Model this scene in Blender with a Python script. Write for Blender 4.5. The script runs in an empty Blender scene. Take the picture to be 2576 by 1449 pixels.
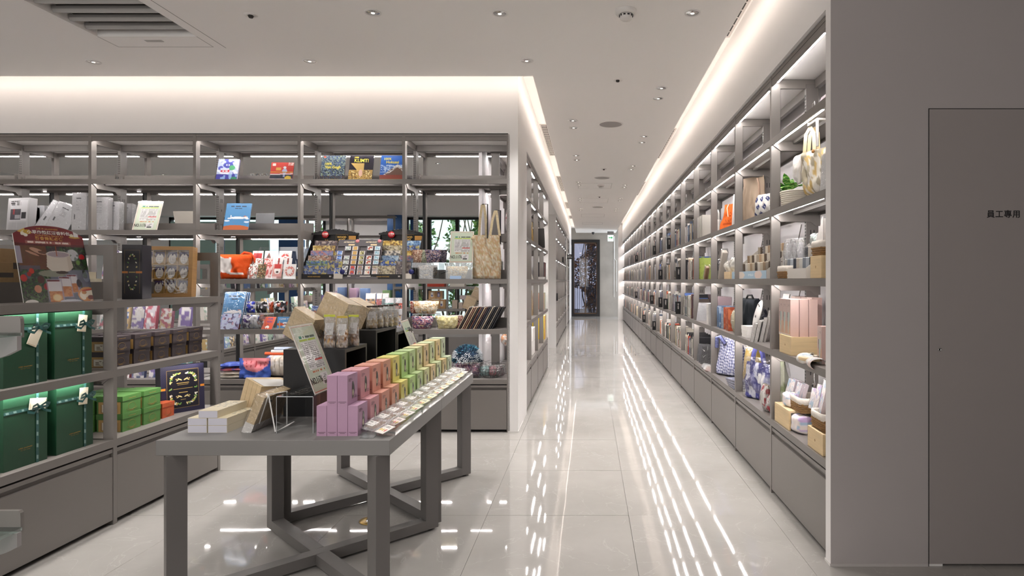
import bpy, math, random
import numpy as np
from mathutils import Vector, Matrix, Euler

# ------------------------------------------------------------------ camera, world, exposure
SC = bpy.context.scene
COL = SC.collection
random.seed(7)
F, CX, CY, EYE = 1497.0, 1482.0, 705.0, 1.31      # focal length in px, vanishing point, eye height
cam_d = bpy.data.cameras.new('camera')
cam = bpy.data.objects.new('camera', cam_d)
COL.objects.link(cam)
cam.location = (0, 0, EYE)
cam.rotation_euler = (math.pi / 2, 0, 0)
cam_d.sensor_width = 36.0
cam_d.lens = F / 2576 * 36.0
cam_d.shift_x = -(CX - 1288) / 2576
cam_d.shift_y = -(724.5 - CY) / 2576
cam_d.clip_start = 0.05
cam_d.clip_end = 200
SC.camera = cam
SC.view_settings.view_transform = 'Standard'
SC.view_settings.look = 'None'
SC.view_settings.gamma = 1.0
SC.view_settings.use_curve_mapping = False
SC.view_settings.exposure = 0.82
try:
    SC.cycles.max_bounces = 7
    SC.cycles.diffuse_bounces = 4
    SC.cycles.glossy_bounces = 4
    SC.cycles.transmission_bounces = 4
    SC.cycles.transparent_max_bounces = 14
    SC.cycles.caustics_reflective = False
    SC.cycles.caustics_refractive = False
    SC.cycles.sample_clamp_indirect = 8.0
    SC.cycles.use_denoising = True
    SC.cycles.use_light_tree = True
    SC.cycles.use_adaptive_sampling = True
    SC.cycles.adaptive_threshold = 0.03
except Exception:
    pass
world = bpy.data.worlds.new('sky')
SC.world = world
world.use_nodes = True
wb = world.node_tree.nodes['Background']
wb.inputs[0].default_value = (0.86, 0.93, 1.0, 1)
wb.inputs[1].default_value = 2.6

LED_POWER = 42.0
COVE_POWER = 10.0
SPOT_POWER = 32.0
BEHIND_POWER = 30.0

def R0(d): return math.radians(d)
def area(name, loc, rot, sx, sy, power, col=(1, 0.965, 0.94)):
    l = bpy.data.lights.new(name, 'AREA'); l.shape = 'RECTANGLE'; l.size = sx; l.size_y = sy
    l.energy = power; l.color = col
    o = bpy.data.objects.new(name, l); COL.objects.link(o); o.location = loc; o.rotation_euler = rot
    return o

# added unseen fill light behind the camera, lifting the ceiling and staff wall
area('rear_fill_light', (-3.6, -2.9, 1.9), (R0(104), 0, 0), 7.0, 2.2, 75)

# ------------------------------------------------------------------ helpers: colour, materials
def lin(c):
    if isinstance(c, str):
        c = tuple(int(c[i:i + 2], 16) / 255 for i in (0, 2, 4))
    return tuple(((x / 12.92) if x <= 0.04045 else ((x + 0.055) / 1.055) ** 2.4) for x in c)

def nlin(a):
    a = np.clip(a, 0, 1)
    return np.where(a <= 0.04045, a / 12.92, ((a + 0.055) / 1.055) ** 2.4)

def H3(h):
    return np.array([int(h[i:i + 2], 16) / 255 for i in (0, 2, 4)])

MATS = {}
def mat(name, color='808080', rough=0.5, metal=0.0, spec=0.5, bump=0.0, bscale=200.0, var=0.0, vscale=8.0,
        emit=None, power=0.0, coat=0.0, attr=False, stretch=None):
    if name in MATS:
        return MATS[name]
    m = bpy.data.materials.new(name); MATS[name] = m
    m.use_nodes = True
    nt = m.node_tree; N = nt.nodes; L = nt.links
    b = N['Principled BSDF']
    c = lin(color) if isinstance(color, str) else color
    b.inputs['Base Color'].default_value = (*c, 1)
    b.inputs['Roughness'].default_value = rough
    b.inputs['Metallic'].default_value = metal
    b.inputs['Specular IOR Level'].default_value = spec
    if coat:
        b.inputs['Coat Weight'].default_value = coat
        b.inputs['Coat Roughness'].default_value = 0.08
    if emit:
        b.inputs['Emission Color'].default_value = (*lin(emit), 1)
        b.inputs['Emission Strength'].default_value = power
    tc = N.new('ShaderNodeTexCoord')
    src = tc.outputs['Object']
    if stretch:
        mp = N.new('ShaderNodeMapping'); mp.inputs['Scale'].default_value = stretch
        L.new(src, mp.inputs['Vector']); src = mp.outputs['Vector']
    if attr:
        at = N.new('ShaderNodeAttribute'); at.attribute_name = 'Col'
        L.new(at.outputs['Color'], b.inputs['Base Color'])
    if var and not attr:
        nz = N.new('ShaderNodeTexNoise'); nz.inputs['Scale'].default_value = vscale; nz.inputs['Detail'].default_value = 5
        L.new(src, nz.inputs['Vector'])
        rp = N.new('ShaderNodeMapRange'); rp.inputs[1].default_value = 0.25; rp.inputs[2].default_value = 0.75
        rp.inputs[3].default_value = 1 - var; rp.inputs[4].default_value = 1 + var
        L.new(nz.outputs['Fac'], rp.inputs[0])
        vm = N.new('ShaderNodeVectorMath'); vm.operation = 'SCALE'
        vm.inputs[0].default_value = c
        L.new(rp.outputs[0], vm.inputs['Scale']); L.new(vm.outputs[0], b.inputs['Base Color'])
    if bump:
        nz = N.new('ShaderNodeTexNoise'); nz.inputs['Scale'].default_value = bscale; nz.inputs['Detail'].default_value = 3
        L.new(src, nz.inputs['Vector'])
        bp = N.new('ShaderNodeBump'); bp.inputs['Strength'].default_value = bump; bp.inputs['Distance'].default_value = 0.01
        L.new(nz.outputs['Fac'], bp.inputs['Height']); L.new(bp.outputs[0], b.inputs['Normal'])
    return m

def clearmat(name, tint=(1, 1, 1), gloss=0.06, edge=0.5, rough=0.03, crinkle=0.0, cscale=30.0, milk=0.0):
    """thin clear plastic, acrylic or glass: transparent with a fresnel reflection, optionally crinkled"""
    if name in MATS:
        return MATS[name]
    m = bpy.data.materials.new(name); MATS[name] = m; m.use_nodes = True
    nt = m.node_tree; N = nt.nodes; L = nt.links
    N.remove(N['Principled BSDF'])
    out = N['Material Output']
    tr = N.new('ShaderNodeBsdfTransparent'); tr.inputs[0].default_value = (*tint, 1)
    gl = N.new('ShaderNodeBsdfGlossy'); gl.inputs['Roughness'].default_value = rough
    lw = N.new('ShaderNodeLayerWeight'); lw.inputs[0].default_value = 0.35
    mr = N.new('ShaderNodeMapRange'); mr.inputs[3].default_value = gloss; mr.inputs[4].default_value = edge
    L.new(lw.outputs['Facing'], mr.inputs[0])
    base = tr.outputs[0]
    if milk:
        df = N.new('ShaderNodeBsdfDiffuse'); df.inputs[0].default_value = (0.85, 0.85, 0.87, 1)
        mm = N.new('ShaderNodeMixShader'); mm.inputs[0].default_value = milk
        L.new(tr.outputs[0], mm.inputs[1]); L.new(df.outputs[0], mm.inputs[2]); base = mm.outputs[0]
    mx = N.new('ShaderNodeMixShader')
    L.new(mr.outputs[0], mx.inputs[0]); L.new(base, mx.inputs[1]); L.new(gl.outputs[0], mx.inputs[2])
    L.new(mx.outputs[0], out.inputs[0])
    if crinkle:
        tc = N.new('ShaderNodeTexCoord')
        nz = N.new('ShaderNodeTexNoise'); nz.inputs['Scale'].default_value = cscale; nz.inputs['Detail'].default_value = 2
        nz.inputs['Distortion'].default_value = 1.5
        L.new(tc.outputs['Object'], nz.inputs['Vector'])
        bp = N.new('ShaderNodeBump'); bp.inputs['Strength'].default_value = crinkle; bp.inputs['Distance'].default_value = 0.02
        L.new(nz.outputs['Fac'], bp.inputs['Height']); L.new(bp.outputs[0], gl.inputs['Normal']); L.new(bp.outputs[0], lw.inputs['Normal'])
    return m

# ------------------------------------------------------------------ helpers: meshes
class MB:
    def __init__(s):
        s.v = []; s.f = []; s.mi = []; s.mats = []; s.sm = []
    def m(s, m):
        if m not in s.mats: s.mats.append(m)
        return s.mats.index(m)
    def add(s, vs, fs, m, smooth=False):
        k = len(s.v); i = s.m(m)
        s.v += [tuple(p) for p in vs]
        for f in fs:
            s.f.append(tuple(k + a for a in f)); s.mi.append(i); s.sm.append(smooth)
        return s
    def box(s, x0, y0, z0, x1, y1, z1, m):
        v = [(x0, y0, z0), (x1, y0, z0), (x1, y1, z0), (x0, y1, z0), (x0, y0, z1), (x1, y0, z1), (x1, y1, z1), (x0, y1, z1)]
        return s.add(v, [(0, 3, 2, 1), (4, 5, 6, 7), (0, 1, 5, 4), (1, 2, 6, 5), (2, 3, 7, 6), (3, 0, 4, 7)], m)
    def cbox(s, cx, cy, cz, w, d, h, m):
        return s.box(cx - w / 2, cy - d / 2, cz - h / 2, cx + w / 2, cy + d / 2, cz + h / 2, m)
    def prism(s, pts, axis, a0, a1, m, smooth=False):
        """extrude a closed 2D outline along an axis; pts are (u,v) in the other two axes in order"""
        n = len(pts)
        def mk(u, v, a):
            return (a, u, v) if axis == 'x' else (u, a, v) if axis == 'y' else (u, v, a)
        vs = [mk(u, v, a0) for u, v in pts] + [mk(u, v, a1) for u, v in pts]
        s.add(vs, [tuple(range(n)), tuple(range(2 * n - 1, n - 1, -1))], m)
        k = len(s.v) - 2 * n; i = s.m(m)
        for j in range(n):
            s.f.append((k + j, k + (j + 1) % n, k + n + (j + 1) % n, k + n + j)); s.mi.append(i); s.sm.append(smooth)
        return s
    def tube(s, pts, r, m, n=8, closed=False, cap=True):
        P = [Vector(p) for p in pts]; k = len(P); rings = []
        up = None
        for i in range(k):
            a = P[(i - 1) % k] if (closed or i > 0) else P[i]
            b = P[(i + 1) % k] if (closed or i < k - 1) else P[i]
            t = (b - a)
            t = t.normalized() if t.length > 1e-9 else Vector((0, 0, 1))
            if up is None:
                up = Vector((0, 0, 1)) if abs(t.z) < 0.9 else Vector((0, 1, 0))
            e1 = t.cross(up)
            if e1.length < 1e-6: e1 = t.cross(Vector((1, 0, 0)))
            e1.normalize(); e2 = e1.cross(t).normalized(); up = e2
            rr = r[i] if isinstance(r, (list, tuple)) else r
            rings.append([P[i] + e1 * math.cos(2 * math.pi * j / n) * rr + e2 * math.sin(2 * math.pi * j / n) * rr for j in range(n)])
        vs = [q for g in rings for q in g]; fs = []
        for i in range(k if closed else k - 1):
            for j in range(n):
                a = i * n + j; b = i * n + (j + 1) % n; c = ((i + 1) % k) * n + (j + 1) % n; d = ((i + 1) % k) * n + j
                fs.append((a, b, c, d))
        s.add(vs, fs, m, True)
        if cap and not closed:
            s.add(rings[0], [tuple(range(n))], m); s.add(rings[-1], [tuple(range(n - 1, -1, -1))], m)
        return s
    def lathe(s, prof, m, n=24, cx=0, cy=0, smooth=True, arc=2 * math.pi):
        vs = []; fs = []
        k = len(prof)
        for r, z in prof:
            for j in range(n):
                a = arc * j / n
                vs.append((cx + r * math.cos(a), cy + r * math.sin(a), z))
        for i in range(k - 1):
            for j in range(n):
                fs.append((i * n + j, i * n + (j + 1) % n, (i + 1) * n + (j + 1) % n, (i + 1) * n + j))
        return s.add(vs, fs, m, smooth)
    def disc(s, r, z, m, n=24, cx=0, cy=0, sy=1.0):
        return s.add([(cx + r * math.cos(2 * math.pi * j / n), cy + r * sy * math.sin(2 * math.pi * j / n), z) for j in range(n)], [tuple(range(n))], m)
    def build(s, name, parent=None, loc=None, rot=None, bev=0.0):
        me = bpy.data.meshes.new(name)
        me.from_pydata(s.v, [], s.f)
        for m in s.mats: me.materials.append(m)
        me.polygons.foreach_set('material_index', s.mi)
        me.polygons.foreach_set('use_smooth', s.sm)
        me.update()
        o = bpy.data.objects.new(name, me); COL.objects.link(o)
        if loc is not None: o.location = loc
        if rot is not None: o.rotation_euler = rot
        if parent is not None: o.parent = parent
        if bev:
            md = o.modifiers.new('bevel', 'BEVEL'); md.width = bev; md.segments = 2; md.limit_method = 'ANGLE'; md.angle_limit = math.radians(40)
            md.harden_normals = False
        return o

LABELS = {}
def tag(o, label=None, cat=None, group=None, kind=None):
    if label: o['label'] = label
    if cat: o['category'] = cat
    if group: o['group'] = group
    if kind: o['kind'] = kind
    return o

def thing(name, label, cat, loc=(0, 0, 0), rz=0.0, group=None, rot=None):
    o = bpy.data.objects.new(name, None); COL.objects.link(o)
    o.empty_display_size = 0.05
    o.location = loc; o.rotation_euler = rot if rot else (0, 0, rz)
    return tag(o, label, cat, group)

def one(name, mb, label, cat, loc=(0, 0, 0), rz=0.0, group=None, rot=None, bev=0.0):
    o = mb.build(name, None, loc, rot if rot else (0, 0, rz), bev)
    return tag(o, label, cat, group)

def dup(root, loc=None, rz=None, label=None, group=None, rot=None):
    r = root.copy(); COL.objects.link(r)
    if loc is not None: r.location = loc
    if rz is not None: r.rotation_euler = (0, 0, rz)
    if rot is not None: r.rotation_euler = rot
    if label: r['label'] = label
    if group: r['group'] = group
    for ch in list(root.children):
        c = ch.copy(); COL.objects.link(c); c.parent = r
        for g in list(ch.children):
            d = g.copy(); COL.objects.link(d); d.parent = c
    return r

def grid(name, X, Y, Z, m, col=None, parent=None, loc=None, rot=None, smooth=True, two=None):
    """grid surface(s) from (n,k) arrays; two = second set of arrays joined into the same mesh"""
    sets = [(X, Y, Z, col)] + ([two] if two else [])
    V = []; Fa = []; C = []; base = 0
    for (x, y, z, c) in sets:
        n, k = x.shape
        V.append(np.stack([x.ravel(), y.ravel(), z.ravel()], 1))
        if c is not None: C.append(c.reshape(-1, 3))
        i, j = np.meshgrid(np.arange(n - 1), np.arange(k - 1), indexing='ij')
        a = base + i * k + j
        Fa.append(np.stack([a, a + k, a + k + 1, a + 1], -1).reshape(-1, 4))
        base += n * k
    V = np.concatenate(V); Fa = np.concatenate(Fa)
    me = bpy.data.meshes.new(name)
    me.vertices.add(len(V)); me.vertices.foreach_set('co', V.ravel().astype(np.float32))
    me.loops.add(Fa.size); me.loops.foreach_set('vertex_index', Fa.ravel().astype(np.int32))
    me.polygons.add(len(Fa)); me.polygons.foreach_set('loop_start', (np.arange(len(Fa)) * 4).astype(np.int32))
    try: me.polygons.foreach_set('loop_total', np.full(len(Fa), 4, np.int32))
    except Exception: pass
    me.update(calc_edges=True); me.validate()
    me.polygons.foreach_set('use_smooth', np.full(len(me.polygons), smooth))
    me.materials.append(m)
    if C:
        C = nlin(np.concatenate(C))
        ca = me.color_attributes.new('Col', 'FLOAT_COLOR', 'POINT')
        ca.data.foreach_set('color', np.concatenate([C, np.ones((len(C), 1))], 1).ravel().astype(np.float32))
    o = bpy.data.objects.new(name, me); COL.objects.link(o)
    if loc is not None: o.location = loc
    if rot is not None: o.rotation_euler = rot
    if parent is not None: o.parent = parent
    return o

def vnoise(u, v, sc, seed=0):
    rs = np.random.RandomState(seed); T = rs.rand(64, 64)
    x = u * sc; y = v * sc
    xi = np.floor(x).astype(int); yi = np.floor(y).astype(int); fx = x - xi; fy = y - yi
    fx = fx * fx * (3 - 2 * fx); fy = fy * fy * (3 - 2 * fy)
    g = lambda a, b: T[a % 64, b % 64]
    return (g(xi, yi) * (1 - fx) + g(xi + 1, yi) * fx) * (1 - fy) + (g(xi, yi + 1) * (1 - fx) + g(xi + 1, yi + 1) * fx) * fy

PRINT = mat('printed_card', attr=True, rough=0.45)
GLOSSP = mat('printed_gloss', attr=True, rough=0.18, coat=0.6)
CLOTHP = mat('printed_cloth', attr=True, rough=0.85, spec=0.2)

def paint(w, h, nx, ny, fn, name='print', parent=None, loc=None, rot=None, m=None):
    """a flat printed face in the local xz plane (facing -y), painted by fn(u right, v up) -> rgb"""
    u = np.linspace(0, 1, nx + 1); v = np.linspace(0, 1, ny + 1)
    V, U = np.meshgrid(v, u, indexing='ij')
    # order so that the face normal looks to -y
    X = (U.T - 0.5) * w; Z = V.T * h; Yy = np.zeros_like(X)
    c = np.clip(fn(U.T, V.T, w / h), 0, 1)
    return grid(name, X[:, ::-1], Yy, Z[:, ::-1], m or PRINT, c[:, ::-1], parent, loc, rot, smooth=False)

class Art:
    """tiny painter: layers of shapes over u,v in 0..1 (u right, v up); asp = w/h"""
    def __init__(s, u, v, asp, bg):
        s.u = u; s.v = v; s.a = asp
        s.c = np.ones(u.shape + (3,)) * (H3(bg) if isinstance(bg, str) else bg)
    def put(s, mask, col, al=1.0):
        col = H3(col) if isinstance(col, str) else col
        k = (mask.astype(float) * al)[..., None]
        s.c = s.c * (1 - k) + col * k; return s
    def rect(s, x0, y0, x1, y1, col, al=1.0):
        return s.put((s.u >= x0) & (s.u <= x1) & (s.v >= y0) & (s.v <= y1), col, al)
    def ell(s, x, y, rx, ry, col, al=1.0, ang=0.0):
        dx = (s.u - x) * s.a; dy = s.v - y; c, t = math.cos(ang), math.sin(ang)
        p = dx * c + dy * t; q = -dx * t + dy * c
        return s.put((p / (rx * s.a)) ** 2 + (q / ry) ** 2 < 1, col, al)
    def ring(s, x, y, r, w, col):
        d = np.hypot((s.u - x) * s.a, s.v - y); return s.put(np.abs(d - r) < w, col)
    def blobs(s, sc, thr, col, seed=0, al=1.0, reg=None):
        m = vnoise(s.u * s.a, s.v, sc, seed) > thr
        if reg is not None: m = m & reg
        return s.put(m, col, al)
    def lines(s, x0, y0, x1, y1, n, col, fill=0.5, seed=0, dash=30):
        """rows of small print"""
        inb = (s.u >= x0) & (s.u <= x1) & (s.v >= y0) & (s.v <= y1)
        t = (s.v - y0) / (y1 - y0) * n
        k = np.floor(t); m = inb & ((t - k) < fill)
        d = vnoise(s.u * dash, k * 0.37 + 3, 1.0, seed) > 0.35
        return s.put(m & d, col)

FONT = None
def text(s, size, m, parent, loc, rot=(math.pi / 2, 0, 0), align='CENTER', name='lettering', ext=0.0003, sx=1.0, bold=0.0, space=1.0):
    cu = bpy.data.curves.new(name, 'FONT'); cu.body = s; cu.size = size; cu.align_x = align; cu.align_y = 'CENTER'
    cu.extrude = ext; cu.resolution_u = 2; cu.offset = bold; cu.space_character = space; cu.space_line = 0.95
    cu.materials.append(m)
    o = bpy.data.objects.new(name, cu); COL.objects.link(o)
    o.parent = parent; o.location = loc; o.rotation_euler = rot; o.scale = (sx, 1, 1)
    return o

def Pt(px, py, Y):
    return Vector(((px - CX) * Y / F, Y, EYE - (py - CY) * Y / F))
def PZ(px, py, Z):
    Y = (EYE - Z) * F / (py - CY); return Vector(((px - CX) * Y / F, Y, Z))

def puff(w, h, th, name='body', m=None, fn=None, wt=1.0, wb=1.0, prof='pouch', n=18, k=14, parent=None, loc=None, rot=None,
         wrinkle=0.004, seed=0, lean=0.0, topwave=0.0):
    """soft filled shape: pouch (round all over), stand (flat bottom, thin top), cush (square cushion)"""
    s = np.linspace(-1, 1, n + 1)[:, None] * np.ones((1, k + 1)); t = np.ones((n + 1, 1)) * np.linspace(0, 1, k + 1)[None, :]
    wf = wb + (wt - wb) * t
    if prof == 'pouch':
        f = (1 - np.abs(s) ** 3) ** 0.6 * (np.sin(np.pi * np.clip(t * 0.94 + 0.03, 0, 1))) ** 0.6
        wf = wf * (1 - 0.06 * (1 - np.sin(np.pi * np.clip(t, 0, 1))) ** 2)
    elif prof == 'stand':
        f = (1 - np.abs(s) ** 4) ** 0.5 * (1 - t ** 1.6) * np.clip(t * 14 + 0.5, 0, 1)
    else:
        f = (1 - np.abs(s) ** 6) ** 0.5 * (1 - np.abs(2 * t - 1) ** 6) ** 0.5
    wr = (vnoise(s * 2 + 5, t * 2, 2.2, seed) - 0.5) * 2 * wrinkle
    x = s * w / 2 * wf + (vnoise(t * 3 + 1, s * 0 + seed, 2.0, seed + 1) - 0.5) * wrinkle
    z = t * h + topwave * (vnoise(s * 2 + 9, t * 0, 1.5, seed + 2) - 0.5) * t
    y = -f * th / 2 + wr * np.clip(f * 3, 0, 1); y2 = f * th / 2 + wr * np.clip(f * 3, 0, 1)
    y = y + lean * t; y2 = y2 + lean * t
    col = None
    if fn is not None:
        col = np.clip(fn((s + 1) / 2, t, w / h), 0, 1)
    o = grid(name, x[::-1], y[::-1], z[::-1], m or CLOTHP, col[::-1] if col is not None else None, parent, loc, rot, True,
             two=(x, y2, z, col))
    return o

ORD = ['nearest', 'second', 'third', 'fourth', 'fifth', 'sixth', 'seventh', 'eighth', 'ninth', 'tenth', 'eleventh', 'twelfth',
       'thirteenth', 'fourteenth', 'fifteenth', 'sixteenth', 'seventeenth', 'eighteenth', 'nineteenth', 'twentieth', 'twenty-first',
       'twenty-second', 'twenty-third', 'twenty-fourth', 'twenty-fifth']
pi = math.pi
def R(d): return math.radians(d)

# ------------------------------------------------------------------ materials
GREY = mat('taupe_powder_coat', (0.195, 0.178, 0.166), rough=0.42, bump=0.03, bscale=900)
GREYD = mat('taupe_inner_steel', (0.165, 0.151, 0.141), rough=0.45)
BLACK = mat('black_gap', '0b0b0c', rough=0.6)
WHITE = mat('white_paint', (0.80, 0.785, 0.775), rough=0.7, bump=0.02, bscale=400)
CEILW = mat('ceiling_paint', (0.88, 0.86, 0.84), rough=0.85)
STAFF = mat('staff_wall_grey', (0.43, 0.40, 0.395), rough=0.6, bump=0.03, bscale=500)  # darker tone than the white walls, for the staff-door and side walls
STAFFD = mat('grey_door_laminate', (0.34, 0.31, 0.30), rough=0.45, bump=0.02, bscale=500)
RACKBACK = mat('pale_back_wall', (0.72, 0.70, 0.715), rough=0.7)
LED = mat('led_diffuser', 'ffffff', emit='fff9f6', power=LED_POWER)
LEDSOFT = mat('cove_led', 'ffffff', emit='ffefe2', power=COVE_POWER)
CHROME = mat('chrome', 'c8c8c8', rough=0.12, metal=1.0)
WHITEP = mat('white_plastic', 'dedbd8', rough=0.4)
CLEAR = clearmat('clear_acrylic', (0.96, 0.975, 0.98), 0.05, 0.55)
FILM = clearmat('clear_film', (0.97, 0.97, 0.97), 0.06, 0.55, rough=0.09, crinkle=0.55, cscale=26)
FILMF = clearmat('flat_film', (0.97, 0.97, 0.97), 0.02, 0.14, rough=0.06, crinkle=0.12, cscale=9)
FILMS = clearmat('soft_film', (0.94, 0.94, 0.94), 0.12, 0.7, rough=0.16, crinkle=0.7, cscale=40, milk=0.16)
GLASS = clearmat('window_glass', (0.93, 0.96, 0.95), 0.04, 0.6)
GLASSD = clearmat('tinted_door_glass', (0.30, 0.30, 0.34), 0.06, 0.6)
# ------------------------------------------------------------------ the setting
XR, XL = 1.106, -0.612          # aisle wall planes
YB = 5.12                       # front plane of the back rack
YW = 2.727                      # staff-door wall plane
ZC, ZS = 3.0, 3.2               # ceiling and cove soffit

def struct(name, mb, parent=None, bev=0.0):
    o = mb.build(name, parent, bev=bev)
    if parent is None: o['kind'] = 'structure'
    return o

def floor_material(name, base, vein):
    m = bpy.data.materials.new(name); m.use_nodes = True
    nt = m.node_tree; N = nt.nodes; L = nt.links; b = N['Principled BSDF']
    g = N.new('ShaderNodeNewGeometry')
    n1 = N.new('ShaderNodeTexNoise'); n1.inputs['Scale'].default_value = 1.6; n1.inputs['Detail'].default_value = 8; n1.inputs['Roughness'].default_value = 0.6
    n2 = N.new('ShaderNodeTexNoise'); n2.inputs['Scale'].default_value = 2.3; n2.inputs['Detail'].default_value = 9; n2.inputs['Distortion'].default_value = 1.6
    L.new(g.outputs['Position'], n1.inputs['Vector']); L.new(g.outputs['Position'], n2.inputs['Vector'])
    r1 = N.new('ShaderNodeValToRGB')
    r1.color_ramp.elements[0].position = 0.35; r1.color_ramp.elements[0].color = (*[c * 0.90 for c in base], 1)
    r1.color_ramp.elements[1].position = 0.68; r1.color_ramp.elements[1].color = (*[c * 1.06 for c in base], 1)
    L.new(n1.outputs['Fac'], r1.inputs[0])
    # thin pale veins where the second noise crosses its middle
    s = N.new('ShaderNodeMath'); s.operation = 'SUBTRACT'; s.inputs[1].default_value = 0.5; L.new(n2.outputs['Fac'], s.inputs[0])
    a = N.new('ShaderNodeMath'); a.operation = 'ABSOLUTE'; L.new(s.outputs[0], a.inputs[0])
    mr = N.new('ShaderNodeMapRange'); mr.inputs[1].default_value = 0.0; mr.inputs[2].default_value = 0.006; mr.inputs[3].default_value = 0.45; mr.inputs[4].default_value = 0
    L.new(a.outputs[0], mr.inputs[0])
    mx = N.new('ShaderNodeMix'); mx.data_type = 'RGBA'
    L.new(mr.outputs[0], mx.inputs['Factor']); L.new(r1.outputs[0], mx.inputs['A']); mx.inputs['B'].default_value = (*vein, 1)
    L.new(mx.outputs['Result'], b.inputs['Base Color'])
    b.inputs['Roughness'].default_value = 0.035
    b.inputs['Specular IOR Level'].default_value = 0.62
    # very slow waviness, so reflections bend a little from tile to tile
    n3 = N.new('ShaderNodeTexNoise'); n3.inputs['Scale'].default_value = 2.2; n3.inputs['Detail'].default_value = 1
    L.new(g.outputs['Position'], n3.inputs['Vector'])
    bp = N.new('ShaderNodeBump'); bp.inputs['Strength'].default_value = 0.05; bp.inputs['Distance'].default_value = 0.01
    L.new(n3.outputs['Fac'], bp.inputs['Height']); L.new(bp.outputs[0], b.inputs['Normal'])
    return m
FLOORM = floor_material('polished_tile', (0.39, 0.372, 0.352), (0.50, 0.48, 0.46))
GROUT = mat('grout', (0.34, 0.32, 0.30), rough=0.7)

fl = MB().box(-9.2, -3.2, -0.25, 3.4, 21.9, -0.008, GROUT)
fl.box(-9.2, -3.2, -0.008, 3.4, 2.532, -0.0002, FLOORM)
fl.box(-9.2, 2.532, -0.008, -5.31, 12.4, -0.0002, FLOORM)
floor = struct('floor', fl)
tile_mb = MB().box(0.0008, 0.0008, -0.0075, 0.7892, 0.7822, 0.0, FLOORM)
tile_src = None
trs = random.Random(11)
for j in range(25):
    y = 2.534 + 0.783 * j
    for i in range(-7, 3):
        x = 0.22 + 0.79 * i
        if y > 21.5: continue
        if y > 5.6 and x < -1.4 and y > 11.9: continue
        if y > 4.8 and x < -5.4: continue
        if x > 1.5 and y > 2.6: continue
        if tile_src is None:
            tile_src = tile_mb.build('floor_tile', floor); o = tile_src
        else:
            o = tile_src.copy(); COL.objects.link(o)
        o.location = (x, y, 0); o.parent = floor
        o.rotation_euler = (trs.uniform(-1, 1) * 0.0009, trs.uniform(-1, 1) * 0.0009, 0)

# ceiling slab with the air-conditioning opening, aisle run, rear room
AX0, AX1, AY0, AY1 = -3.41, -2.72, 2.95, 4.127
c = MB()
def cslab(x0, y0, x1, y1): c.box(x0, y0, ZC, x1, y1, ZC + 0.07, CEILW)
cslab(-9.2, -3.2, AX0, 4.93); cslab(AX0, -3.2, AX1, AY0); cslab(AX0, AY1, AX1, 4.93); cslab(AX1, -3.2, 0.95, 4.93)
cslab(0.95, -3.2, 3.4, 2.56)
cslab(-0.465, 4.93, 0.95, 21.2)
cslab(-9.2, 6.1, -1.1, 11.9)
c.box(-9.2, -3.2, ZS, 3.4, 12.6, ZS + 0.08, CEILW)
c.box(-1.2, 12.6, ZS, 1.9, 21.9, ZS + 0.08, CEILW)
ceiling = struct('ceiling', c)

w = MB(); w.box(XR, YW, 0, 1.62, YW + 0.055, 2.575, WHITE); w.box(XR, YW, 2.575, 1.62, 19.9, ZS, WHITE)
w.box(1.492, YW + 0.055, 0, 1.62, 19.9, 2.575, RACKBACK)
w.box(0.97, 19.82, 0, 1.62, 19.95, ZS, WHITE)
struct('wall_right', w)
w = MB()
DX0 = (2337 - CX) * YW / F; DZ1 = 2.093
w.box(XR + 0.001, YW - 0.0015, 0, DX0 - 0.004, YW + 0.05, ZS, STAFF)
w.box(DX0 - 0.004, YW - 0.0015, DZ1 + 0.004, 3.4, YW + 0.05, ZS, STAFF)
w.box(2.52, YW - 0.0015, 0, 3.4, YW + 0.05, DZ1 + 0.004, STAFF)
w.box(DX0 - 0.004, YW + 0.045, 0, 2.52, YW + 0.05, DZ1 + 0.004, BLACK)
struct('wall_front', w)
w = MB().box(3.4, -3.2, 0, 3.5, YW + 0.05, ZS, STAFF); struct('wall_side', w)
w = MB().box(-9.2, -3.3, 0, 3.5, -3.2, ZS, WHITE); struct('wall_behind', w)
w = MB().box(-9.3, -3.3, 0, -9.2, 12.5, ZS, WHITE); struct('wall_left', w)
# fascia over the back rack and the stub at its end; left side of the aisle with the opening
w = MB()
w.box(-9.2, YB, 2.575, XL, 5.84, ZS, WHITE)
w.box(-0.697, YB, 0, XL, 5.84, 2.575, WHITE)
w.box(-0.66, 5.84, 2.575, XL, 17.0, ZS, WHITE)
w.box(-0.66, 5.84, 2.575, -0.655, 17.0, ZS, WHITE)
struct('wall_centre', w)
w = MB(); w.box(-1.02, 5.50, 0, -0.99, 8.96, 2.575, RACKBACK); w.box(-1.02, 8.92, 0, XL, 8.96, 2.575, WHITE)
w.box(-1.02, 5.84, 2.575, -0.66, 21.3, ZS, WHITE)
w.box(-1.02, 11.47, 0, -0.64, 11.53, 2.575, WHITE); w.box(-1.02, 11.53, 0, -0.99, 19.6, 2.575, RACKBACK)
w.box(-1.02, 16.93, 0, -0.64, 17.5, 2.575, WHITE); w.box(-0.66, 17.0, 2.575, -0.64, 21.3, ZS, WHITE)
w.box(-1.02, 19.3, 0, -0.64, 21.5, 2.575, WHITE)
struct('wall_aisle', w)
# white skirting along the corner stub
s = MB(); s.box(-0.70, YB - 0.004, 0, XL + 0.004, YB, 0.012, WHITEP); s.box(XL, YB, 0, XL + 0.004, 5.52, 0.012, WHITEP)
struct('baseboard_centre', s)
s = MB(); s.box(XR - 0.003, YW - 0.005, 0, DX0 - 0.006, YW - 0.0015, 0.012, mat('grey_skirting', (0.5, 0.47, 0.46), rough=0.4)); s.box(XR - 0.003, YW, 0, XR, YW + 0.06, 0.012, WHITEP)
struct('baseboard_right', s)

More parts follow.
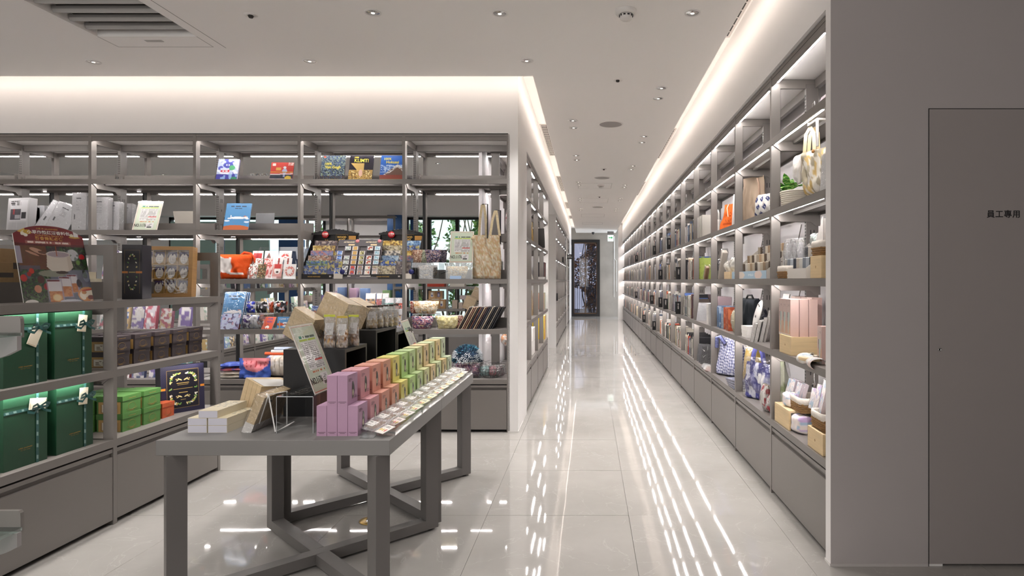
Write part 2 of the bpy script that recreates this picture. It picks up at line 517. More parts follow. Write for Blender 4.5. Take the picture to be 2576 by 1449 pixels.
# staff door, sign on it, lock
d = MB().box(DX0, YW - 0.004, 0.012, 2.515, YW + 0.035, DZ1, STAFFD)
door = struct('door_1', d)
INK = mat('black_ink', '17161a', rough=0.5)
text('員工專用', 0.037, INK, door, ((2523 - CX) * YW / F, YW - 0.0045, EYE - (540 - CY) * YW / F), space=1.12, bold=0.0006)
k = MB().lathe([(0.0075, 0), (0.0075, 0.004), (0.005, 0.0045), (0.0042, 0.002), (0.0, 0.002)], CHROME, 16)
k.disc(0.004, 0.0022, BLACK, 12)
kk = k.build('door_lock', door, ((2362 - CX) * YW / F, YW - 0.004, EYE - (879 - CY) * YW / F), (pi / 2, 0, 0))
t = MB().box(DX0 - 0.004, YW - 0.0022, 0, DX0 - 0.001, YW + 0.01, DZ1 + 0.004, BLACK); t.box(DX0 - 0.004, YW - 0.0022, DZ1 + 0.001, 2.52, YW + 0.01, DZ1 + 0.004, BLACK)
struct('trim_1', t)

# end of the aisle: concrete wall, tall framed glass door, what stands outside
CONC = mat('raw_concrete', (0.29, 0.262, 0.232), rough=0.6, var=0.22, vscale=1.4, bump=0.05, bscale=40)
YE = 21.55
ex0 = (1436 - CX) * YE / F; ex1 = (1509 - CX) * YE / F; ez = EYE - (603 - CY) * YE / F
w = MB(); w.box(ex1, YE, 0, 2.0, YE + 0.2, ZS, CONC); w.box(-1.1, YE, ez, ex1, YE + 0.2, ZS, CONC); w.box(-1.1, YE, 0, ex0, YE + 0.2, ez, CONC)
struct('wall_end', w)
DARKF = mat('dark_bronze_frame', '120f10', rough=0.55)
f = MB(); t_ = 0.10
f.box(ex0, YE - 0.04, 0, ex0 + t_, YE + 0.1, ez, DARKF); f.box(ex1 - t_, YE - 0.04, 0, ex1, YE + 0.1, ez, DARKF)
f.box(ex0 + t_, YE - 0.04, ez - t_, ex1 - t_, YE + 0.1, ez, DARKF); f.box(ex0 + t_, YE - 0.04, 0, ex1 - t_, YE + 0.1, 0.09, DARKF)
ed = struct('door_2', f)
f2 = MB(); a, b_ = ex0 + t_, ex1 - t_
BRZ = mat('bronze_inner_frame', '5d4a3b', rough=0.35, metal=0.5)
for bx in ((a, 0.09, a + 0.03, ez - t_), (b_ - 0.03, 0.09, b_, ez - t_), (a, ez - t_ - 0.04, b_, ez - t_), (a, 0.09, b_, 0.13), ((a + b_) / 2 - 0.02, 0.13, (a + b_) / 2 + 0.015, ez - 0.14)):
    f2.box(bx[0], YE + 0.01, bx[1], bx[2], YE + 0.05, bx[3], BRZ)
f2.build('inner_frame', ed)
MB().box(a + 0.03, YE + 0.028, 0.13, b_ - 0.03, YE + 0.034, ez - 0.14, GLASSD).build('glass_pane', ed)
RAIL = mat('grey_rail_metal', '6a6c74', rough=0.5)
r_ = thing('balcony_railing', 'thin grey bar railing standing outside the tall glass end door', 'railing', (0, 0, 0))
for i in range(13):
    MB().cbox(ex0 + 0.05 + i * 0.085, YE + 0.9, 0.55, 0.014, 0.014, 1.1, RAIL).build('bar', r_)
MB().box(ex0 - 0.1, YE + 0.88, 1.1, ex1 + 0.2, YE + 0.92, 1.13, RAIL).build('top_rail', r_)
MB().box(ex0 - 0.1, YE + 0.88, 0.18, ex1 + 0.2, YE + 0.92, 0.2, RAIL).build('bottom_rail', r_)
gm = MB().box(-3, YE + 0.2, -0.25, 4, YE + 6, -0.01, mat('outside_paving', '6d6e70', rough=0.8, var=0.1)); struct('ground_outside', gm)

def leafy(name, label, loc, rx, ry, z0, z1, n, cols, size, seed, stems=5, cat='tree'):
    rr = random.Random(seed)
    root = thing(name, label, cat, loc)
    ms = [mat('leaf_' + c_, c_, rough=0.5) for c_ in cols]
    lf = MB()
    for i in range(n):
        zz = rr.uniform(z0, z1); a = rr.uniform(0, 2 * pi); q = math.sqrt(rr.random())
        x = rx * q * math.cos(a) * (0.55 + 0.45 * math.sin(zz * 3 + seed)); y = ry * q * math.sin(a)
        s_ = size * rr.uniform(0.5, 1.2); d1 = Vector((rr.uniform(-1, 1), rr.uniform(-1, 1), rr.uniform(-1, 0.6))).normalized()
        d2 = d1.cross(Vector((rr.uniform(-1, 1), rr.uniform(-1, 1), rr.uniform(-1, 1)))).normalized()
        o_ = Vector((x, y, zz))
        lf.add([o_, o_ + d1 * s_ * 0.5 + d2 * s_ * 0.28, o_ + d1 * s_, o_ + d1 * s_ * 0.5 - d2 * s_ * 0.28], [(0, 1, 2, 3)], rr.choice(ms))
    lv = lf.build('foliage', root); lv['kind'] = 'stuff'
    bark = mat('bark', '6a5a48', rough=0.9)
    for i in range(stems):
        p = [Vector((rr.uniform(-rx, rx) * 0.3, rr.uniform(-ry, ry) * 0.3, 0))]
        while p[-1].z < z1 * 0.95:
            p.append(p[-1] + Vector((rr.uniform(-0.16, 0.16), rr.uniform(-0.1, 0.1), (z1) / 6)))
        MB().tube(p, [0.022 * (1 - 0.8 * j / len(p)) + 0.004 for j in range(len(p))], bark, 6).build('stem', root)
    return root
leafy('garden_tree', 'brown and blue-grey leafed tree outside the tall glass end door', (0.1, YE + 2.6, 0), 1.3, 0.6, 0.2, 3.6, 5200,
      ['b8743a', '8a5630', '46505f', '2f4038', '7f8ea3', 'c98b4a'], 0.12, 3, 6)

# rear room: window wall with greenery, bulkhead, pillars, panels
YR = 12.2
w = MB(); w.box(-9.2, YR - 0.3, 2.6, -1.0, YR, ZS, WHITE)
w.box(-9.2, YR, 0, -8.6, YR + 0.1, 2.6, WHITE); w.box(-5.4, YR, 0, -3.75, YR + 0.1, 2.6, WHITE); w.box(-1.3, YR, 0, -1.0, YR + 0.1, 2.6, WHITE)
w.box(-8.6, YR, 0, -5.4, YR + 0.1, 0.45, WHITE); w.box(-3.75, YR, 0, -1.3, YR + 0.1, 0.45, WHITE)
struct('wall_back', w)
w = MB().box(-1.05, 11.5, 0, -1.0, YR, ZS, WHITE); struct('wall_return', w)
BLUE = mat('deep_blue_frame', '1f4a7c', rough=0.5); 
def window(n, x0, x1, mull):
    f = MB()
    f.box(x0, YR - 0.02, 0.45, x0 + 0.05, YR + 0.06, 2.6, DARKF); f.box(x1 - 0.05, YR - 0.02, 0.45, x1, YR + 0.06, 2.6, DARKF)
    f.box(x0, YR - 0.02, 2.55, x1, YR + 0.06, 2.6, DARKF); f.box(x0, YR - 0.02, 0.45, x1, YR + 0.06, 0.5, DARKF)
    o = struct('window_%d' % n, f)
    for (mx_, wd, m_) in mull:
        MB().box(mx_ - wd / 2, YR - 0.03, 0.5, mx_ + wd / 2, YR + 0.05, 2.55, m_).build('mullion', o)
    MB().box(x0 + 0.05, YR + 0.01, 0.5, x1 - 0.05, YR + 0.016, 2.55, GLASS).build('pane', o)
window(1, -3.75, -1.3, [(-3.29, 0.10, DARKF), (-2.70, 0.07, DARKF), (-2.05, 0.10, BLUE), (-3.6, 0.12, BLUE)])
window(2, -8.6, -5.4, [(-7.5, 0.08, BLUE), (-6.1, 0.5, BLUE)])
TEAL = mat('teal_frosted_panel', '9dbcb4', rough=0.5)
for i, (x0, x1) in enumerate(((-8.5, -7.6), (-7.4, -6.5))):
    one('frosted_screen', MB().box(x0, YR - 0.12, 0.5, x1, YR - 0.08, 2.5, TEAL), ['pale teal frosted screen at the far left window, left one', 'pale teal frosted screen at the far left window, right one'][i], 'screen', group='teal window screens')
one('blue_column', MB().cbox(-3.85, 11.9, 1.3, 0.28, 0.28, 2.6, BLUE), 'tall deep blue square column beside the garden window', 'column')
gm = MB().box(-10, YR + 0.1, -0.25, 0.5, YR + 8, -0.02, mat('garden_soil', '55603c', rough=0.9, var=0.2)); struct('ground_garden', gm)
GR = ['4f7a35', '6f9a48', '3c6330', '8db45a', '567f4a']
for i, (x, y, rx, z1, n) in enumerate(((-3.75, 13.2, 0.40, 2.6, 1300), (-2.95, 13.0, 0.22, 2.7, 500), (-2.45, 13.3, 0.50, 2.9, 2400), (-1.7, 13.1, 0.50, 2.9, 2400), (-6.0, 13.6, 1.0, 2.6, 1500))):
    leafy('garden_shrub', 'leafy green shrub outside the garden window, %s' % ['beside the blue column', 'with thin bare stems at the first dark mullion', 'behind the second dark mullion', 'rightmost near the wall', 'behind the teal screens'][i],
          (x, y, 0), rx, 0.3, 0.0, z1, n, GR, 0.13, 20 + i, 4, 'shrub')
b = thing('neighbour_building', 'pale building with greenish window bands beyond the garden', 'building', (-6.5, 17.5, 0))
MB().box(-6, 0, 0, 4, 0.5, 4.6, mat('pale_facade', 'e4e8e6', rough=0.7)).build('wall', b)
GW = mat('greenish_glass', 'c4d6d0', rough=0.3)
for zz in (0.6, 2.2):
    for i in range(9): MB().box(-5.6 + i * 1.05, -0.03, zz, -4.65 + i * 1.05, 0.02, zz + 0.9, GW).build('window', b)

# the side of the fixture at the far left edge: cove lights, hidden strip lamps in the coves
def cove(n, x0, y0, z0, x1, y1, z1, label):
    one('cove_light', MB().box(x0, y0, z0, x1, y1, z1, LEDSOFT), label, 'light strip')
cove(1, -9.0, 4.9305, ZC + 0.030, -0.50, 4.936, ZC + 0.045, 'warm light strip hidden in the cove above the long back rack')
cove(2, -0.471, 4.95, ZC + 0.030, -0.4655, 21.1, ZC + 0.045, 'warm light strip hidden in the cove along the left aisle wall')
cove(3, 0.9505, 2.6, ZC + 0.030, 0.956, 19.7, ZC + 0.045, 'warm light strip hidden in the cove along the right aisle wall')
cove(4, -9.0, 11.9005, ZC + 0.030, -1.1, 11.896 + 0.01, ZC + 0.045, 'warm light strip hidden in the cove of the rear room')

# air-conditioning opening in the ceiling
ac = thing('ceiling_grille', 'large recessed air-conditioning grille with broad grey slats in the ceiling', 'grille', (0, 0, 0))
ACM = mat('grille_slat', (0.40, 0.39, 0.375), rough=0.5); ACI = mat('grille_dark', '3a3532', rough=0.8)
h_ = MB(); h_.box(AX0 - 0.02, AY0 - 0.02, ZC + 0.072, AX1 + 0.02, AY1 + 0.02, ZC + 0.19, ACI)
h_.build('duct_box', ac)
for i in range(9):
    y = AY0 + 0.07 + i * 0.125
    MB().prism([(y, ZC + 0.052), (y + 0.055, ZC + 0.052), (y + 0.062, ZC + 0.030), (y + 0.01, ZC + 0.012), (y - 0.002, ZC + 0.03)], 'x', AX0 + 0.005, AX1 - 0.005, ACM).build('slat', ac)
tr_ = MB()
SEAM = mat('ceiling_seam', (0.33, 0.31, 0.30), rough=0.8)
for (x0, y0, x1, y1) in ((AX0, 4.308, AX1, 4.312), (AX0, AY1, AX0 + 0.004, 4.312), (AX1 - 0.004, AY1, AX1, 4.312), (AX1 + 0.075, 2.95, AX1 + 0.080, 4.33)):
    tr_.box(x0, y0, ZC - 0.0008, x1, y1, ZC + 0.001, SEAM)
tr_.build('access_seam', ac)
MB().box(-3.13, 4.185, ZC - 0.003, -3.01, 4.215, ZC, ACM).build('vent_slot', ac)

# downlights, speakers, sprinklers, detectors
dl_src = thing('downlight', 'x', 'downlight', (0, 0, 0))
m_ = MB().lathe([(0.052, 0.0), (0.052, -0.004), (0.043, -0.006), (0.040, -0.0015)], WHITEP, 28); m_.build('trim_ring', dl_src)
cup = MB()
n_ = 24
for j in range(n_):
    a0, a1 = 2 * pi * j / n_, 2 * pi * (j + 1) / n_
    q = 0.92 if j % 2 else 1.0
    cup.add([(0.0405 * math.cos(a0), 0.0405 * math.sin(a0), -0.002), (0.0405 * math.cos(a1), 0.0405 * math.sin(a1), -0.002), (0.012 * math.cos(a1), 0.012 * math.sin(a1), -0.0055 * q), (0.012 * math.cos(a0), 0.012 * math.sin(a0), -0.0055)],
            [(0, 1, 2, 3)], CHROME)
cup.build('reflector', dl_src)
LAMP = mat('lamp_lens', 'ffffff', rough=0.3, emit='fff2e0', power=2.0)
MB().disc(0.012, -0.0056, LAMP, 12).build('lens', dl_src)
first = [True]
def downlight(X, Y, label, power=None, tilt=(0, 0), size=75, blend=0.6, r=0.03):
    o = dl_src if first[0] else dup(dl_src)
    first[0] = False
    o.location = (X, Y, ZC); o['label'] = label
    if power:
        l = bpy.data.lights.new('downlight_beam', 'SPOT'); l.energy = power; l.spot_size = R(size); l.spot_blend = blend
        l.color = (1, 0.96, 0.925); l.shadow_soft_size = r
        lo = bpy.data.objects.new('downlight_beam', l); COL.objects.link(lo); lo.location = (X, Y, ZC - 0.02)
        lo.rotation_euler = (R(tilt[1]), R(tilt[0]), 0)
    return o
def cz(px, py): return PZ(px, py, ZC)
SP = SPOT_POWER
for (px, py, lab, pw, tilt) in (
        (938, 31, 'chrome downlight in the ceiling left of centre, upper row', SP, (0, 0)),
        (1257, 33, 'chrome downlight in the ceiling at centre, upper row', SP, (0, 0)),
        (1742, 32, 'chrome downlight in the ceiling near the right cove', SP, (0, 0)),
        (235, 155, 'chrome downlight in the ceiling below the large air grille', SP * 0.8, (0, 0)),
        (779, 153, 'chrome downlight in the ceiling above the middle of the back rack', SP, (0, 0)),
        (1325, 152, 'chrome downlight in the ceiling just above the corner of the centre wall', SP, (0, 0))):
    p = cz(px, py); downlight(p.x, p.y, lab, pw, tilt, 95)
pairs_r = [(1664, 221, 1656, 247), (1620, 343, 1615, 358), (1592, 417, 1588, 426), (1573, 465, 1571, 471), (1560, 499, 1559, 505), (1550, 525, 1549, 530)]
for i, (a1_, b1_, a2_, b2_) in enumerate(pairs_r):
    for q, (px, py) in enumerate(((a1_, b1_), (a2_, b2_))):
        p = cz(px, py)
        downlight(p.x, p.y, 'small downlight on the right of the aisle ceiling, %s pair, %s one' % (ORD[i], ['front', 'rear'][q]), SP * 0.9 if q == 0 else None, (0, 0), 90)
pairs_l = [(1441, 303, 1443, 321), (1449, 391, 1451, 402), (1455, 458, 1457, 465), (1459, 499, 1459, 504), (1461, 525, 1461, 529)]
for i, (a1_, b1_, a2_, b2_) in enumerate(pairs_l):
    for q, (px, py) in enumerate(((a1_, b1_), (a2_, b2_))):
        p = cz(px, py)
        downlight(p.x, p.y, 'small downlight on the left of the aisle ceiling, %s pair, %s one' % (ORD[i], ['front', 'rear'][q]), SP * 0.9 if q == 0 else None, (0, 0), 90)
p = cz(1100, 410)
for i, (x, y) in enumerate(((p.x, 8.6), (-4.3, 8.6), (-5.6, 8.0), (-3.0, 10.6), (-6.8, 9.5))):
    downlight(x, y, 'downlight in the rear room ceiling, %s' % ['seen over the rightmost shelf', 'left of the first', 'above the far shelving', 'close to the garden window', 'farthest left'][i], SP * 1.3, (0, 0), 110)
# lamps of the shop floor behind the camera
for i, (x, y) in enumerate(((-1.3, 1.6), (-2.4, 1.0), (-3.9, 1.9), (-0.2, 0.7), (-5.4, 3.2), (-2.6, -0.8), (-6.4, 1.0))):
    downlight(x, y, 'chrome downlight over the shop floor out of view, %s' % ORD[i], SP, (0, 0), 100)

spk = MB().lathe([(0.135, 0), (0.135, -0.004), (0.120, -0.006)], WHITEP, 40)
g_ = MB().disc(0.121, -0.0055, mat('speaker_mesh', (0.36, 0.34, 0.33), rough=0.8), 40)
for i, (px, py) in enumerate(((1536, 312), (1515, 447), (1504, 521))):
    p = cz(px, py); s_ = thing('ceiling_speaker', 'round flush ceiling speaker with grey mesh over the aisle, %s' % ORD[i], 'speaker', p, group='round ceiling speakers')
    spk.build('rim', s_); g_.build('mesh_grille', s_)
for i, (px, py) in enumerate(((631, 38), (1554, 201), (1519, 425), (1508, 495))):
    p = cz(px, py); s_ = thing('sprinkler', 'small concealed sprinkler head in the ceiling, %s' % ['left above the back rack', 'at the start of the aisle', 'halfway along the aisle', 'far along the aisle'][i], 'sprinkler', p)
    MB().lathe([(0.042, 0), (0.040, -0.004), (0.020, -0.005)], WHITEP, 24).build('cover_plate', s_)
    MB().lathe([(0.014, 0), (0.016, -0.010), (0.012, -0.018), (0, -0.018)], mat('dark_metal', '3b3836', rough=0.4, metal=0.8), 14).build('sprinkler_head', s_)
def detector(px, py, lab, sc=1.0):
    p = cz(px, py); s_ = thing('smoke_detector', lab, 'smoke detector', (p.x, p.y, ZC))
    MB().lathe([(0.066, 0), (0.066, -0.018), (0.058, -0.026), (0.044, -0.028)], WHITEP, 32).build('base', s_)
    b_1 = MB().lathe([(0.040, -0.028), (0.038, -0.052), (0.030, -0.058), (0, -0.059)], WHITEP, 28); b_1.build('sensor_dome', s_)
    v_ = MB()
    for j in range(10):
        a = 2 * pi * j / 10; v_.cbox(0.040 * math.cos(a), 0.040 * math.sin(a), -0.036, 0.014 if abs(math.sin(a)) > 0.6 else 0.006, 0.006 if abs(math.sin(a)) > 0.6 else 0.014, 0.008, BLACK)
    v_.build('vent_slots', s_)
detector(1575, 27, 'round white smoke detector on the ceiling above the aisle mouth')
detector(1512, 465, 'white smoke detector far along the aisle ceiling')
# access hatches along the aisle ceiling
for i, (y0, y1) in enumerate(((7.35 + 3.0, 7.35 + 3.6), (12.3, 13.0), (15.2, 15.9), (17.4, 18.0))):
    h_ = MB()
    for (a, b1, c1, d1) in ((-0.02 - 0.3, y0, -0.02 + 0.3, y0 + 0.006), (-0.32, y1, 0.28, y1 + 0.006), (-0.32, y0, -0.316, y1), (0.276, y0, 0.28, y1)):
        h_.box(a + 0.12, b1, ZC - 0.0012, c1 + 0.12, d1, ZC + 0.0004, SEAM)
    one('access_hatch', h_, 'thin square outline of an access hatch in the aisle ceiling, %s' % ORD[i], 'hatch', group='aisle ceiling hatches')
# linear air grilles in the coves
def linear_grille(x0, x1, y0, y1, lab):
    g = thing('linear_grille', lab, 'grille', (0, 0, 0))
    GF = mat('grille_frame', (0.60, 0.56, 0.53), rough=0.5)
    MB().box(x0, y0, ZS - 0.006, x1, y1, ZS, GF).build('frame', g)
    nb = 6
    dd = MB(); 
    for i in range(nb):
        xx = x0 + 0.018 + i * (x1 - x0 - 0.03) / nb
        dd.box(xx, y0 + 0.03, ZS - 0.0075, xx + 0.009, y1 - 0.03, ZS - 0.0062, BLACK)
    dd.build('slot', g)
    bb = MB(); k_ = int((y1 - y0) / 0.12)
    for i in range(k_): bb.box(x0 + 0.01, y0 + 0.06 + i * 0.12, ZS - 0.009, x1 - 0.01, y0 + 0.072 + i * 0.12, ZS - 0.0076, GF)
    bb.build('cross_bar', g)
for i, (y0, y1) in enumerate(((7.2, 9.0), (10.8, 12.6), (14.4, 15.6), (17.4, 18.2))):
    linear_grille(-0.60, -0.47, y0, y1, 'slotted linear air grille in the left aisle cove, %s' % ORD[i])
for i, (y0, y1) in enumerate(((3.0, 4.62), (7.4, 9.2), (11.4, 13.2))):
    linear_grille(0.955, 1.09, y0, y1, 'slotted linear air grille in the right aisle cove, %s' % ORD[i])

# exit sign hung at the end of the aisle, small dark sign on the left, camera dome, wall conduits
es = thing('exit_sign', 'green and white running-arrow exit sign hung under the far ceiling', 'exit sign', (Pt(1536, 588, 20.6).x, 20.6, 0))
z1 = Pt(0, 591, 20.6).z; z0 = Pt(0, 607, 20.6).z
MB().box(-0.10, 0, z0, 0.10, 0.03, z1, mat('sign_white', 'e9f2ec', rough=0.4, emit='e9f2ec', power=0.5)).build('panel', es)
MB().box(-0.11, 0, z1, 0.11, 0.04, ZC, GREYD).build('mount', es)
GRN = mat('sign_green', '1c9a55', rough=0.4, emit='1c9a55', power=0.3)
zc_ = (z0 + z1) / 2 + 0.015
MB().prism([(-0.07, zc_ - 0.014), (0.02, zc_ - 0.014), (0.02, zc_ - 0.045), (0.085, zc_), (0.02, zc_ + 0.045), (0.02, zc_ + 0.014), (-0.07, zc_ + 0.014)], 'y', -0.002, 0.0, GRN).build('arrow', es)
text('出口', 0.04, GRN, es, (-0.06, -0.003, z0 + 0.022))
hs = MB().box(-0.66, 17.2, 1.92, -0.50, 17.22, 2.06, mat('sign_black', '1b1b1d', rough=0.4))
o = one('hanging_sign', hs, 'small black sign projecting from the left wall before the end door', 'sign')
text('化妝室\nRESTROOM', 0.035, WHITEP, o, (-0.58, 17.197, 1.99))
dm = MB().lathe([(0.05, 0), (0.05, -0.02), (0.045, -0.05), (0.02, -0.08), (0, -0.085)], mat('dark_dome', '222224', rough=0.15), 20)
one('dome_camera', dm, 'small dark dome camera under the ceiling by the end door', 'camera', (Pt(1492, 588, 20.9).x, 20.9, ZC))
cd = MB(); x_ = (1544.5 - CX) * YE / F
cd.tube([(x_, YE - 0.02, 0.7), (x_, YE - 0.02, 2.9)], 0.008, WHITEP, 8); cd.tube([(x_ + 0.09, YE - 0.02, 0.9), (x_ + 0.09, YE - 0.02, 2.0), (x_ + 0.02, YE - 0.02, 2.1), (x_ + 0.02, YE - 0.02, 2.9)], 0.007, WHITEP, 8)
one('wall_conduit', cd, 'thin white cord loops hanging on the concrete end wall', 'cord')

# brass outlet in the floor under the table
p = PZ(932, 1310, 0)
fo = thing('floor_outlet', 'round brass floor outlet lid under the display table', 'floor outlet', p)
MB().lathe([(0.058, 0.0005), (0.058, 0.004), (0.030, 0.005), (0.028, 0.003), (0, 0.003)], mat('brass', 'b79a5b', rough=0.3, metal=0.9), 32).build('lid', fo)
MB().lathe([(0.024, 0.003), (0.022, 0.0062), (0, 0.0062)], CHROME, 20).build('cap', fo)
# ------------------------------------------------------------------ shelving
BW = 0.9
LV = [0.455, 0.886, 1.32, 1.744, 2.18]
TOP = 2.567
MESHC = {}
def cpart(key, name, make, parent, loc=(0, 0, 0), rot=None):
    """part that shares mesh data between alike pieces"""
    if key not in MESHC:
        o = make().build(name, parent, loc, rot); MESHC[key] = o.data
        return o
    o = bpy.data.objects.new(name, MESHC[key]); COL.objects.link(o); o.parent = parent; o.location = loc
    if rot: o.rotation_euler = rot
    return o

def bay(label, loc, rz, kind, levels=LV, w=BW, top=TOP, lit=True, group=None, rods=False, stops=(), post_end=None, detail=True):
    dbl = kind != 'wall'
    D = 0.34 if kind == 'wall' else 0.70
    gon = kind == 'gondola'
    r = thing('shelving_bay', label, 'shelving', loc, rz, group)
    K = (kind, w, top)
    # posts
    def post(h):
        b = MB().box(0, 0, 0, 0.025, 0.055, h, GREY); b.box(0.004, 0.055, 0.05, 0.021, 0.058, h - 0.06, BLACK); return b
    posts = [(0, 0, 0)] + ([(0, D - 0.055, 0)] if dbl else [])
    for i, p in enumerate(posts):
        cpart(('post', top), 'post', lambda: post(top), r, p)
    if post_end is not None:
        for i, p in enumerate(posts): cpart(('post', top), 'post', lambda: post(top), r, (w, p[1], 0))
    if kind == 'double':
        cpart(('cable', top), 'cable_channel', lambda: MB().box(0.004, D - 0.085, 0.5, 0.022, D - 0.0555, top - 0.35, BLACK), r)
    # central or rear upright with slots
    vu = 0.214 if kind == 'wall' else 0.315
    if not gon:
        def upr():
            b = MB().box(0.003, vu, 0, 0.028, vu + 0.075, top - 0.05, GREYD)
            z = 0.55
            return b
        cpart(('upr', kind, top), 'upright', upr, r)
        def slots():
            b = MB(); z = 0.52
            while z < top - 0.12:
                for du in (0.008, 0.020):
                    b.box(du - 0.002, vu - 0.0012, z, du + 0.0025, vu - 0.0002, z + 0.012, BLACK)
                z += 0.020
            for L_ in LV:
                for zz in (L_ - 0.16,):
                    for sx in (0.0022, 0.0282):
                        b.box(sx - 0.0006, vu + 0.025, zz, sx + 0.0006, vu + 0.030, zz + 0.035, BLACK)
                        b.box(sx - 0.0006, vu + 0.045, zz, sx + 0.0006, vu + 0.050, zz + 0.035, BLACK)
                        b.box(sx - 0.0006, vu + 0.034, zz - 0.08, sx + 0.0006, vu + 0.041, zz - 0.06, BLACK)
            return b
        if detail:
            s = cpart(('slots', kind, top), 'slot_row', slots, r); s['kind'] = 'stuff'
    # top rail, top panel
    if not gon:
        def rail():
            b = MB().box(0.025, 0.002, top - 0.055, w, 0.020, top, GREY)
            b.box(0.025, 0.0012, top - 0.024, w, 0.002, top - 0.022, BLACK)
            if dbl: b.box(0.025, D - 0.02, top - 0.055, w, D - 0.002, top, GREY); b.box(0.025, vu + 0.02, top - 0.075, w, vu + 0.05, top - 0.02, GREYD)
            else: b.box(0.025, vu + 0.055, top - 0.075, w, vu + 0.085, top - 0.02, GREYD)
            return b
        cpart(('rail', kind, top, w), 'top_rail', rail, r)
        cpart(('cap', kind, top, w), 'top_panel', lambda: MB().box(0.003, 0.02, top - 0.018, w, D - 0.02 if dbl else D + 0.02, top - 0.004, WHITE), r)
        cpart(('arm', kind, top), 'top_arm', lambda: MB().box(0.004, 0.055, top - 0.075, 0.022, D - 0.055 if dbl else 0.30, top - 0.02, GREY), r)
    else:
        cpart(('garm', top), 'top_arm', lambda: MB().box(0.004, 0.055, top - 0.055, 0.021, D - 0.055, top, GREY), r)
        if post_end is not None: cpart(('garm', top), 'top_arm', lambda: None, r, (w, 0, 0))
    # shelves
    def shelf():
        b = MB()
        Dh = 0.31 if dbl else 0.30
        b.box(0.025, 0.0, -0.040, w, 0.010, 0.0, GREY)
        b.box(0.025, 0.010, -0.016, w, Dh, 0.0, GREY)
        b.box(0.04, 0.13, -0.034, w - 0.015, 0.150, -0.016, GREYD)
        b.box(0.025, Dh - 0.012, -0.034, w, Dh, -0.016, GREYD)
        return b
    def shelf_r():
        b = MB()
        b.box(0.025, D - 0.010, -0.040, w, D, 0.0, GREY)
        b.box(0.025, 0.39, -0.016, w, D - 0.010, 0.0, GREY)
        b.box(0.04, D - 0.15, -0.034, w - 0.015, D - 0.13, -0.016, GREYD)
        return b
    def led(v):
        b = MB().box(0.04, v - 0.008, -0.031, w - 0.13, v + 0.008, -0.0165, WHITEP)
        return b.box(0.042, v - 0.006, -0.0345, w - 0.132, v + 0.006, -0.031, LED)
    def led2():
        b = MB().box(0.12, -0.008, -0.031, w - 0.03, 0.008, -0.0165, WHITEP)
        return b.box(0.122, -0.006, -0.0345, w - 0.032, 0.006, -0.031, LED)
    def brk():
        b = MB(); E_ = 0.31 if dbl else 0.30
        b.prism([(0.012, -0.040), (0.055, -0.040 - 0.034), (E_ - 0.06, -0.074), (E_ - 0.03, -0.10), (E_, -0.10), (E_, -0.016), (0.012, -0.016)], 'x', 0.0, 0.006, GREY)
        return b
    for L_ in levels:
        cpart(('shelf', kind, w), 'shelf', shelf, r, (0, 0, L_))
        if dbl: cpart(('shelfr', kind, w), 'shelf', shelf_r, r, (0, 0, L_))
        if L_ > 0.5:
            for ux in (0.026, w - 0.007): cpart(('brk', kind), 'bracket', brk, r, (ux, 0, L_))
            if lit: cpart(('led', w, 0), 'led_strip', lambda: led(0.0), r, (0, 0.026, L_))
            if lit and dbl and not gon: cpart(('led2', w, 0), 'led_strip', led2, r, (0, D - 0.026, L_))
    if lit and not gon:
        cpart(('led', w, 0), 'led_strip', lambda: led(0.0), r, (0, 0.034, top - 0.011))
        if dbl: cpart(('led2', w, 0), 'led_strip', led2, r, (0, D - 0.036, top - 0.022))
    for L_ in stops:
        cpart(('stop', kind, w), 'back_stop', lambda: MB().box(0.03, 0.305, 0, w - 0.005, 0.313, 0.085 if not gon else 0.10, GREY), r, (0, 0, L_))
    if rods:
        for (z0, z1) in ((0.90, 1.28), (1.33, 1.70)):
            cpart(('rodA', z0), 'tie_rod', lambda: MB().tube([(0.30, 0.33, z0), (0.44, 0.36, z1)] , 0.004, GREYD, 6), r)
            cpart(('rodB', z0), 'tie_rod', lambda: MB().tube([(0.66, 0.33, z0), (0.52, 0.36, z1)], 0.004, GREYD, 6), r)
    # base cabinet
    def body():
        b = MB(); b.box(0.025, 0.03, 0.03, w, (D - 0.03) if dbl else D, 0.415, BLACK)
        b.box(0.025, 0.004, 0.385, w, 0.03, 0.405, GREY)
        b.box(0.025, 0.060, 0.0, w, D - 0.06, 0.03, BLACK)
        if dbl: b.box(0.027, D - 0.03, 0.03, w - 0.002, D - 0.004, 0.405, GREY)
        return b
    cpart(('body', kind, w), 'cabinet_body', body, r)
    def door():
        b = MB(); b.box(0.028, 0.002, 0.025, w - 0.003, 0.022, 0.362, GREY)
        b.box(0.028, 0.016, 0.362, w - 0.003, 0.022, 0.380, GREYD)
        return b
    cpart(('door', kind, w), 'cabinet_door', door, r)
    return r

# right wall rack: 19 bays running away from the camera
XF = 1.122
YR0 = 2.79
for k in range(19):
    y1 = YR0 + BW * (k + 1)
    levels = LV
    bay('%s grey shelving bay from the near end of the right-hand book wall' % ORD[k], (XF, y1, 0), -pi / 2, 'wall', levels, rods=(k < 12), post_end=(1 if k == 0 else None), detail=(k < 10),
        group='bays of the right-hand wall')
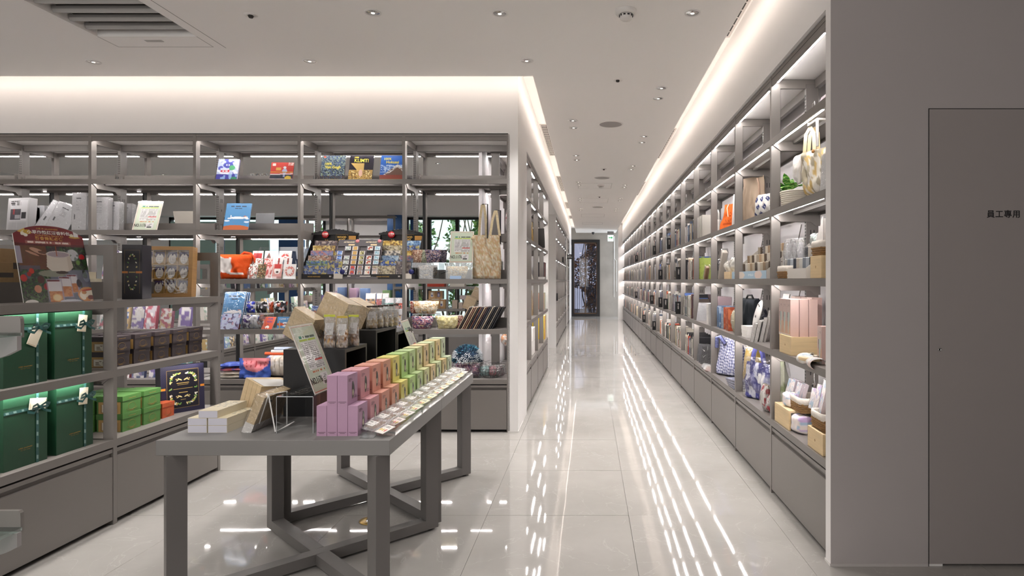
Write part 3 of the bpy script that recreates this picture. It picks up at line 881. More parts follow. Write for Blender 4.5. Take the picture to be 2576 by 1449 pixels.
# back rack: five double-sided bays
XB0 = -0.708 - 5 * BW
blab = ['leftmost', 'second from the left', 'middle', 'fourth from the left', 'rightmost']
for k in range(-1, 5):
    lv = LV if k < 3 else [0.455, 0.886, 1.32, 2.18]
    st = {-1: (2.18,), 0: (2.18, 1.744), 1: (2.18, 1.744), 2: (2.18, 1.744, 0.886, 0.455), 3: (2.18, 0.886), 4: (2.18, 1.32, 0.886)}[k]
    lab = 'open double-sided grey shelving bay along the back, %s' % ('beyond the left frame edge' if k < 0 else blab[k])
    bay(lab, (XB0 + k * BW, YB, 0), 0, 'double', lv, group='bays of the back rack', stops=st, post_end=(1 if k == 4 else None))
# left gondola: low double-sided bays
XG = -2.55
for k, y in enumerate((1.39, 2.29, 3.19)):
    bay('low grey gondola bay on the left, %s' % ['just out of frame', 'holding the tall green gift boxes', 'holding the black and green tea boxes'][k], (XG, y, 0), pi / 2, 'gondola', [0.455, 0.828, 1.20], top=1.50,
        group='low gondola on the left', stops=(1.20,), post_end=(1 if k == 2 else None))
# left aisle racks
for k in range(4):
    bay('%s shelving bay on the left aisle wall, before the opening' % ORD[k], (XL - 0.008, 5.53 + 0.848 * k, 0), pi / 2, 'wall', LV, w=0.848, group='left aisle bays before the opening', post_end=(1 if k == 3 else None), detail=False)
for k in range(6):
    bay('%s shelving bay on the left aisle wall, beyond the opening' % ORD[k], (-0.648, 11.53 + 0.9 * k, 0), pi / 2, 'wall', LV, group='left aisle bays beyond the opening', post_end=(1 if k == 5 else None), detail=False)
for k in range(2):
    bay('%s of two shelving bays at the far left end before the door' % ORD[k], (-0.648, 17.5 + 0.9 * k, 0), pi / 2, 'wall', LV, group='left aisle bays at the far end', post_end=(1 if k == 1 else None), detail=False)
# rear room: gondolas and a tall far rack
for k in range(3):
    bay('low grey gondola bay in the rear room parallel to the aisle, %s' % ORD[k], (-4.5, 7.1 + 0.9 * k, 0), pi / 2, 'gondola', [0.455, 0.828, 1.20], top=1.50, group='rear room gondola', post_end=(1 if k == 2 else None))
for k in range(2):
    bay('low grey gondola bay in front of the garden window, %s' % ['left', 'right'][k], (-3.3 + 0.9 * k, 10.0, 0), 0, 'gondola', [0.455, 0.828, 1.20], top=1.40, group='gondola by the garden window', post_end=(1 if k == 1 else None), lit=False)
for k in range(2):
    bay('tall grey shelving bay on the far wall of the rear room, %s' % ['left', 'right'][k], (-5.6 + 0.9 * k, 11.55, 0), 0, 'wall', LV, group='far wall shelving', post_end=(1 if k == 1 else None), detail=False)

# the gray header panels beside the bays of the left aisle run are part of the wall; far end filler
# display tables: grey top on two crossed rectangular frames
TABM = mat('table_grey', (0.205, 0.198, 0.192), rough=0.5, bump=0.02, bscale=700)
TBLM = mat('table_leg_grey', (0.14, 0.131, 0.125), rough=0.45)
def table(x0, x1, y0, y1, zt, label, group=None):
    r = thing('display_table', label, 'table', ((x0 + x1) / 2, (y0 + y1) / 2, 0), 0, group)
    w, d = x1 - x0, y1 - y0
    MB().box(-w / 2, -d / 2 + 0.0008, zt - 0.060, w / 2, d / 2 - 0.0008, zt, TABM).build('tabletop', r, bev=0.0015)
    ax, ay = w / 2 - 0.055, d / 2 - 0.035
    L_ = math.hypot(ax, ay); ang = math.atan2(ay, ax)
    for s, nm in ((1, 'a'), (-1, 'b')):
        rot = (0, 0, ang * s)
        fb = MB().box(-L_ + 0.035, -0.030, 0.012, L_ - 0.035, 0.030, 0.060, TBLM) if s == 1 else MB().box(-L_ + 0.035, -0.030, 0.012, -0.031, 0.030, 0.060, TBLM).box(0.031, -0.030, 0.012, L_ - 0.035, 0.030, 0.060, TBLM)
        fb.build('floor_bar', r, (0, 0, 0), rot)
        for e in (-1, 1):
            MB().box(e * L_ - 0.035, -0.030, 0.012, e * L_ + 0.035, 0.030, zt - 0.060, TBLM).build('leg', r, (0, 0, 0), rot, bev=0.001)
            MB().lathe([(0.014, 0), (0.014, 0.012)], BLACK, 10).build('foot', r, ((e * L_) * math.cos(ang * s), (e * L_) * math.sin(ang * s), 0))
    return r
ZT = 0.68
TX0, TX1 = -1.705, -0.785
table(TX0, TX1, 2.34, 3.165, ZT, 'grey display table in front, on crossed rectangular steel frames', 'front display tables')
table(TX0, TX1, 3.166, 4.03, ZT, 'second grey display table standing end to end behind the front one', 'front display tables')
table(-1.98, -1.20, 7.2, 8.0, ZT, 'grey display table in the rear room behind the back rack', 'rear display tables')

# fixture at the left frame edge: two clear-glass shelf brackets on a panel out of view
ef = thing('glass_shelf_fixture', 'grey shelf fixture with glass shelves cut by the left frame edge', 'shelving', (-1.95, 1.30, 0))
def edge_arm(py0, py1, Y):
    pa = Pt(0, py0, Y); pb = Pt(33, py1, Y)
    x1 = pb.x + 1.95; zt, zb = pa.z, pb.z
    n_ = 8
    MB().prism([(x1 - 0.005, zt), (x1 - 0.001, zt - 0.006), (x1, zt - 0.02), (x1, zt - 0.055), (x1 - 0.5, zt - 0.055), (x1 - 0.5, zt)], 'y', Y - 1.30 + 0.02, Y - 1.30 + 0.03, GREY).build('side_plate', ef)
    MB().prism([(x1 + 0.010, zt - 0.050), (x1 + 0.010, zt - 0.085), (x1 - 0.02, zt - 0.100), (x1 - 0.5, zb - 0.16), (x1 - 0.5, zt - 0.05)], 'y', Y - 1.30, Y - 1.30 + 0.012, mat('bracket_silver', (0.34, 0.32, 0.32), rough=0.35)).build('bracket', ef)
    g_ = MB().box(x1 - 0.5, Y - 1.30 - 0.30, zt - 0.050, x1 + 0.004, Y - 1.30 + 0.02, zt - 0.042, clearmat('green_edge_glass', (0.82, 0.93, 0.89), 0.10, 0.6)); g_.build('glass_shelf', ef)
edge_arm(797, 880, 1.52)
edge_arm(1293, 1385, 1.52)
MB().box(-0.35, -0.3, 0, -0.30, 0.25, 1.5, GREYD).build('side_panel', ef)
# ------------------------------------------------------------------ goods: shared materials and builders
KRAFT = mat('kraft_card', 'b79a72', rough=0.8, var=0.06, vscale=60)
CREAM = mat('cream_card', 'e2d9c3', rough=0.6)
PAPER = mat('white_paper', 'e9e6e2', rough=0.6)
GOLD = mat('gold_foil', 'b08d4f', rough=0.35, metal=0.6)
PALEW = mat('pale_wood', 'd8bf94', rough=0.6, var=0.10, vscale=3.0, stretch=(2, 2, 28))
PALEW2 = mat('pale_wood_grain', 'dcc49c', rough=0.6, var=0.10, vscale=2.5, stretch=(3, 3, 22))
WICKER = mat('wicker', '8c6a42', rough=0.8, var=0.25, vscale=60)
LINEN = mat('linen_liner', 'd6cfc6', rough=0.9, bump=0.3, bscale=60)
DBLUE = mat('midnight_card', '1d1c2b', rough=0.35)
BLACKP = mat('black_plastic', '18181a', rough=0.4)
SIGNB = mat('sign_black_card', '17171a', rough=0.45)
WIRE = mat('white_wire', 'e4e2e0', rough=0.35)

def BK(px, v=0.0):
    Y = YB + v; return (px - CX) * Y / F, Y
def RK(px, v=0.0):
    X = XF + v; return X, X * F / (px - CX)
def GK(px, v=0.0):
    X = XG - v; return X, X * F / (px - CX)
def zback(py, v=0.0): return EYE - (py - CY) * (YB + v) / F

def slab(name, label, cat, loc, rz, w, h, th, col, lean=0, fn=None, nx=36, ny=44, group=None, film=False, gloss=False, pages=True, extra=None):
    """book, card or board standing on its lower edge; painted front cover"""
    r = thing(name, label, cat, loc, rz, group, rot=(-R(lean), 0, rz))
    cm = mat('cover_' + col, col, rough=0.35)
    b = MB(); b.box(-w / 2, 0, 0, w / 2, 0.0015, h, cm) if pages else b.box(-w / 2, 0, 0, w / 2, th, h, cm)
    if pages:
        b.box(-w / 2, th - 0.0015, 0, w / 2, th, h, cm); b.box(-w / 2, 0, 0, -w / 2 + 0.0015, th, h, cm)
        b.build('cover', r); MB().box(-w / 2 + 0.001, 0.0015, 0.002, w / 2 - 0.002, th - 0.0015, h - 0.002, PAPER).build('pages', r)
    else: b.build('board', r)
    if fn is not None: paint(w * 0.998, h * 0.998, nx, ny, fn, 'front_print', r, (0, -0.0006, 0.0005), m=GLOSSP if gloss else PRINT)
    if film: MB().box(-w / 2 - 0.002, -0.003, 0, w / 2 + 0.002, th + 0.003, h + 0.004, FILMF if film == 'flat' else FILM).build('clear_wrap', r)
    if extra: extra(r)
    return r

def carton(name, label, cat, loc, rz, w, d, h, m, group=None, bev=0.001, rot=None):
    r = thing(name, label, cat, loc, rz, group, rot=rot)
    MB().box(-w / 2, 0, 0, w / 2, d, h, m).build('box', r, bev=bev)
    return r

def pricecard(w=0.21, h=0.297):
    def fn(u, v, a):
        A = Art(u, v, a, 'cfd9c4')
        A.rect(0.0, 0.0, 1, 1, 'e9e6da'); A.rect(0.03, 0.02, 0.97, 0.98, 'c9705a'); A.rect(0.04, 0.027, 0.96, 0.973, 'cdd8c2')
        A.rect(0.20, 0.80, 0.31, 0.835, '3f9c7d'); A.lines(0.36, 0.80, 0.86, 0.83, 1, '4a5a50', 1.0, 2, 26)
        A.rect(0.18, 0.755, 0.50, 0.785, 'b7cf3c'); A.rect(0.53, 0.755, 0.86, 0.785, 'b7cf3c')
        A.rect(0.18, 0.34, 0.50, 0.745, 'dcdad9'); A.rect(0.53, 0.34, 0.86, 0.745, 'dcdad9')
        A.lines(0.20, 0.35, 0.84, 0.74, 15, '8a8a8a', 0.42, 5, 24)
        A.rect(0.51, 0.45, 0.85, 0.475, 'cf4a42'); A.lines(0.22, 0.29, 0.80, 0.315, 1, 'd07a4a', 1.0, 7, 30)
        A.rect(0.50, 0.09, 0.80, 0.26, 'e6e3e3'); A.lines(0.52, 0.16, 0.78, 0.25, 4, '777777', 0.5, 9, 30); A.rect(0.56, 0.10, 0.74, 0.14, '555555')
        return A.c
    return fn
def price_sign(label, loc, rz, lean=18, w=0.21, h=0.297, film=True):
    r = thing('price_sign', label, 'sign', loc, 0, 'green numbered price signs', rot=(-R(lean), 0, rz))
    MB().box(-w / 2, 0, 0, w / 2, 0.002, h, PAPER).build('card', r)
    paint(w, h, 110, 150, pricecard(), 'front_print', r, (0, -0.0005, 0))
    text('NO.1176', 0.040, INK, r, (-w * 0.22, -0.0014, h * 0.175), sx=0.68, bold=0.0006)
    if film: MB().box(-w / 2 - 0.004, -0.004, -0.001, w / 2 + 0.004, -0.0025, h + 0.004, FILMF).build('acrylic_front', r)
    return r

FLOR = {}
def floral(bg, cols, sc=14, seed=0, thr=0.62, base=None):
    def fn(u, v, a):
        A = Art(u, v, a, bg)
        for i, c in enumerate(cols): A.blobs(sc * (1 + 0.23 * i), thr, c, seed + i * 7)
        if base: base(A)
        return A.c
    return fn

def pouch(label, loc, rz, w, h, th, fn, group=None, wrap=True, tab=None, seed=0, wt=1.05, wb=0.78, cat='pouch', name='zip_pouch', n=26, k=20, lean=0.0):
    r = thing(name, label, cat, loc, rz, group)
    puff(w, h, th, 'body', None, fn, wt, wb, 'pouch', n, k, r, (0, th * 0.55, 0.002), None, 0.008, seed, lean)
    MB().tube([(-w * wt / 2 * 0.94, th * 0.55 + lean, h - 0.002), (0, th * 0.55 + lean, h), (w * wt / 2 * 0.94, th * 0.55 + lean, h - 0.002)], 0.003, mat('zip_brass', 'a08a60', rough=0.4, metal=0.6), 6).build('zip', r)
    if tab: MB().box(-0.018, -0.001, h * 0.25, 0.018, 0.001, h * 0.31, mat('tab_' + tab, tab, rough=0.5)).build('label_tab', r)
    if wrap: puff(w * 1.04, h * 1.05, th * 1.10, 'clear_wrap', FILM, None, wt, wb, 'pouch', 14, 10, r, (0, th * 0.55, 0.001), None, 0.010, seed + 3, lean)
    return r

def gusset_bag(label, loc, rz, w, h, head, content, group=None, seed=0, lean=0.0):
    """clear stand-up bag with dried food, card header and white label"""
    rr = random.Random(seed)
    r = thing('food_bag', label, 'food bag', loc, rz, group)
    t = w * 0.72
    puff(w * 0.94, h * 0.62, t * 0.9, 'dried_food', None, content, 0.95, 1.0, 'stand', 12, 10, r, (0, 0, 0.003), None, 0.006, seed, lean * 0.6)
    puff(w, h, t, 'clear_bag', FILMS, None, 0.96, 1.0, 'stand', 12, 12, r, (0, 0, 0.001), None, 0.006, seed + 1, lean)
    MB().box(-w * 0.46, -0.003, 0, w * 0.46, 0.003, h * 0.07, mat('head_' + head, head, rough=0.6)).build('header', r, (0, lean, h * 0.93))
    q = MB().box(-w * 0.36, -0.001, 0, w * 0.36, 0, h * 0.36, PAPER); q.build('label', r, (0, -t * 0.30 + lean * 0.5, h * 0.40), (R(-16) + lean * 2, 0, R(rr.uniform(-5, 5))))
    ll = MB()
    for i in range(3): ll.box(-w * 0.22, -0.0018, 0.008 + i * 0.007, w * rr.uniform(0.0, 0.2), -0.0011, 0.0105 + i * 0.007, mat('label_grey', '8f8f88', rough=0.6))
    ll.build('label_print', r, (0, -t * 0.30 + lean * 0.5, h * 0.40), (R(-16) + lean * 2, 0, 0))
    return r

def wrapped_brick(label, loc, rot, w, d, h, m=None, group=None, cat='kraft box', name='wrapped_box'):
    r = thing(name, label, cat, loc, 0, group, rot=rot)
    b = MB().box(-w / 2, -d / 2, 0, w / 2, d / 2, h, m or PALEW2); b.build('box', r, bev=0.001)
    e = 0.0025
    MB().box(-w / 2 - e, -d / 2 - e, -e * 0.2, w / 2 + e, d / 2 + e, h + e, FILM).build('clear_wrap', r, bev=0.002)
    return r

def acrylic_bin(label, loc, rz, w, d, h, fh=None, group=None, name='acrylic_tray'):
    fh = fh or h; t = 0.003
    b = MB(); b.box(-w / 2, 0, 0, w / 2, d, t, CLEAR); b.box(-w / 2, 0, t, w / 2, t, fh, CLEAR); b.box(-w / 2, d - t, t, w / 2, d, h, CLEAR)
    b.box(-w / 2, t, t, -w / 2 + t, d - t, h, CLEAR); b.box(w / 2 - t, t, t, w / 2, d - t, h, CLEAR)
    e = MB(); EW = mat('acrylic_edge', 'd9dde0', rough=0.25)
    e.box(-w / 2, 0, fh, w / 2, t, fh + 0.0012, EW); e.box(-w / 2, d - t, h, w / 2, d, h + 0.0012, EW)
    r = thing(name, label, 'tray', loc, rz, group); b.build('walls', r); e.build('polished_edge', r); return r

def acrylic_riser(label, loc, rz, w, d, h, group=None):
    t = 0.003; b = MB(); b.box(-w / 2, 0, h - t, w / 2, d, h, CLEAR); b.box(-w / 2, 0, 0, -w / 2 + t, d, h - t, CLEAR); b.box(w / 2 - t, 0, 0, w / 2, d, h - t, CLEAR)
    EW = mat('acrylic_edge', 'd9dde0', rough=0.25); e = MB()
    e.box(-w / 2, -0.0006, h - t, w / 2, 0, h, EW); e.box(-w / 2, -0.0006, 0, -w / 2 + 0.0015, 0, h, EW); e.box(w / 2 - 0.0015, -0.0006, 0, w / 2, 0, h, EW)
    r = thing('acrylic_riser', label, 'riser', loc, rz, group); b.build('sheet', r); e.build('polished_edge', r); return r

def tote(label, loc, rz, w, h, th, fn, strap_h=0.13, hm='d8c6a8', seed=0, group=None, wt=1.0, wb=1.0, name='tote_bag', lean=0.0):
    r = thing(name, label, 'bag', loc, rz, group)
    puff(w, h, th, 'body', None, fn, wt, wb, 'stand' if wt <= wb else 'cush', 30, 26, r, (0, th * 0.5, 0.002), None, 0.012, seed, lean)
    if strap_h:
        for s in (-1, 1):
            yy = th * 0.5 + lean + s * 0.012
            pts = [(-w * 0.22, yy, h - 0.01), (-w * 0.16, yy, h + strap_h * 0.5), (-w * 0.06, yy, h + strap_h * 0.95), (0.0, yy, h + strap_h), (w * 0.06, yy, h + strap_h * 0.95), (w * 0.16, yy, h + strap_h * 0.5), (w * 0.22, yy, h - 0.01)]
            b = MB(); HM = mat('strap_' + hm, hm, rough=0.9)
            for a, c in zip(pts[:-1], pts[1:]):
                b.add([(a[0] - 0.012, a[1], a[2]), (a[0] + 0.012, a[1], a[2]), (c[0] + 0.012, c[1], c[2]), (c[0] - 0.012, c[1], c[2])], [(0, 1, 2, 3)], HM)
            b.build('handle', r)
    return r

def basket(label, loc, rz, w, d, h, liner=True, group=None):
    r = thing('wicker_basket', label, 'basket', loc, rz, group)
    n = max(3, int(h * 0.6 / 0.010))
    z0 = 0.0
    wv = MB()
    for i in range(n):
        e = 0.96 + 0.04 * i / n; zz = 0.006 + i * 0.0105
        pts = []
        N_ = 44
        for j in range(N_):
            a = 2 * pi * j / N_; ca, sa = math.cos(a), math.sin(a)
            rr = 1 / max(abs(ca), abs(sa)); rr = min(rr, 1.30)
            o_ = 0.0022 * (1 if (j + i) % 2 else -1)
            pts.append(((w / 2 * e + o_) * ca * rr, d / 2 + (d / 2 * e + o_) * sa * rr, zz))
        wv.tube(pts, 0.0052, WICKER, 5, closed=True)
    wv.box(-w * 0.47, d * 0.03, 0, w * 0.47, d * 0.97, 0.005, WICKER)
    o = wv.build('woven_body', r); o['kind'] = 'stuff'
    if liner:
        b = MB(); N_ = 40; pr = []
        for (e, zz) in ((1.0, h * 0.55), (1.035, h * 0.58), (1.05, h * 0.8), (1.03, h * 0.98), (0.985, h), (0.95, h * 0.9), (0.93, h * 0.3)):
            ring = []
            for j in range(N_):
                a = 2 * pi * j / N_; ca, sa = math.cos(a), math.sin(a); rr = min(1 / max(abs(ca), abs(sa)), 1.30)
                k = e + 0.006 * math.sin(j * 2.3 + zz * 90)
                ring.append((w / 2 * k * ca * rr, d / 2 + d / 2 * k * sa * rr, zz))
            pr.append(ring)
        vs = [p for q in pr for p in q]; fs = []
        for i in range(len(pr) - 1):
            for j in range(N_): fs.append((i * N_ + j, i * N_ + (j + 1) % N_, (i + 1) * N_ + (j + 1) % N_, (i + 1) * N_ + j))
        b.add(vs, fs, LINEN, True); b.build('cloth_liner', r)
    return r

# ================================================================== gondola goods
GREENB = mat('deep_green_box', '1d422d', rough=0.34, bump=0.02, bscale=300)
RIB = mat('teal_ribbon', '2c5a58', rough=0.35)
def ribbon_print(u, v, a):
    A = Art(u, v, a, '2c5552'); t = (v if a < 1 else u) * 6; k = t - np.floor(t); s = u if a < 1 else v
    A.put((k > 0.3) & (k < 0.62) & (np.abs(s - 0.5) < 0.16), '8fa8a2'); return A.c
def gift_box(label, loc, rz):
    w, d, h = 0.215, 0.16, 0.325
    r = thing('gift_box', label, 'gift box', loc, rz, 'tall green gift boxes on the gondola')
    MB().box(-w / 2, 0, 0, w / 2, d, h, GREENB).build('box', r, bev=0.0015)
    MB().box(-w / 2 - 0.001, -0.001, h - 0.045, w / 2 + 0.001, d + 0.001, h, GREENB).build('lid', r)
    paint(0.014, h, 2, 90, ribbon_print, 'ribbon', r, (w * 0.25, -0.0026, 0))
    paint(w, 0.014, 60, 2, ribbon_print, 'ribbon', r, (0, -0.0022, h * 0.775))
    cx, cz_ = w * 0.25, h * 0.80
    bw = MB()
    for s in (-1, 1):
        pts = [(cx, -0.010, cz_), (cx + s * 0.022, -0.020, cz_ + 0.016), (cx + s * 0.045, -0.020, cz_ + 0.008), (cx + s * 0.042, -0.014, cz_ - 0.004), (cx, -0.012, cz_ - 0.002)]
        for a, c in zip(pts[:-1], pts[1:]):
            bw.add([(a[0], a[1], a[2] - 0.005), (c[0], c[1], c[2] - 0.005), (c[0], c[1] - 0.004, c[2] + 0.007), (a[0], a[1] - 0.004, a[2] + 0.007)], [(0, 1, 2, 3)], RIB)
        t_ = [(cx, -0.010, cz_), (cx + s * 0.030, -0.016, cz_ - 0.022), (cx + s * 0.060, -0.012, cz_ - 0.012 - 0.02 * (s > 0))]
        for a, c in zip(t_[:-1], t_[1:]):
            bw.add([(a[0], a[1], a[2] - 0.006), (c[0], c[1], c[2] - 0.006), (c[0], c[1], c[2] + 0.006), (a[0], a[1], a[2] + 0.006)], [(0, 1, 2, 3)], RIB)
    bw.cbox(cx, -0.014, cz_, 0.014, 0.010, 0.014, RIB)
    bw.build('bow', r)
    tg = MB().box(-0.026, -0.001, -0.085, 0.026, 0.0, 0.0, CREAM); tg.box(-0.0225, -0.0014, -0.0815, 0.0225, -0.001, -0.0805, GOLD); tg.box(-0.0225, -0.0014, -0.005, 0.0225, -0.001, -0.004, GOLD)
    tilt = {0: 18, 1: 90}.get(hash(label) % 2, 18)
    return r, tg
def place_gift(i, px, z, label, tag_rot, tag_off):
    X, Y = GK(px, 0.045)
    r, tg = gift_box(label, (X, Y + 0.1075, z), pi / 2)
    tg.build('gift_tag', r, (0.215 * 0.25 + tag_off[0], -0.006, 0.325 * 0.80 + tag_off[1]), (0, R(tag_rot), 0))
    text('小草作 GRASSPHERE', 0.0075, GOLD, r, (-0.005, -0.0016, 0.085))
    text('Taipei · Taiwan · Tea House', 0.0042, GOLD, r, (-0.005, -0.0016, 0.076))
place_gift(0, 8, 0.828, 'tall green gift box, upper shelf, left, its tag hanging askew', 25, (0.0, -0.004))
place_gift(1, 138, 0.828, 'tall green gift box, upper shelf, right, tag behind the bow', 8, (-0.006, 0.045))
place_gift(2, 8, 0.455, 'tall green gift box, lower shelf, left beside the frame edge', -82, (-0.045, 0.022))
place_gift(3, 142, 0.455, 'tall green gift box, lower shelf, right next to the grey post', 5, (-0.010, 0.045))

def front_plate(w, h):
    """thin gold oval with a line below: emblem of the tea boxes"""
    b = MB(); n = 20
    pts = [(w * 0.20 * math.cos(2 * pi * j / n), -0.0008, h * 0.36 + h * 0.20 * math.sin(2 * pi * j / n)) for j in range(n)]
    b.tube(pts, 0.0006, GOLD, 4, closed=True); b.box(-w * 0.14, -0.0012, h * 0.12, w * 0.14, -0.0006, h * 0.135, GOLD)
    b.box(-w * 0.10, -0.0012, h * 0.08, w * 0.10, -0.0006, h * 0.09, GOLD)
    for s in (-1, 1): b.tube([(s * w * 0.14, -0.0008, h * 0.16), (s * w * 0.24, -0.0008, h * 0.18), (s * w * 0.27, -0.0008, h * 0.26)], 0.0006, GOLD, 4)
    return b
def side_label(w, h):
    def fn(u, v, a):
        A = Art(u, v, a, 'c09a5c'); A.rect(0.12, 0.10, 0.88, 0.78, '9a7440'); A.rect(0.15, 0.13, 0.85, 0.75, 'e9e2d2'); A.lines(0.25, 0.2, 0.75, 0.5, 4, '8a7a60', 0.4, 3, 18)
        A.ell(0.5, 0.60, 0.08, 0.05, '7c6a50'); return A.c
    return fn
tea_proto = {}
def tea_box(key, color, w, d, h, label, loc, rz, group):
    m = mat('teabox_' + color, color, rough=0.55)
    if key not in tea_proto:
        r = thing('tea_box', label, 'tea box', loc, rz, group)
        MB().box(-w / 2, 0, 0, w / 2, d, h * 0.98, m).build('box', r)
        MB().box(-w / 2 - 0.0025, -0.0025, h * 0.70, w / 2 + 0.0025, d + 0.0025, h, m).build('lid', r, bev=0.0008)
        front_plate(w, h).build('gold_emblem', r)
        paint(d * 0.86, h * 0.66, 22, 20, side_label(d, h), 'side_label', r, (-w / 2 - 0.0008, d / 2, 0.002), (0, 0, -pi / 2))
        lt = MB().box(-w * 0.2, -0.0032, h * 0.82, w * 0.2, -0.0026, h * 0.845, GOLD); lt.build('lid_print', r)
        tea_proto[key] = r; return r
    return dup(tea_proto[key], loc, rz, label, group)
cols_ = ['nearest the post', 'second from the post', 'third from the post', 'fourth from the post', 'farthest from the post']
for i in range(5):
    y = 3.335 + i * 0.158
    for lv_ in range(2):
        tea_box('dark', '40373a', 0.125, 0.125, 0.085, 'dark brown square tea box with gold emblem, %s row, %s' % (['lower', 'upper'][lv_], cols_[i]), (XG - 0.075 + 0.012 * lv_ - 0.0, y + lv_ * -0.008, 0.828 + lv_ * 0.0855), pi / 2, 'dark tea boxes on the gondola')
for i in range(3):
    for lv_ in range(2):
        tea_box('dark', '40373a', 0.125, 0.125, 0.085, 'dark tea box half hidden behind the front row, %s, %s' % (['lower', 'upper'][lv_], ORD[i]), (XG - 0.225, 3.30 + i * 0.158, 0.828 + lv_ * 0.0855), pi / 2, 'dark tea boxes on the gondola')
for i, (y, v, z, lab) in enumerate(((3.415, 0.075, 0, 'lower, nearest the post'), (3.415, 0.075, 1, 'upper, nearest the post'), (3.575, 0.075, 0, 'lower, beside the orange box'), (3.575, 0.075, 1, 'upper, beside the orange box'),
                                 (3.40, 0.235, 0, 'lower, behind and seen left of the post'), (3.40, 0.235, 1, 'upper, behind and seen left of the post'), (3.56, 0.235, 0, 'lower, rear pair'), (3.56, 0.235, 1, 'upper, rear pair'))):
    tea_box('green', '4f7d3d', 0.135, 0.145, 0.100, 'green tea box with cream side label, %s' % lab, (XG - v, y, 0.455 + z * 0.1005), pi / 2, 'green tea boxes on the gondola')
tea_box('orange', 'b3512c', 0.105, 0.11, 0.092, 'small orange-red tea box between the green boxes and the big dark box', (XG - 0.085, 3.725, 0.455), pi / 2, 'small orange tea box')
# big midnight-blue box with floral frame
def midnight(u, v, a):
    A = Art(u, v, a, '232138'); A.put((np.abs(((u * a * 22) % 1) - ((v * 22) % 1)) < 0.12), '2c2a44')
    A.rect(0.13, 0.10, 0.87, 0.90, '8b713f'); A.rect(0.138, 0.106, 0.862, 0.894, '15131f')
    rs = np.random.RandomState(4)
    for k in range(34):
        t = 2 * pi * k / 34; x = 0.5 + 0.29 * np.sign(math.cos(t)) * abs(math.cos(t)) ** 0.5; y = 0.5 + 0.32 * np.sign(math.sin(t)) * abs(math.sin(t)) ** 0.5
        c = ['6f9a4a', 'd9c98a', '86a85a', 'e9e4d4', 'c8b060'][k % 5]
        A.ell(x, y, 0.035, 0.013, c, 1, rs.uniform(0, 3)); A.ell(x + 0.03, y + 0.015, 0.022, 0.009, c, 1, rs.uniform(0, 3))
    for (yy, ww) in ((0.62, 0.14), (0.585, 0.12), (0.50, 0.22), (0.42, 0.10), (0.27, 0.06)): A.rect(0.5 - ww, yy - 0.006, 0.5 + ww, yy + 0.006, 'b59a5a')
    for s in (-1, 1):
        for yy in (0.70, 0.34): A.ell(0.5 + s * 0.07, yy, 0.055, 0.012, 'e0cd8e', 1, s * 0.5); A.ell(0.5 + s * 0.12, yy - 0.012, 0.035, 0.010, 'e0cd8e', 1, -s * 0.7); A.ell(0.5 + s * 0.15, yy + 0.008, 0.014, 0.014, 'c8a860')
    A.rect(0.0, 0.50, 0.10, 0.545, 'd88a2e'); A.rect(0.90, 0.50, 1.0, 0.545, 'd88a2e'); return A.c
b = thing('gift_box', 'large midnight-blue tea gift box with gold floral frame leaning on the lower gondola shelf', 'gift box', (-2.70, 3.755, 0.455), 0, None, rot=(-R(3), 0, R(58)))
MB().box(0, 0, 0, 0.255, 0.07, 0.305, DBLUE).build('box', b, bev=0.001)
paint(0.255, 0.305, 110, 130, midnight, 'front_print', b, (0.1275, -0.0006, 0))
# dark narrow box and wooden tea case on the top shelf
def darkspine(u, v, a):
    A = Art(u, v, a, '1b1820'); A.rect(0.12, 0.10, 0.88, 0.90, '5d4a34'); A.rect(0.14, 0.106, 0.86, 0.894, '1b1820')
    for k in range(22):
        t = 2 * pi * k / 22; A.ell(0.5 + 0.24 * math.cos(t), 0.5 + 0.32 * math.sin(t), 0.05, 0.010, ['5f8a44', 'd2bf7a', 'e4dfcd'][k % 3], 1, k)
    A.rect(0, 0.475, 1, 0.515, 'c87a2c'); A.rect(0.3, 0.47, 0.7, 0.52, '1b1820'); A.rect(0.35, 0.49, 0.65, 0.50, 'b59a5a'); return A.c
b = thing('tea_tin_box', 'narrow dark tea box with gold floral frame standing before the wooden tea case', 'gift box', (-2.700, 3.44, 1.20), 0, None, rot=(0, 0, R(10)))
MB().box(0, 0, 0, 0.104, 0.10, 0.316, DBLUE).build('box', b, bev=0.001)
MB().box(-0.0006, 0.0, 0.0, 0.0, 0.10, 0.316, mat('navy_side', '1a2238', rough=0.4)).build('side_panel', b)
paint(0.104, 0.316, 40, 110, darkspine, 'front_print', b, (0.052, -0.0006, 0))
wc = thing('tea_case', 'wooden display case with rows of white-labelled tea sachets behind a clear lid', 'display case', (-2.955, 3.86, 1.20), 0, None, rot=(-R(5), 0, R(12)))
WC, HC = 0.335, 0.335
WOODC = mat('light_oak', 'b98e58', rough=0.5, var=0.12, vscale=3, stretch=(3, 3, 26))
fr = MB(); t_ = 0.024
fr.box(0, 0, 0, WC, 0.07, t_, WOODC); fr.box(0, 0, HC - t_, WC, 0.07, HC, WOODC); fr.box(0, 0, t_, t_, 0.07, HC - t_, WOODC); fr.box(WC - t_, 0, t_, WC, 0.07, HC - t_, WOODC); fr.box(t_, 0.06, t_, WC - t_, 0.07, HC - t_, WOODC)
fr.build('case_frame', wc, bev=0.001)
dv = MB()
for i in range(1, 4): dv.box(t_ + i * (WC - 2 * t_) / 4 - 0.0015, 0.012, t_, t_ + i * (WC - 2 * t_) / 4 + 0.0015, 0.06, HC - t_, mat('divider_gold', 'c9a262', rough=0.5))
for i in range(1, 3): dv.box(t_, 0.012, t_ + i * (HC - 2 * t_) / 3 - 0.0015, WC - t_, 0.06, t_ + i * (HC - 2 * t_) / 3 + 0.0015, mat('divider_gold', 'c9a262'))
dv.build('divider', wc)
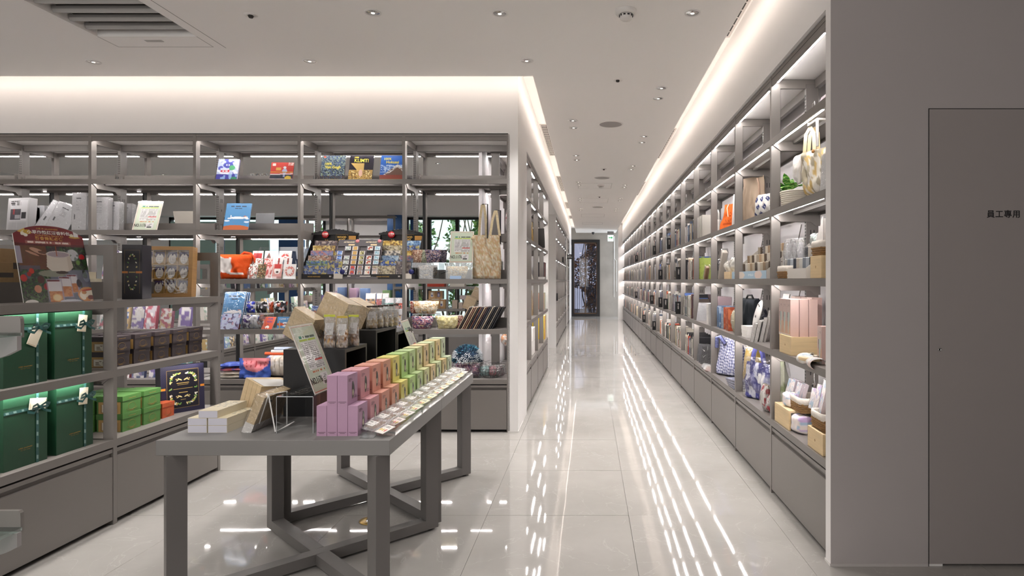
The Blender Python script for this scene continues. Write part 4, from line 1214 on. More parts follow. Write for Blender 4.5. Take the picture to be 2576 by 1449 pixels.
def sachet(u, v, a):
    A = Art(u, v, a, 'b08a4a'); A.rect(0.04, 0.55, 0.96, 0.97, '3b2d5a'); A.ell(0.5, 0.45, 0.38, 0.42, '8a7440'); A.ell(0.5, 0.45, 0.35, 0.395, 'e6e2dd')
    A.ell(0.5, 0.80, 0.10, 0.10, '3b2d5a'); A.lines(0.3, 0.32, 0.7, 0.55, 3, '8d8794', 0.4, 2, 14); A.rect(0.28, 0.17, 0.72, 0.20, '6d6670'); return A.c
cw, ch_ = (WC - 2 * t_) / 4, (HC - 2 * t_) / 3
for i in range(4):
    for j in range(3):
        if (i, j) == (0, 0): s0 = paint(cw * 0.88, ch_ * 0.9, 30, 32, sachet, 'sachet', wc, (0, 0, 0), m=CLOTHP); so = s0
        else: so = s0.copy(); COL.objects.link(so)
        so.location = (t_ + (i + 0.5) * cw, 0.022 - (0.006 if (i + j) % 2 else 0), t_ + j * ch_ + 0.002); so.rotation_euler = (-R(6), 0, 0)
MB().box(t_ * 0.6, 0.001, t_ * 0.6, WC - t_ * 0.6, 0.003, HC - t_ * 0.6, FILMF).build('clear_lid', wc)

# arched recipe poster
PW, PH, PA = 0.300, 0.352, 0.050
def poster(u, v, a):
    A = Art(u, v, a, '7c1c26')
    ph = 0.73
    photo = v < ph
    n1 = vnoise(u * 1.3, v, 9, 3); n2 = vnoise(u, v, 22, 5); n3 = vnoise(u, v, 60, 6)
    c = A.c
    base = np.stack([0.13 + 0.12 * n1, 0.15 + 0.10 * n2, 0.13 + 0.09 * n1], -1)
    c[photo] = base[photo]
    A.put(photo & (n2 > 0.62), '2f4a2c', 0.8); A.put(photo & (n3 > 0.75), '4b6b38', 0.6)
    A.put((v < 0.73) & (v > 0.42) & (u < 0.42) & (u + v * 0.2 > 0.12), '6e3b22', 0.85)                    # rattan chair
    A.put((v < 0.72) & (v > 0.50) & (u < 0.07), 'a9a6bd', 0.9)
    A.put((v < 0.42) & (v > 0.0) & (u > 0.40) & (n1 > 0.15), '6c7088', 0.85)                              # blue cloth
    A.put((v < 0.47) & (v > 0.30) & (u > 0.02) & (u < 0.3), '565a74', 0.7)
    A.ell(0.79, 0.62, 0.10, 0.08, 'a9aab8', 0.55); A.blobs(34, 0.6, 'd9dae2', 9, 0.8, ((u - 0.79) ** 2 / 0.008 + (v - 0.62) ** 2 / 0.006) < 1)
    A.ell(0.93, 0.60, 0.045, 0.035, 'b8141f'); A.ell(0.86, 0.52, 0.03, 0.035, '6f9a3c', 0.7)
    # foliage lower left with flowers
    A.put((u < 0.42) & (v < 0.42) & (n2 > 0.25), '1d3320', 0.85); A.blobs(60, 0.66, '3c5f33', 12, 0.9, (u < 0.42) & (v < 0.42))
    for (x, y, rr_, cc) in ((0.05, 0.31, 0.045, 'c01f22'), (0.17, 0.40, 0.035, 'c8321f'), (0.28, 0.29, 0.05, '4a1216'), (0.35, 0.20, 0.045, '9c1b25'), (0.22, 0.17, 0.05, 'c98a6c'), (0.13, 0.36, 0.03, 'a02020')): A.ell(x, y, rr_, rr_, cc)
    A.ell(0.46, 0.37, 0.20, 0.045, '8c8f7e', 0.9)
    # white pot and hand
    A.ell(0.30, 0.66, 0.12, 0.028, 'c99a82', 1, -0.45); A.ell(0.22, 0.63, 0.10, 0.014, 'c28f78', 1, -0.45); A.ell(0.36, 0.645, 0.06, 0.02, '6b4636', 1, -0.2)
    pot = (v < 0.63) & (v > 0.40) & (np.abs(u - 0.585) < 0.165 + (0.63 - v) * 0.16 - np.clip(0.46 - v, 0, 1) ** 1.2 * 2.4)
    A.put(pot, 'd8cfc4'); A.put(pot & (u > 0.70), 'c2b5a8', 0.6); A.ell(0.585, 0.625, 0.175, 0.045, 'cfc6c4'); A.ell(0.585, 0.622, 0.155, 0.035, 'a89aa2')
    A.rect(0.555, 0.60, 0.565, 0.74, '9a4a24'); A.ell(0.60, 0.385, 0.09, 0.02, '3a2a28')
    # bags of spice
    for (x, y, s) in ((0.73, 0.25, 0.85), (0.62, 0.21, 0.95), (0.46, 0.15, 1.15)):
        A.rect(x - 0.10 * s, y - 0.16 * s, x + 0.10 * s, y + 0.13 * s, 'a89cb0', 0.75); A.rect(x - 0.08 * s, y - 0.15 * s, x + 0.08 * s, y + 0.0 * s, 'b8744a'); A.blobs(50, 0.5, 'd8a070', 2, 0.6, (np.abs(u - x) < 0.08 * s) & (np.abs(v - y + 0.08) < 0.07 * s))
        A.rect(x - 0.085 * s, y - 0.01, x + 0.085 * s, y + 0.10 * s, 'dcd8dd'); A.rect(x - 0.085 * s, y + 0.10 * s, x + 0.07 * s, y + 0.118 * s, '6d1f2c')
    A.ell(0.47, 0.055, 0.07, 0.05, 'e3b277'); A.ell(0.47, 0.055, 0.055, 0.038, 'f0d9a8')
    A.ell(0.93, 0.09, 0.15, 0.10, 'c98a55'); A.blobs(26, 0.52, 'efe3cf', 15, 1, ((u - 0.93) ** 2 / 0.016 + (v - 0.08) ** 2 / 0.006) < 1); A.ell(0.93, 0.15, 0.09, 0.012, 'b8402a', 1, 0.15); A.ell(0.97, 0.05, 0.05, 0.03, '7a2018')
    A.ell(0.11, 0.0, 0.09, 0.035, 'e4e1dc'); A.ell(0.66, 0.0, 0.16, 0.03, 'c9cbd6'); A.ell(0.82, 0.24, 0.035, 0.055, '2b2236'); A.ell(0.95, 0.33, 0.05, 0.07, 'a8aec4', 0.5)
    A.put((v > ph) & (v < ph + 0.03), '3d1518', 0.5)
    # header: botanical vignettes and strip
    for (x, y, rx, ry, cc) in ((0.11, 0.93, 0.06, 0.035, 'd8b25c'), (0.16, 0.895, 0.05, 0.03, 'e9dcae'), (0.20, 0.905, 0.055, 0.03, 'c9a23c'), (0.13, 0.88, 0.03, 0.02, 'f3eddc'), (0.17, 0.865, 0.03, 0.02, 'f6f1e4'),
                           (0.87, 0.865, 0.085, 0.016, 'c49a4a'), (0.83, 0.89, 0.03, 0.02, 'e6dcc4')): A.ell(x, y, rx, ry, cc)
    A.rect(0.86, 0.87, 0.93, 0.945, 'ece8ea')
    A.put((np.abs(v - 0.775) < 0.020) & (u > 0.15) & (u < 0.80), 'a5625a'); A.lines(0.18, 0.765, 0.77, 0.787, 1, 'f0dcd4', 1.0, 4, 44)
    return A.c
po = thing('recipe_poster', 'arched dark-red poster with a white pot photo standing on the gondola', 'poster', (-2.74, 2.885, 1.2005), 0, None, rot=(-R(15), 0, R(70)))
nxp, nyp = 170, 220
u = np.linspace(0, 1, nxp + 1)[:, None] * np.ones((1, nyp + 1)); t = np.ones((nxp + 1, 1)) * np.linspace(0, 1, nyp + 1)[None, :]
side = 1 - np.abs(2 * u - 1) ** 2.4
hm = PH + PA * side
zz = t * hm; vv = zz / (PH + PA)
xx = (u - 0.5) * PW + PW / 2 - 0.012 * np.where(vv > 0.85, (vv - 0.85) / 0.15, 0) * 0
cc = np.clip(poster(u, vv, PW / (PH + PA)), 0, 1)
grid('front_print', xx[::-1], np.full_like(xx, -0.0006)[::-1], zz[::-1], GLOSSP, cc[::-1], po, smooth=False)
out = [(0, 0), (PW, 0)] + [(PW * q, PH + PA * (1 - abs(2 * q - 1) ** 2.4)) for q in np.linspace(1, 0, 24)]
bb = MB(); bb.prism(out, 'y', 0, 0.006, WHITEP); bb.build('foam_board', po)
LW = mat('letter_white', 'f3ece6', rough=0.5); LG = mat('letter_gold', 'e0a85c', rough=0.5)
hh = PH + PA
text('小草 作 GRASSPHERE', 0.010, LG, po, (PW * 0.48, -0.001, hh * 0.955))
text('小草作熱紅酒香料包', 0.0205, LW, po, (PW * 0.50, -0.001, hh * 0.905), bold=0.0003)
text('Mulled-Wine Recipe Kit', 0.0125, LG, po, (PW * 0.50, -0.001, hh * 0.867))
text('聚會微醺必備', 0.0190, LG, po, (PW * 0.49, -0.001, hh * 0.825), space=1.12, bold=0.0004)
MB().prism([(0.20, 0.0), (0.20, 0.25), (0.19, 0.25), (0.05, 0.0)], 'x', PW / 2 - 0.004, PW / 2 + 0.004, WHITEP) if False else None
MB().box(PW / 2 - 0.03, 0.006, 0.0, PW / 2 + 0.03, 0.09, 0.003, WHITEP).build('strut', po, None, (R(-20), 0, 0))

# kraft items on the rear half of the top shelf
for i, (px, w_, h_, v_) in enumerate(((30, 0.16, 0.27, 0.40), (4, 0.12, 0.20, 0.36), (228, 0.08, 0.16, 0.45), (246, 0.06, 0.12, 0.42))):
    X, Y = GK(px, v_)
    r = carton('kraft_carton', ['tall kraft carton with a dark band behind the recipe poster', 'small kraft carton at the left frame edge', 'kraft sleeve carton right of the recipe poster', 'small cream carton between poster and post'][i], 'carton', (X, max(Y, 2.33), 1.2), pi / 2, w_, 0.08, h_, KRAFT if i < 2 else CREAM)
    MB().box(-w_ / 2 - 0.0005, -0.0006, h_ * 0.62, w_ / 2 + 0.0005, 0.0, h_ * 0.74, mat('band_grey', '57524c', rough=0.6)).build('paper_band', r)

# ================================================================== front table goods
stack = [(472, 0, 1089), (523, 0, 1089), (472, 1, 1089), (523, 1, 1089), (499, 2, 1089)]
def floralcover(u, v, a):
    A = Art(u, v, a, 'd9ceb2'); A.blobs(30, 0.66, '7d7f78', 3, 0.7, (np.abs(v - 0.62) < 0.25)); return A.c
for i, (px, lvl, py) in enumerate(stack):
    p = PZ(px, py, ZT)
    r = thing('slim_box', ['slim cream box, bottom of the stack, left', 'slim cream box, bottom of the stack, right', 'slim cream box, middle of the stack, left', 'slim cream box, middle of the stack, right', 'slim cream box on top of the stack, with grey flower print'][i], 'box', (p.x, p.y, ZT + lvl * 0.0305), 0, 'slim cream boxes on the table corner')
    MB().box(0, 0.0008, 0, 0.079, 0.21, 0.030, CREAM).build('sleeve', r)
    MB().box(0.0012, 0, 0.0012, 0.0778, 0.001, 0.0288, mat('lilac_tray', 'd3d2dd', rough=0.6)).build('inner_tray', r)
    q = paint(0.079, 0.209, 20, 40, floralcover, 'top_print', r, (0.0395, 0.0008, 0.0303), (-pi / 2, 0, 0))

# framed print pack on a white wire easel
ea = thing('print_pack', 'clear-wrapped thick white and wood print pack leaning on a wire easel', 'print pack', (-1.435, 2.46, ZT + 0.003), 0, None, rot=(-R(22), 0, -pi / 2))
MB().box(-0.215, 0.0, 0.045, 0.0, 0.035, 0.165, PALEW2).build('boards', ea, bev=0.001)
MB().box(-0.217, -0.002, 0.0, 0.002, 0.037, 0.045, PAPER).build('white_base', ea)
MB().box(-0.219, -0.004, -0.002, 0.004, 0.039, 0.168, FILM).build('clear_wrap', ea)
wz = thing('wire_easel', 'small folding white wire easel holding the print pack', 'easel', (-1.35, 2.47, ZT), 0)
eb = MB()
eb.tube([(0.02, 0.0, 0.155), (0.055, -0.015, 0.005), (0.095, 0.0, 0.025), (0.100, 0.05, 0.03), (0.06, 0.07, 0.005), (0.045, 0.10, 0.15)], 0.0028, WIRE, 8)
eb.tube([(-0.03, 0.02, 0.03), (0.02, 0.0, 0.155), (0.045, 0.10, 0.15)], 0.0025, WIRE, 8)
eb.build('frame', wz)
eb = MB(); eb.tube([(0.025, -0.004, 0.128), (0.025, 0.006, 0.128)], 0.006, CHROME, 10); eb.build('hinge', wz)
# block of wooden-covered notebooks
nb = thing('notebook_block', 'block of pale wood-covered notebooks with a white slip on top', 'notebooks', (-1.585, 2.72, ZT), 0, None, rot=(R(-8), R(12), R(-33)))
for i in range(4):
    MB().box(-0.055 + i * 0.035, 0, 0.0, -0.022 + i * 0.035, 0.17, 0.175, PALEW2).build('notebook', nb, bev=0.0008)
MB().box(-0.02, 0.01, 0.176, 0.088, 0.15, 0.1775, PAPER).build('paper_slip', nb)
# acrylic riser with the sign
xr0, xr1 = (695 - CX) * 2.45 / F, (788 - CX) * 2.45 / F
acrylic_riser('clear acrylic riser on the front table carrying the numbered sign', ((xr0 + xr1) / 2, 2.45, ZT), 0, xr1 - xr0, 0.25, 0.152)
price_sign('green price sign NO.1176 leaning on the clear riser of the front table', (-1.142, 2.585, 0.8325), pi / 2, 21, 0.21, 0.305, film=2)
# loose clear bags on the riser
mb = MB(); rs_ = random.Random(5)
for i in range(3):
    x0 = xr0 + 0.02 + i * 0.01; mb.add([(x0, 2.47 + i * 0.02, 0.8325 + 0.002 * i), (x0 + 0.08, 2.48, 0.836 + i * 0.003), (x0 + 0.10, 2.66, 0.840 + i * 0.003), (x0 + 0.02, 2.64, 0.836 + i * 0.004)], [(0, 1, 2, 3)], FILM)
one('clear_sleeve', mb, 'loose clear film sleeves lying on the riser beside the sign', 'sleeve')
tr2 = MB().box(0, 0, 0, 0.055, 0.03, 0.004, CLEAR); tr2.box(0, 0.026, 0.004, 0.055, 0.03, 0.02, CLEAR)
p = PZ(905, 1103, ZT); one('card_holder', tr2, 'small empty clear card holder at the front edge of the table', 'card holder', (p.x, p.y - 0.005, ZT))

# black display cubes, open to the aisle
BLKW = mat('black_wood', '1e1e20', rough=0.5, bump=0.05, bscale=80, stretch=(1, 1, 0.15))
EDG = mat('cube_edge_grey', '4a4744', rough=0.5)
def cube(x0, x1, y0, y1, h, lab):
    r = thing('display_cube', lab, 'display cube', (x0, y0, ZT), 0, 'black display cubes on the table')
    w, d = x1 - x0, y1 - y0; t = 0.016
    MB().box(0, 0, h - t, w - 0.0006, d, h, BLKW).build('top_board', r)
    MB().box(0, 0, 0, w - 0.0006, t, h - t, BLKW).build('side_board', r); MB().box(0, d - t, 0, w - 0.0006, d, h - t, BLKW).build('side_board', r)
    MB().box(0, t, 0, t, d - t, h - t, BLKW).build('back_board', r); MB().box(t, t, 0, w, d - t, t, BLKW).build('base_board', r)
    e = MB(); x = w - 0.0006
    for bx in ((0, h - t, d, h), (0, 0, t, h - t), (d - t, 0, d, h - t)): e.box(x, bx[0], bx[1], x + 0.0008, bx[2], bx[3], EDG)
    e.build('edge_band', r)
    return r
CXR = -1.128
cube(-1.413, CXR, 2.75, 3.02, 0.31, 'lowest black display cube nearest the camera, open towards the aisle')
cube(-1.43, CXR, 3.15, 3.485, 0.365, 'tallest black display cube in the middle of the table')
cube(-1.42, CXR, 3.50, 3.80, 0.325, 'black display cube behind the tallest one, half hidden by a sign')
# wrapped kraft blocks on the cubes
wrapped_brick('clear-wrapped wooden block tipped on the nearest black cube, behind the big sign', (-1.40, 2.86, ZT + 0.345), (0, R(28), R(-14)), 0.13, 0.07, 0.145, group='wrapped blocks on the cubes')
wrapped_brick('largest clear-wrapped wooden block, tipped behind the first one', (-1.29, 2.95, ZT + 0.38), (R(-8), R(24), R(-18)), 0.15, 0.10, 0.175, group='wrapped blocks on the cubes')
wrapped_brick('clear-wrapped wooden block on the tallest black cube beside the dark-topped bags', (-1.295, 3.30, ZT + 0.385), (0, R(25), R(-12)), 0.14, 0.10, 0.13, group='wrapped blocks on the cubes')
def mush(c1, c2, c3):
    def fn(u, v, a):
        A = Art(u, v, a, c1); A.blobs(9, 0.5, c2, 4); A.blobs(14, 0.62, c3, 8); A.put(v < 0.25, c3, 0.5); return A.c
    return fn
for i, (px, py, h_) in enumerate(((800, 862, 0.150), (829, 875, 0.158), (861, 870, 0.152), (890, 865, 0.152), (846, 858, 0.150))):
    p = PZ(px, py + 6, ZT + 0.31)
    yy = min(max(p.y, 2.80), 2.98)
    gusset_bag('clear mushroom bag with yellow-green header on nearest cube, %s' % ['leftmost', 'front one, largest', 'fourth from the left', 'rightmost', 'behind the others'][i],
               ((px - CX) * yy / F, yy, ZT + 0.3105), R(12 - 6 * i), 0.054, h_, 'c9cf4a' if i != 2 else 'c8b048', mush('8a6038', 'c9a272', 'ddd4c8'), 'food bags with yellow-green header', 40 + i)
for i, (px, yy) in enumerate(((940, 3.235), (955, 3.29), (968, 3.34), (981, 3.395), (994, 3.45))):
    gusset_bag('cream bag with a dark brown top on the tallest cube, %s from the left' % ['first', 'second', 'third', 'fourth', 'fifth'][i], ((px - CX) * yy / F - 0.01, yy, ZT + 0.3655), R(14), 0.060, 0.125, '3a2a22', mush('c9b48c', 'e2d6bc', 'b89a6a'), 'food bags with dark top', 60 + i, lean=0.01)
price_sign('green price sign leaning behind the black cubes near the far end of the table', (-1.05, 3.72, ZT + 0.10), pi / 2 + 0.1, 20, 0.21, 0.30)
MB_ = MB().box(-0.05, 0, 0, 0.05, 0.10, 0.10, CLEAR); one('acrylic_block', MB_, 'clear acrylic block under the far sign', 'riser', (-1.06, 3.69, ZT), 0)

# rainbow cartons in two rows
RB = ['b893ae', 'd19aa0', 'd79a88', 'd9a288', 'd9d07a', 'adc982', 'b3c790', 'c6c896', 'd2be92', 'c2cba0', 'd3c08e', 'bcc8aa']
RN = ['mauve', 'pink', 'salmon', 'peach', 'yellow', 'lime green', 'light green', 'khaki green', 'tan', 'pale green', 'sand', 'mint']
bw_, bd_, bh_ = 0.0412, 0.105, 0.122
wnd = MB(); n = 16
WD = mat('window_dark', '2e241e', rough=0.25)
wnd.add([(0.0006, 0.052 + 0.019 * math.cos(2 * pi * j / n) * (1 if math.cos(2 * pi * j / n) > 0 else 0.25), 0.055 + 0.036 * math.sin(2 * pi * j / n)) for j in range(n)], [tuple(range(n))], WD)
WB_ = mat('sachet_beige', 'cbbfa6', rough=0.5)
wnd.add([(0.0009, 0.054 + 0.007 * math.cos(2 * pi * j / 8), 0.045 + 0.014 * math.sin(2 * pi * j / 8)) for j in range(8)], [tuple(range(8))], WB_)
PRT = mat('fine_print', '6f5560', rough=0.6)
lines_ = MB()
for k, (y0, y1, z) in enumerate(((0.012, 0.04, 0.104), (0.012, 0.05, 0.099), (0.012, 0.035, 0.094), (0.072, 0.09, 0.030), (0.072, 0.096, 0.025), (0.070, 0.096, 0.020))): lines_.box(0, y0, z, 0.0006, y1, z + 0.0016, PRT)
spine_ = MB(); spine_.box(-0.016, -0.0006, 0.014, 0.016, 0, 0.0158, PRT); spine_.box(-0.010, -0.0006, 0.0095, 0.010, 0, 0.011, PRT)
dots_ = []
wobj = None
def rainbow(i, x_right, z, label, grp, face):
    global wobj
    m = mat('carton_' + RN[i].replace(' ', '_'), RB[i], rough=0.6)
    r = thing('rainbow_carton', label, 'carton', (x_right - bw_ / 2, 2.406 + i * 0.139, z), 0, grp)
    key = ('rb', i)
    cpart(key, 'carton', lambda: MB().box(-bw_ / 2 + 0.0004, 0, 0, bw_ / 2 - 0.0004, bd_, bh_, m), r)
    cpart('rb_flap', 'flap_line', lambda: MB().box(-bw_ / 2 + 0.001, 0.0005, bh_, bw_ / 2 - 0.001, 0.0015, bh_ + 0.0005, PRT), r) if False else None
    cpart('rb_sp', 'spine_print', lambda: spine_, r)
    if face:
        cpart('rb_w', 'window', lambda: wnd, r, (bw_ / 2, 0, 0)); cpart('rb_l', 'side_print', lambda: lines_, r, (bw_ / 2, 0, 0))
    return r
crow = ['against the aisle side', 'second in from the aisle', 'third in from the aisle', 'fourth in from the aisle']
XC = -0.935
for i in range(12):
    for k in range(4 if i == 0 else 3):
        rainbow(i, XC - k * 0.042, ZT, '%s carton in the lower row, %s' % (RN[i], crow[k]), 'rainbow cartons, lower row', k == 0)
    for k in range(2):
        rainbow(i, XC - 0.042 - k * 0.042, ZT + bh_ + 0.0003, '%s carton in the upper row, %s' % (RN[i], ['against the aisle side', 'second in from the aisle'][k]), 'rainbow cartons, upper row', k == 0)
# sample packets along the edge
CARDC = ['f0ece6', 'f2e6e0', 'f0ece6', 'eef0d8', 'eef0d2', 'eef2d8', 'f0eee0', 'f0f0dc', 'efefdf', 'f0eee2', 'f2f0c8', 'f0ede0']
for i in range(12):
    y = 2.455 + i * 0.133
    r = thing('sample_packet', 'flat clear sample packet with white card at the table edge, %s from the front' % ORD[i].replace('nearest', 'first'), 'packet', (-0.868, y, ZT + 0.030), 0, 'sample packets along the table edge', rot=(R(14), R(3), R(-30 + (i * 37 % 7) - 3)))
    MB().box(-0.085, -0.050, 0, 0.034, 0.050, 0.004, FILMS).build('film_pouch', r)
    MB().box(-0.050, -0.030, 0.0015, 0.012, 0.030, 0.0030, mat('packet_brown', '9c8468', rough=0.7)).build('contents', r)
    def lab_(u, v, a):
        A = Art(u, v, a, 'eeece8'); A.lines(0.1, 0.3, 0.8, 0.8, 4, '8a8a84', 0.35, 3, 16); return A.c
    def card_(u, v, a, k=i):
        A = Art(u, v, a, CARDC[k]); A.lines(0.1, 0.7, 0.9, 0.9, 2, '555555', 0.5, 3, 12)
        for q in range(3): A.ell(0.2 + q * 0.28, 0.38, 0.09, 0.16, ['e0b840', 'd8c060', 'd06a5a'][(q + k) % 3])
        return A.c
    paint(0.052, 0.036, 14, 10, lab_, 'label', r, (-0.040, -0.020, 0.0045), (-pi / 2, 0, 0))
    MB().box(0.030, -0.045, 0.001, 0.082, 0.020, 0.0025, PAPER).build('card', r)
    paint(0.050, 0.062, 22, 18, card_, 'card_print', r, (0.056, -0.044, 0.003), (-pi / 2, 0, 0))
for i in range(4):
    one('acrylic_slope', MB().prism([(0, 0), (0.16, 0), (0.16, 0.026), (0, 0.018)], 'y', 0, 0.38, CLEAR), 'clear sloped strip under the sample packets, %s' % ORD[i], 'display strip', (-0.945, 2.41 + i * 0.40, ZT + 0.0006), 0, 'clear strips under the sample packets')
# ================================================================== back rack goods
def bpos(px, v, z): 
    x, y = BK(px, v); return (x, y, z)
# --- top shelf
def kid(u, v, a):
    A = Art(u, v, a, 'b9c6e6'); A.blobs(7, 0.5, '5a5fb8', 2); A.blobs(11, 0.6, 'e6ecf6', 5); A.put(v < 0.30, '4b49a0'); A.blobs(9, 0.55, '8fb2e0', 9, 1, v < 0.3)
    A.ell(0.5, 0.72, 0.24, 0.13, '4f55a8'); A.rect(0.18, 0.40, 0.60, 0.50, 'c03a48'); A.rect(0.16, 0.50, 0.5, 0.58, 'ccd8ee'); A.ell(0.70, 0.60, 0.14, 0.12, '5aa878'); A.ell(0.45, 0.44, 0.06, 0.03, 'f0e8ea'); A.ell(0.3, 0.44, 0.05, 0.03, 'f0e8ea')
    A.ell(0.85, 0.10, 0.14, 0.10, '3f8a6a'); A.rect(0.4, 0.70, 0.46, 0.77, 'dfe4f4'); A.rect(0.52, 0.70, 0.58, 0.77, 'dfe4f4'); A.lines(0.2, 0.0, 0.6, 0.04, 1, 'f0f0f0', 1, 2, 20); return A.c
slab('picture_book', 'blue and violet picture book with painted houses on the top shelf', 'book', bpos(568, 0.10, 2.1805), R(4), 0.178, 0.212, 0.016, '4b49a0', 16, kid, film=False, gloss=True)
def redmag(u, v, a):
    A = Art(u, v, a, 'c8392e'); A.rect(0.08, 0.80, 0.22, 0.94, 'e9dfd8'); A.put(v < 0.32, '2f3648'); A.put(v < 0.10, 'e6cfd0'); A.ell(0.62, 0.72, 0.07, 0.07, 'e8ecf4'); A.ell(0.62, 0.52, 0.11, 0.13, 'b9c2e2'); A.rect(0.58, 0.2, 0.66, 0.45, '9aa4d0')
    A.rect(0.25, 0.55, 0.45, 0.72, 'd8a850'); A.put((v > 0.82) & (u > 0.75) & (((u + v) * 14 % 1) > 0.5), 'f0e4dc'); A.put((v > 0.44) & (v < 0.48), 'd6a040'); A.ell(0.80, 0.16, 0.14, 0.10, 'e8c84a'); A.put((np.abs(v - 0.33 - 0.05 * u) < 0.035), 'e9e9ee', 0.8); return A.c
r = slab('magazine', 'red magazine with a figure in a blue-white spacesuit style coat on the top shelf', 'magazine', bpos(706, 0.08, 2.1805), R(2), 0.196, 0.172, 0.006, 'b23a30', 14, redmag, film='flat')
text('LE', 0.018, mat('letter_blue', '4a5fae', rough=0.5), r, (-0.045, -0.0012, 0.010))
r = slab('framed_card', 'small silver-framed dark card standing behind the stop of the top shelf', 'picture frame', bpos(648, 0.40, 2.1805), 0, 0.165, 0.125, 0.008, 'b8b8ba', 10, lambda u, v, a: floral('2b2a2c', ['6a5a4a', '8a8a86'], 12, 3)(u, v, a), pages=False)
YELL = mat('letter_yellow', 'd9c93a', rough=0.4)
def art1(u, v, a):
    A = Art(u, v, a, '3a4a5c'); n = vnoise(u * 2 + v, v * 3, 16, 4); A.put(n > 0.5, '56688a'); A.put(n > 0.7, '8b9a7a'); A.put((v < 0.5) & (n < 0.4), '232c38'); A.put(v < 0.055, 'd8cc48'); A.put((v > 0.055) & (v < 0.2) & (n > 0.55), '4a3a34'); A.ell(0.12, 0.94, 0.05, 0.03, 'c0473a'); return A.c
def art2(u, v, a):
    A = Art(u, v, a, '1d1a28'); n = vnoise(u, v, 26, 6); A.put(v < 0.42, 'a9874a'); A.put((v < 0.42) & (n > 0.5), '6d5530'); A.put((v < 0.42) & (n > 0.72), 'd9c48a'); A.put((v < 0.7) & (u + v > 0.75) & (u < 0.62) & (v > 0.38), 'bfa060'); A.ell(0.5, 0.30, 0.08, 0.14, 'cfa79a'); A.put(v < 0.055, 'd8cc48'); return A.c
def art3(u, v, a):
    A = Art(u, v, a, '2c5fae'); n = vnoise(u * 3, v * 9, 6, 2); A.put((v < 0.62) & (v > 0.32) & (n > 0.52), 'a9c2e2'); h = 0.66 - np.abs(u - 0.72) * 0.75; A.put(v < h, '6d5348'); A.put((v < h) & (v > h - 0.12) & (n > 0.4), 'd9d9d6'); A.put(v < 0.22, '8a4238'); A.put(v < 0.055, 'd8cc48'); return A.c
for (px, fn, t1, t2, lab, z1) in ((834, art1, '100%', 'Van Gogh', 'dark blue-green art book with yellow 100% Van Gogh title', 0.66), (905, art2, '100%', 'KLIMT!', 'black and gold art book with yellow 100% KLIMT! title', 0.92), (984, art3, '100%', 'Hokusai', 'blue art book with yellow 100% Hokusai title and a brown cone', 0.86)):
    r = slab('art_book', lab, 'book', bpos(px, 0.08, 2.1805), R(1), 0.208, 0.238, 0.010, '232a38' if px < 950 else '23559c', 14, fn, gloss=True, film='flat', nx=60, ny=60)
    text(t1, 0.030 if px != 905 else 0.018, YELL, r, (-0.045, -0.0012, 0.238 * z1), bold=0.0006)
    text(t2, 0.036 if px != 905 else 0.044, YELL, r, (0, -0.0012, 0.238 * (z1 - 0.13)), bold=0.0008, sx=0.95)
def bookends(bx, z, lab):
    for j in range(2):
        g = MB(); w_ = 0.055; h_ = 0.085
        x = 0; g.box(0, 0, 0, 0.002, 0.02, h_, GREY); g.box(0, 0.045, 0, 0.002, 0.065, h_, GREY); g.box(0, 0.02, h_ - 0.022, 0.002, 0.045, h_, GREY); g.box(0, 0, 0, 0.05, 0.065, 0.002, GREY)
        one('bookend', g, '%s, %s' % (lab, ['left', 'right'][j]), 'bookend', (bx + 0.05 + j * 0.035, YB + 0.22, z + 0.0005), 0, 'grey steel bookends in the back rack')
for k in range(5):
    bookends(XB0 + k * BW, 2.18, 'U-shaped grey steel bookend on the top shelf, %s bay' % blab[k])
    if k < 3: bookends(XB0 + k * BW, 1.744, 'U-shaped grey steel bookend on the second shelf, %s bay' % blab[k])
# --- second shelf (1.744)
price_sign('green price sign NO.1176 on the second shelf of the back rack', bpos(363, 0.10, 1.7445), R(2), 18, 0.215, 0.285)
slab('sign_holder', 'pale back of a sign holder facing the rear room, second shelf', 'sign', bpos(472, 0.52, 1.7445), R(180), 0.20, 0.22, 0.003, 'cfc9bf', 14, lambda u, v, a: Art(u, v, a, 'd5d3c8').rect(0.2, 0.5, 0.8, 0.55, 'c9cf78').c, pages=False)
def dog(u, v, a):
    A = Art(u, v, a, '4f8fc4'); A.c *= (0.82 + 0.22 * (1 - v))[..., None]
    A.put(v < 0.20 - 0.25 * (u - 0.45) ** 2, 'c4683a'); A.ell(0.52, 0.46, 0.30, 0.045, 'ece8ea'); A.ell(0.85, 0.47, 0.08, 0.045, 'ece8ea'); A.ell(0.20, 0.44, 0.10, 0.02, 'ece8ea'); A.ell(0.90, 0.43, 0.08, 0.018, 'ece8ea')
    A.ell(0.24, 0.52, 0.012, 0.05, 'ece8ea'); A.ell(0.80, 0.52, 0.07, 0.010, 'c4683a'); A.ell(0.10, 0.355, 0.11, 0.03, 'dfe6ee'); A.ell(0.90, 0.31, 0.11, 0.03, 'dfe6ee'); A.ell(0.38, 0.30, 0.02, 0.012, 'b05a62')
    A.lines(0.2, 0.86, 0.8, 0.91, 1, '27364a', 1, 4, 20); A.lines(0.36, 0.79, 0.7, 0.825, 1, '27364a', 1, 6, 22); return A.c
r = slab('picture_book', 'tall blue picture book with a long white dog leaping over orange ground', 'book', bpos(592, 0.08, 1.7445), R(2), 0.216, 0.255, 0.010, '3f6f9c', 15, dog, nx=60, ny=70, gloss=False)
slab('display_board', 'plain grey display board standing behind the stop of the second shelf', 'board', bpos(664, 0.42, 1.7445), R(2), 0.17, 0.195, 0.004, '8f9092', 8, None, pages=False)
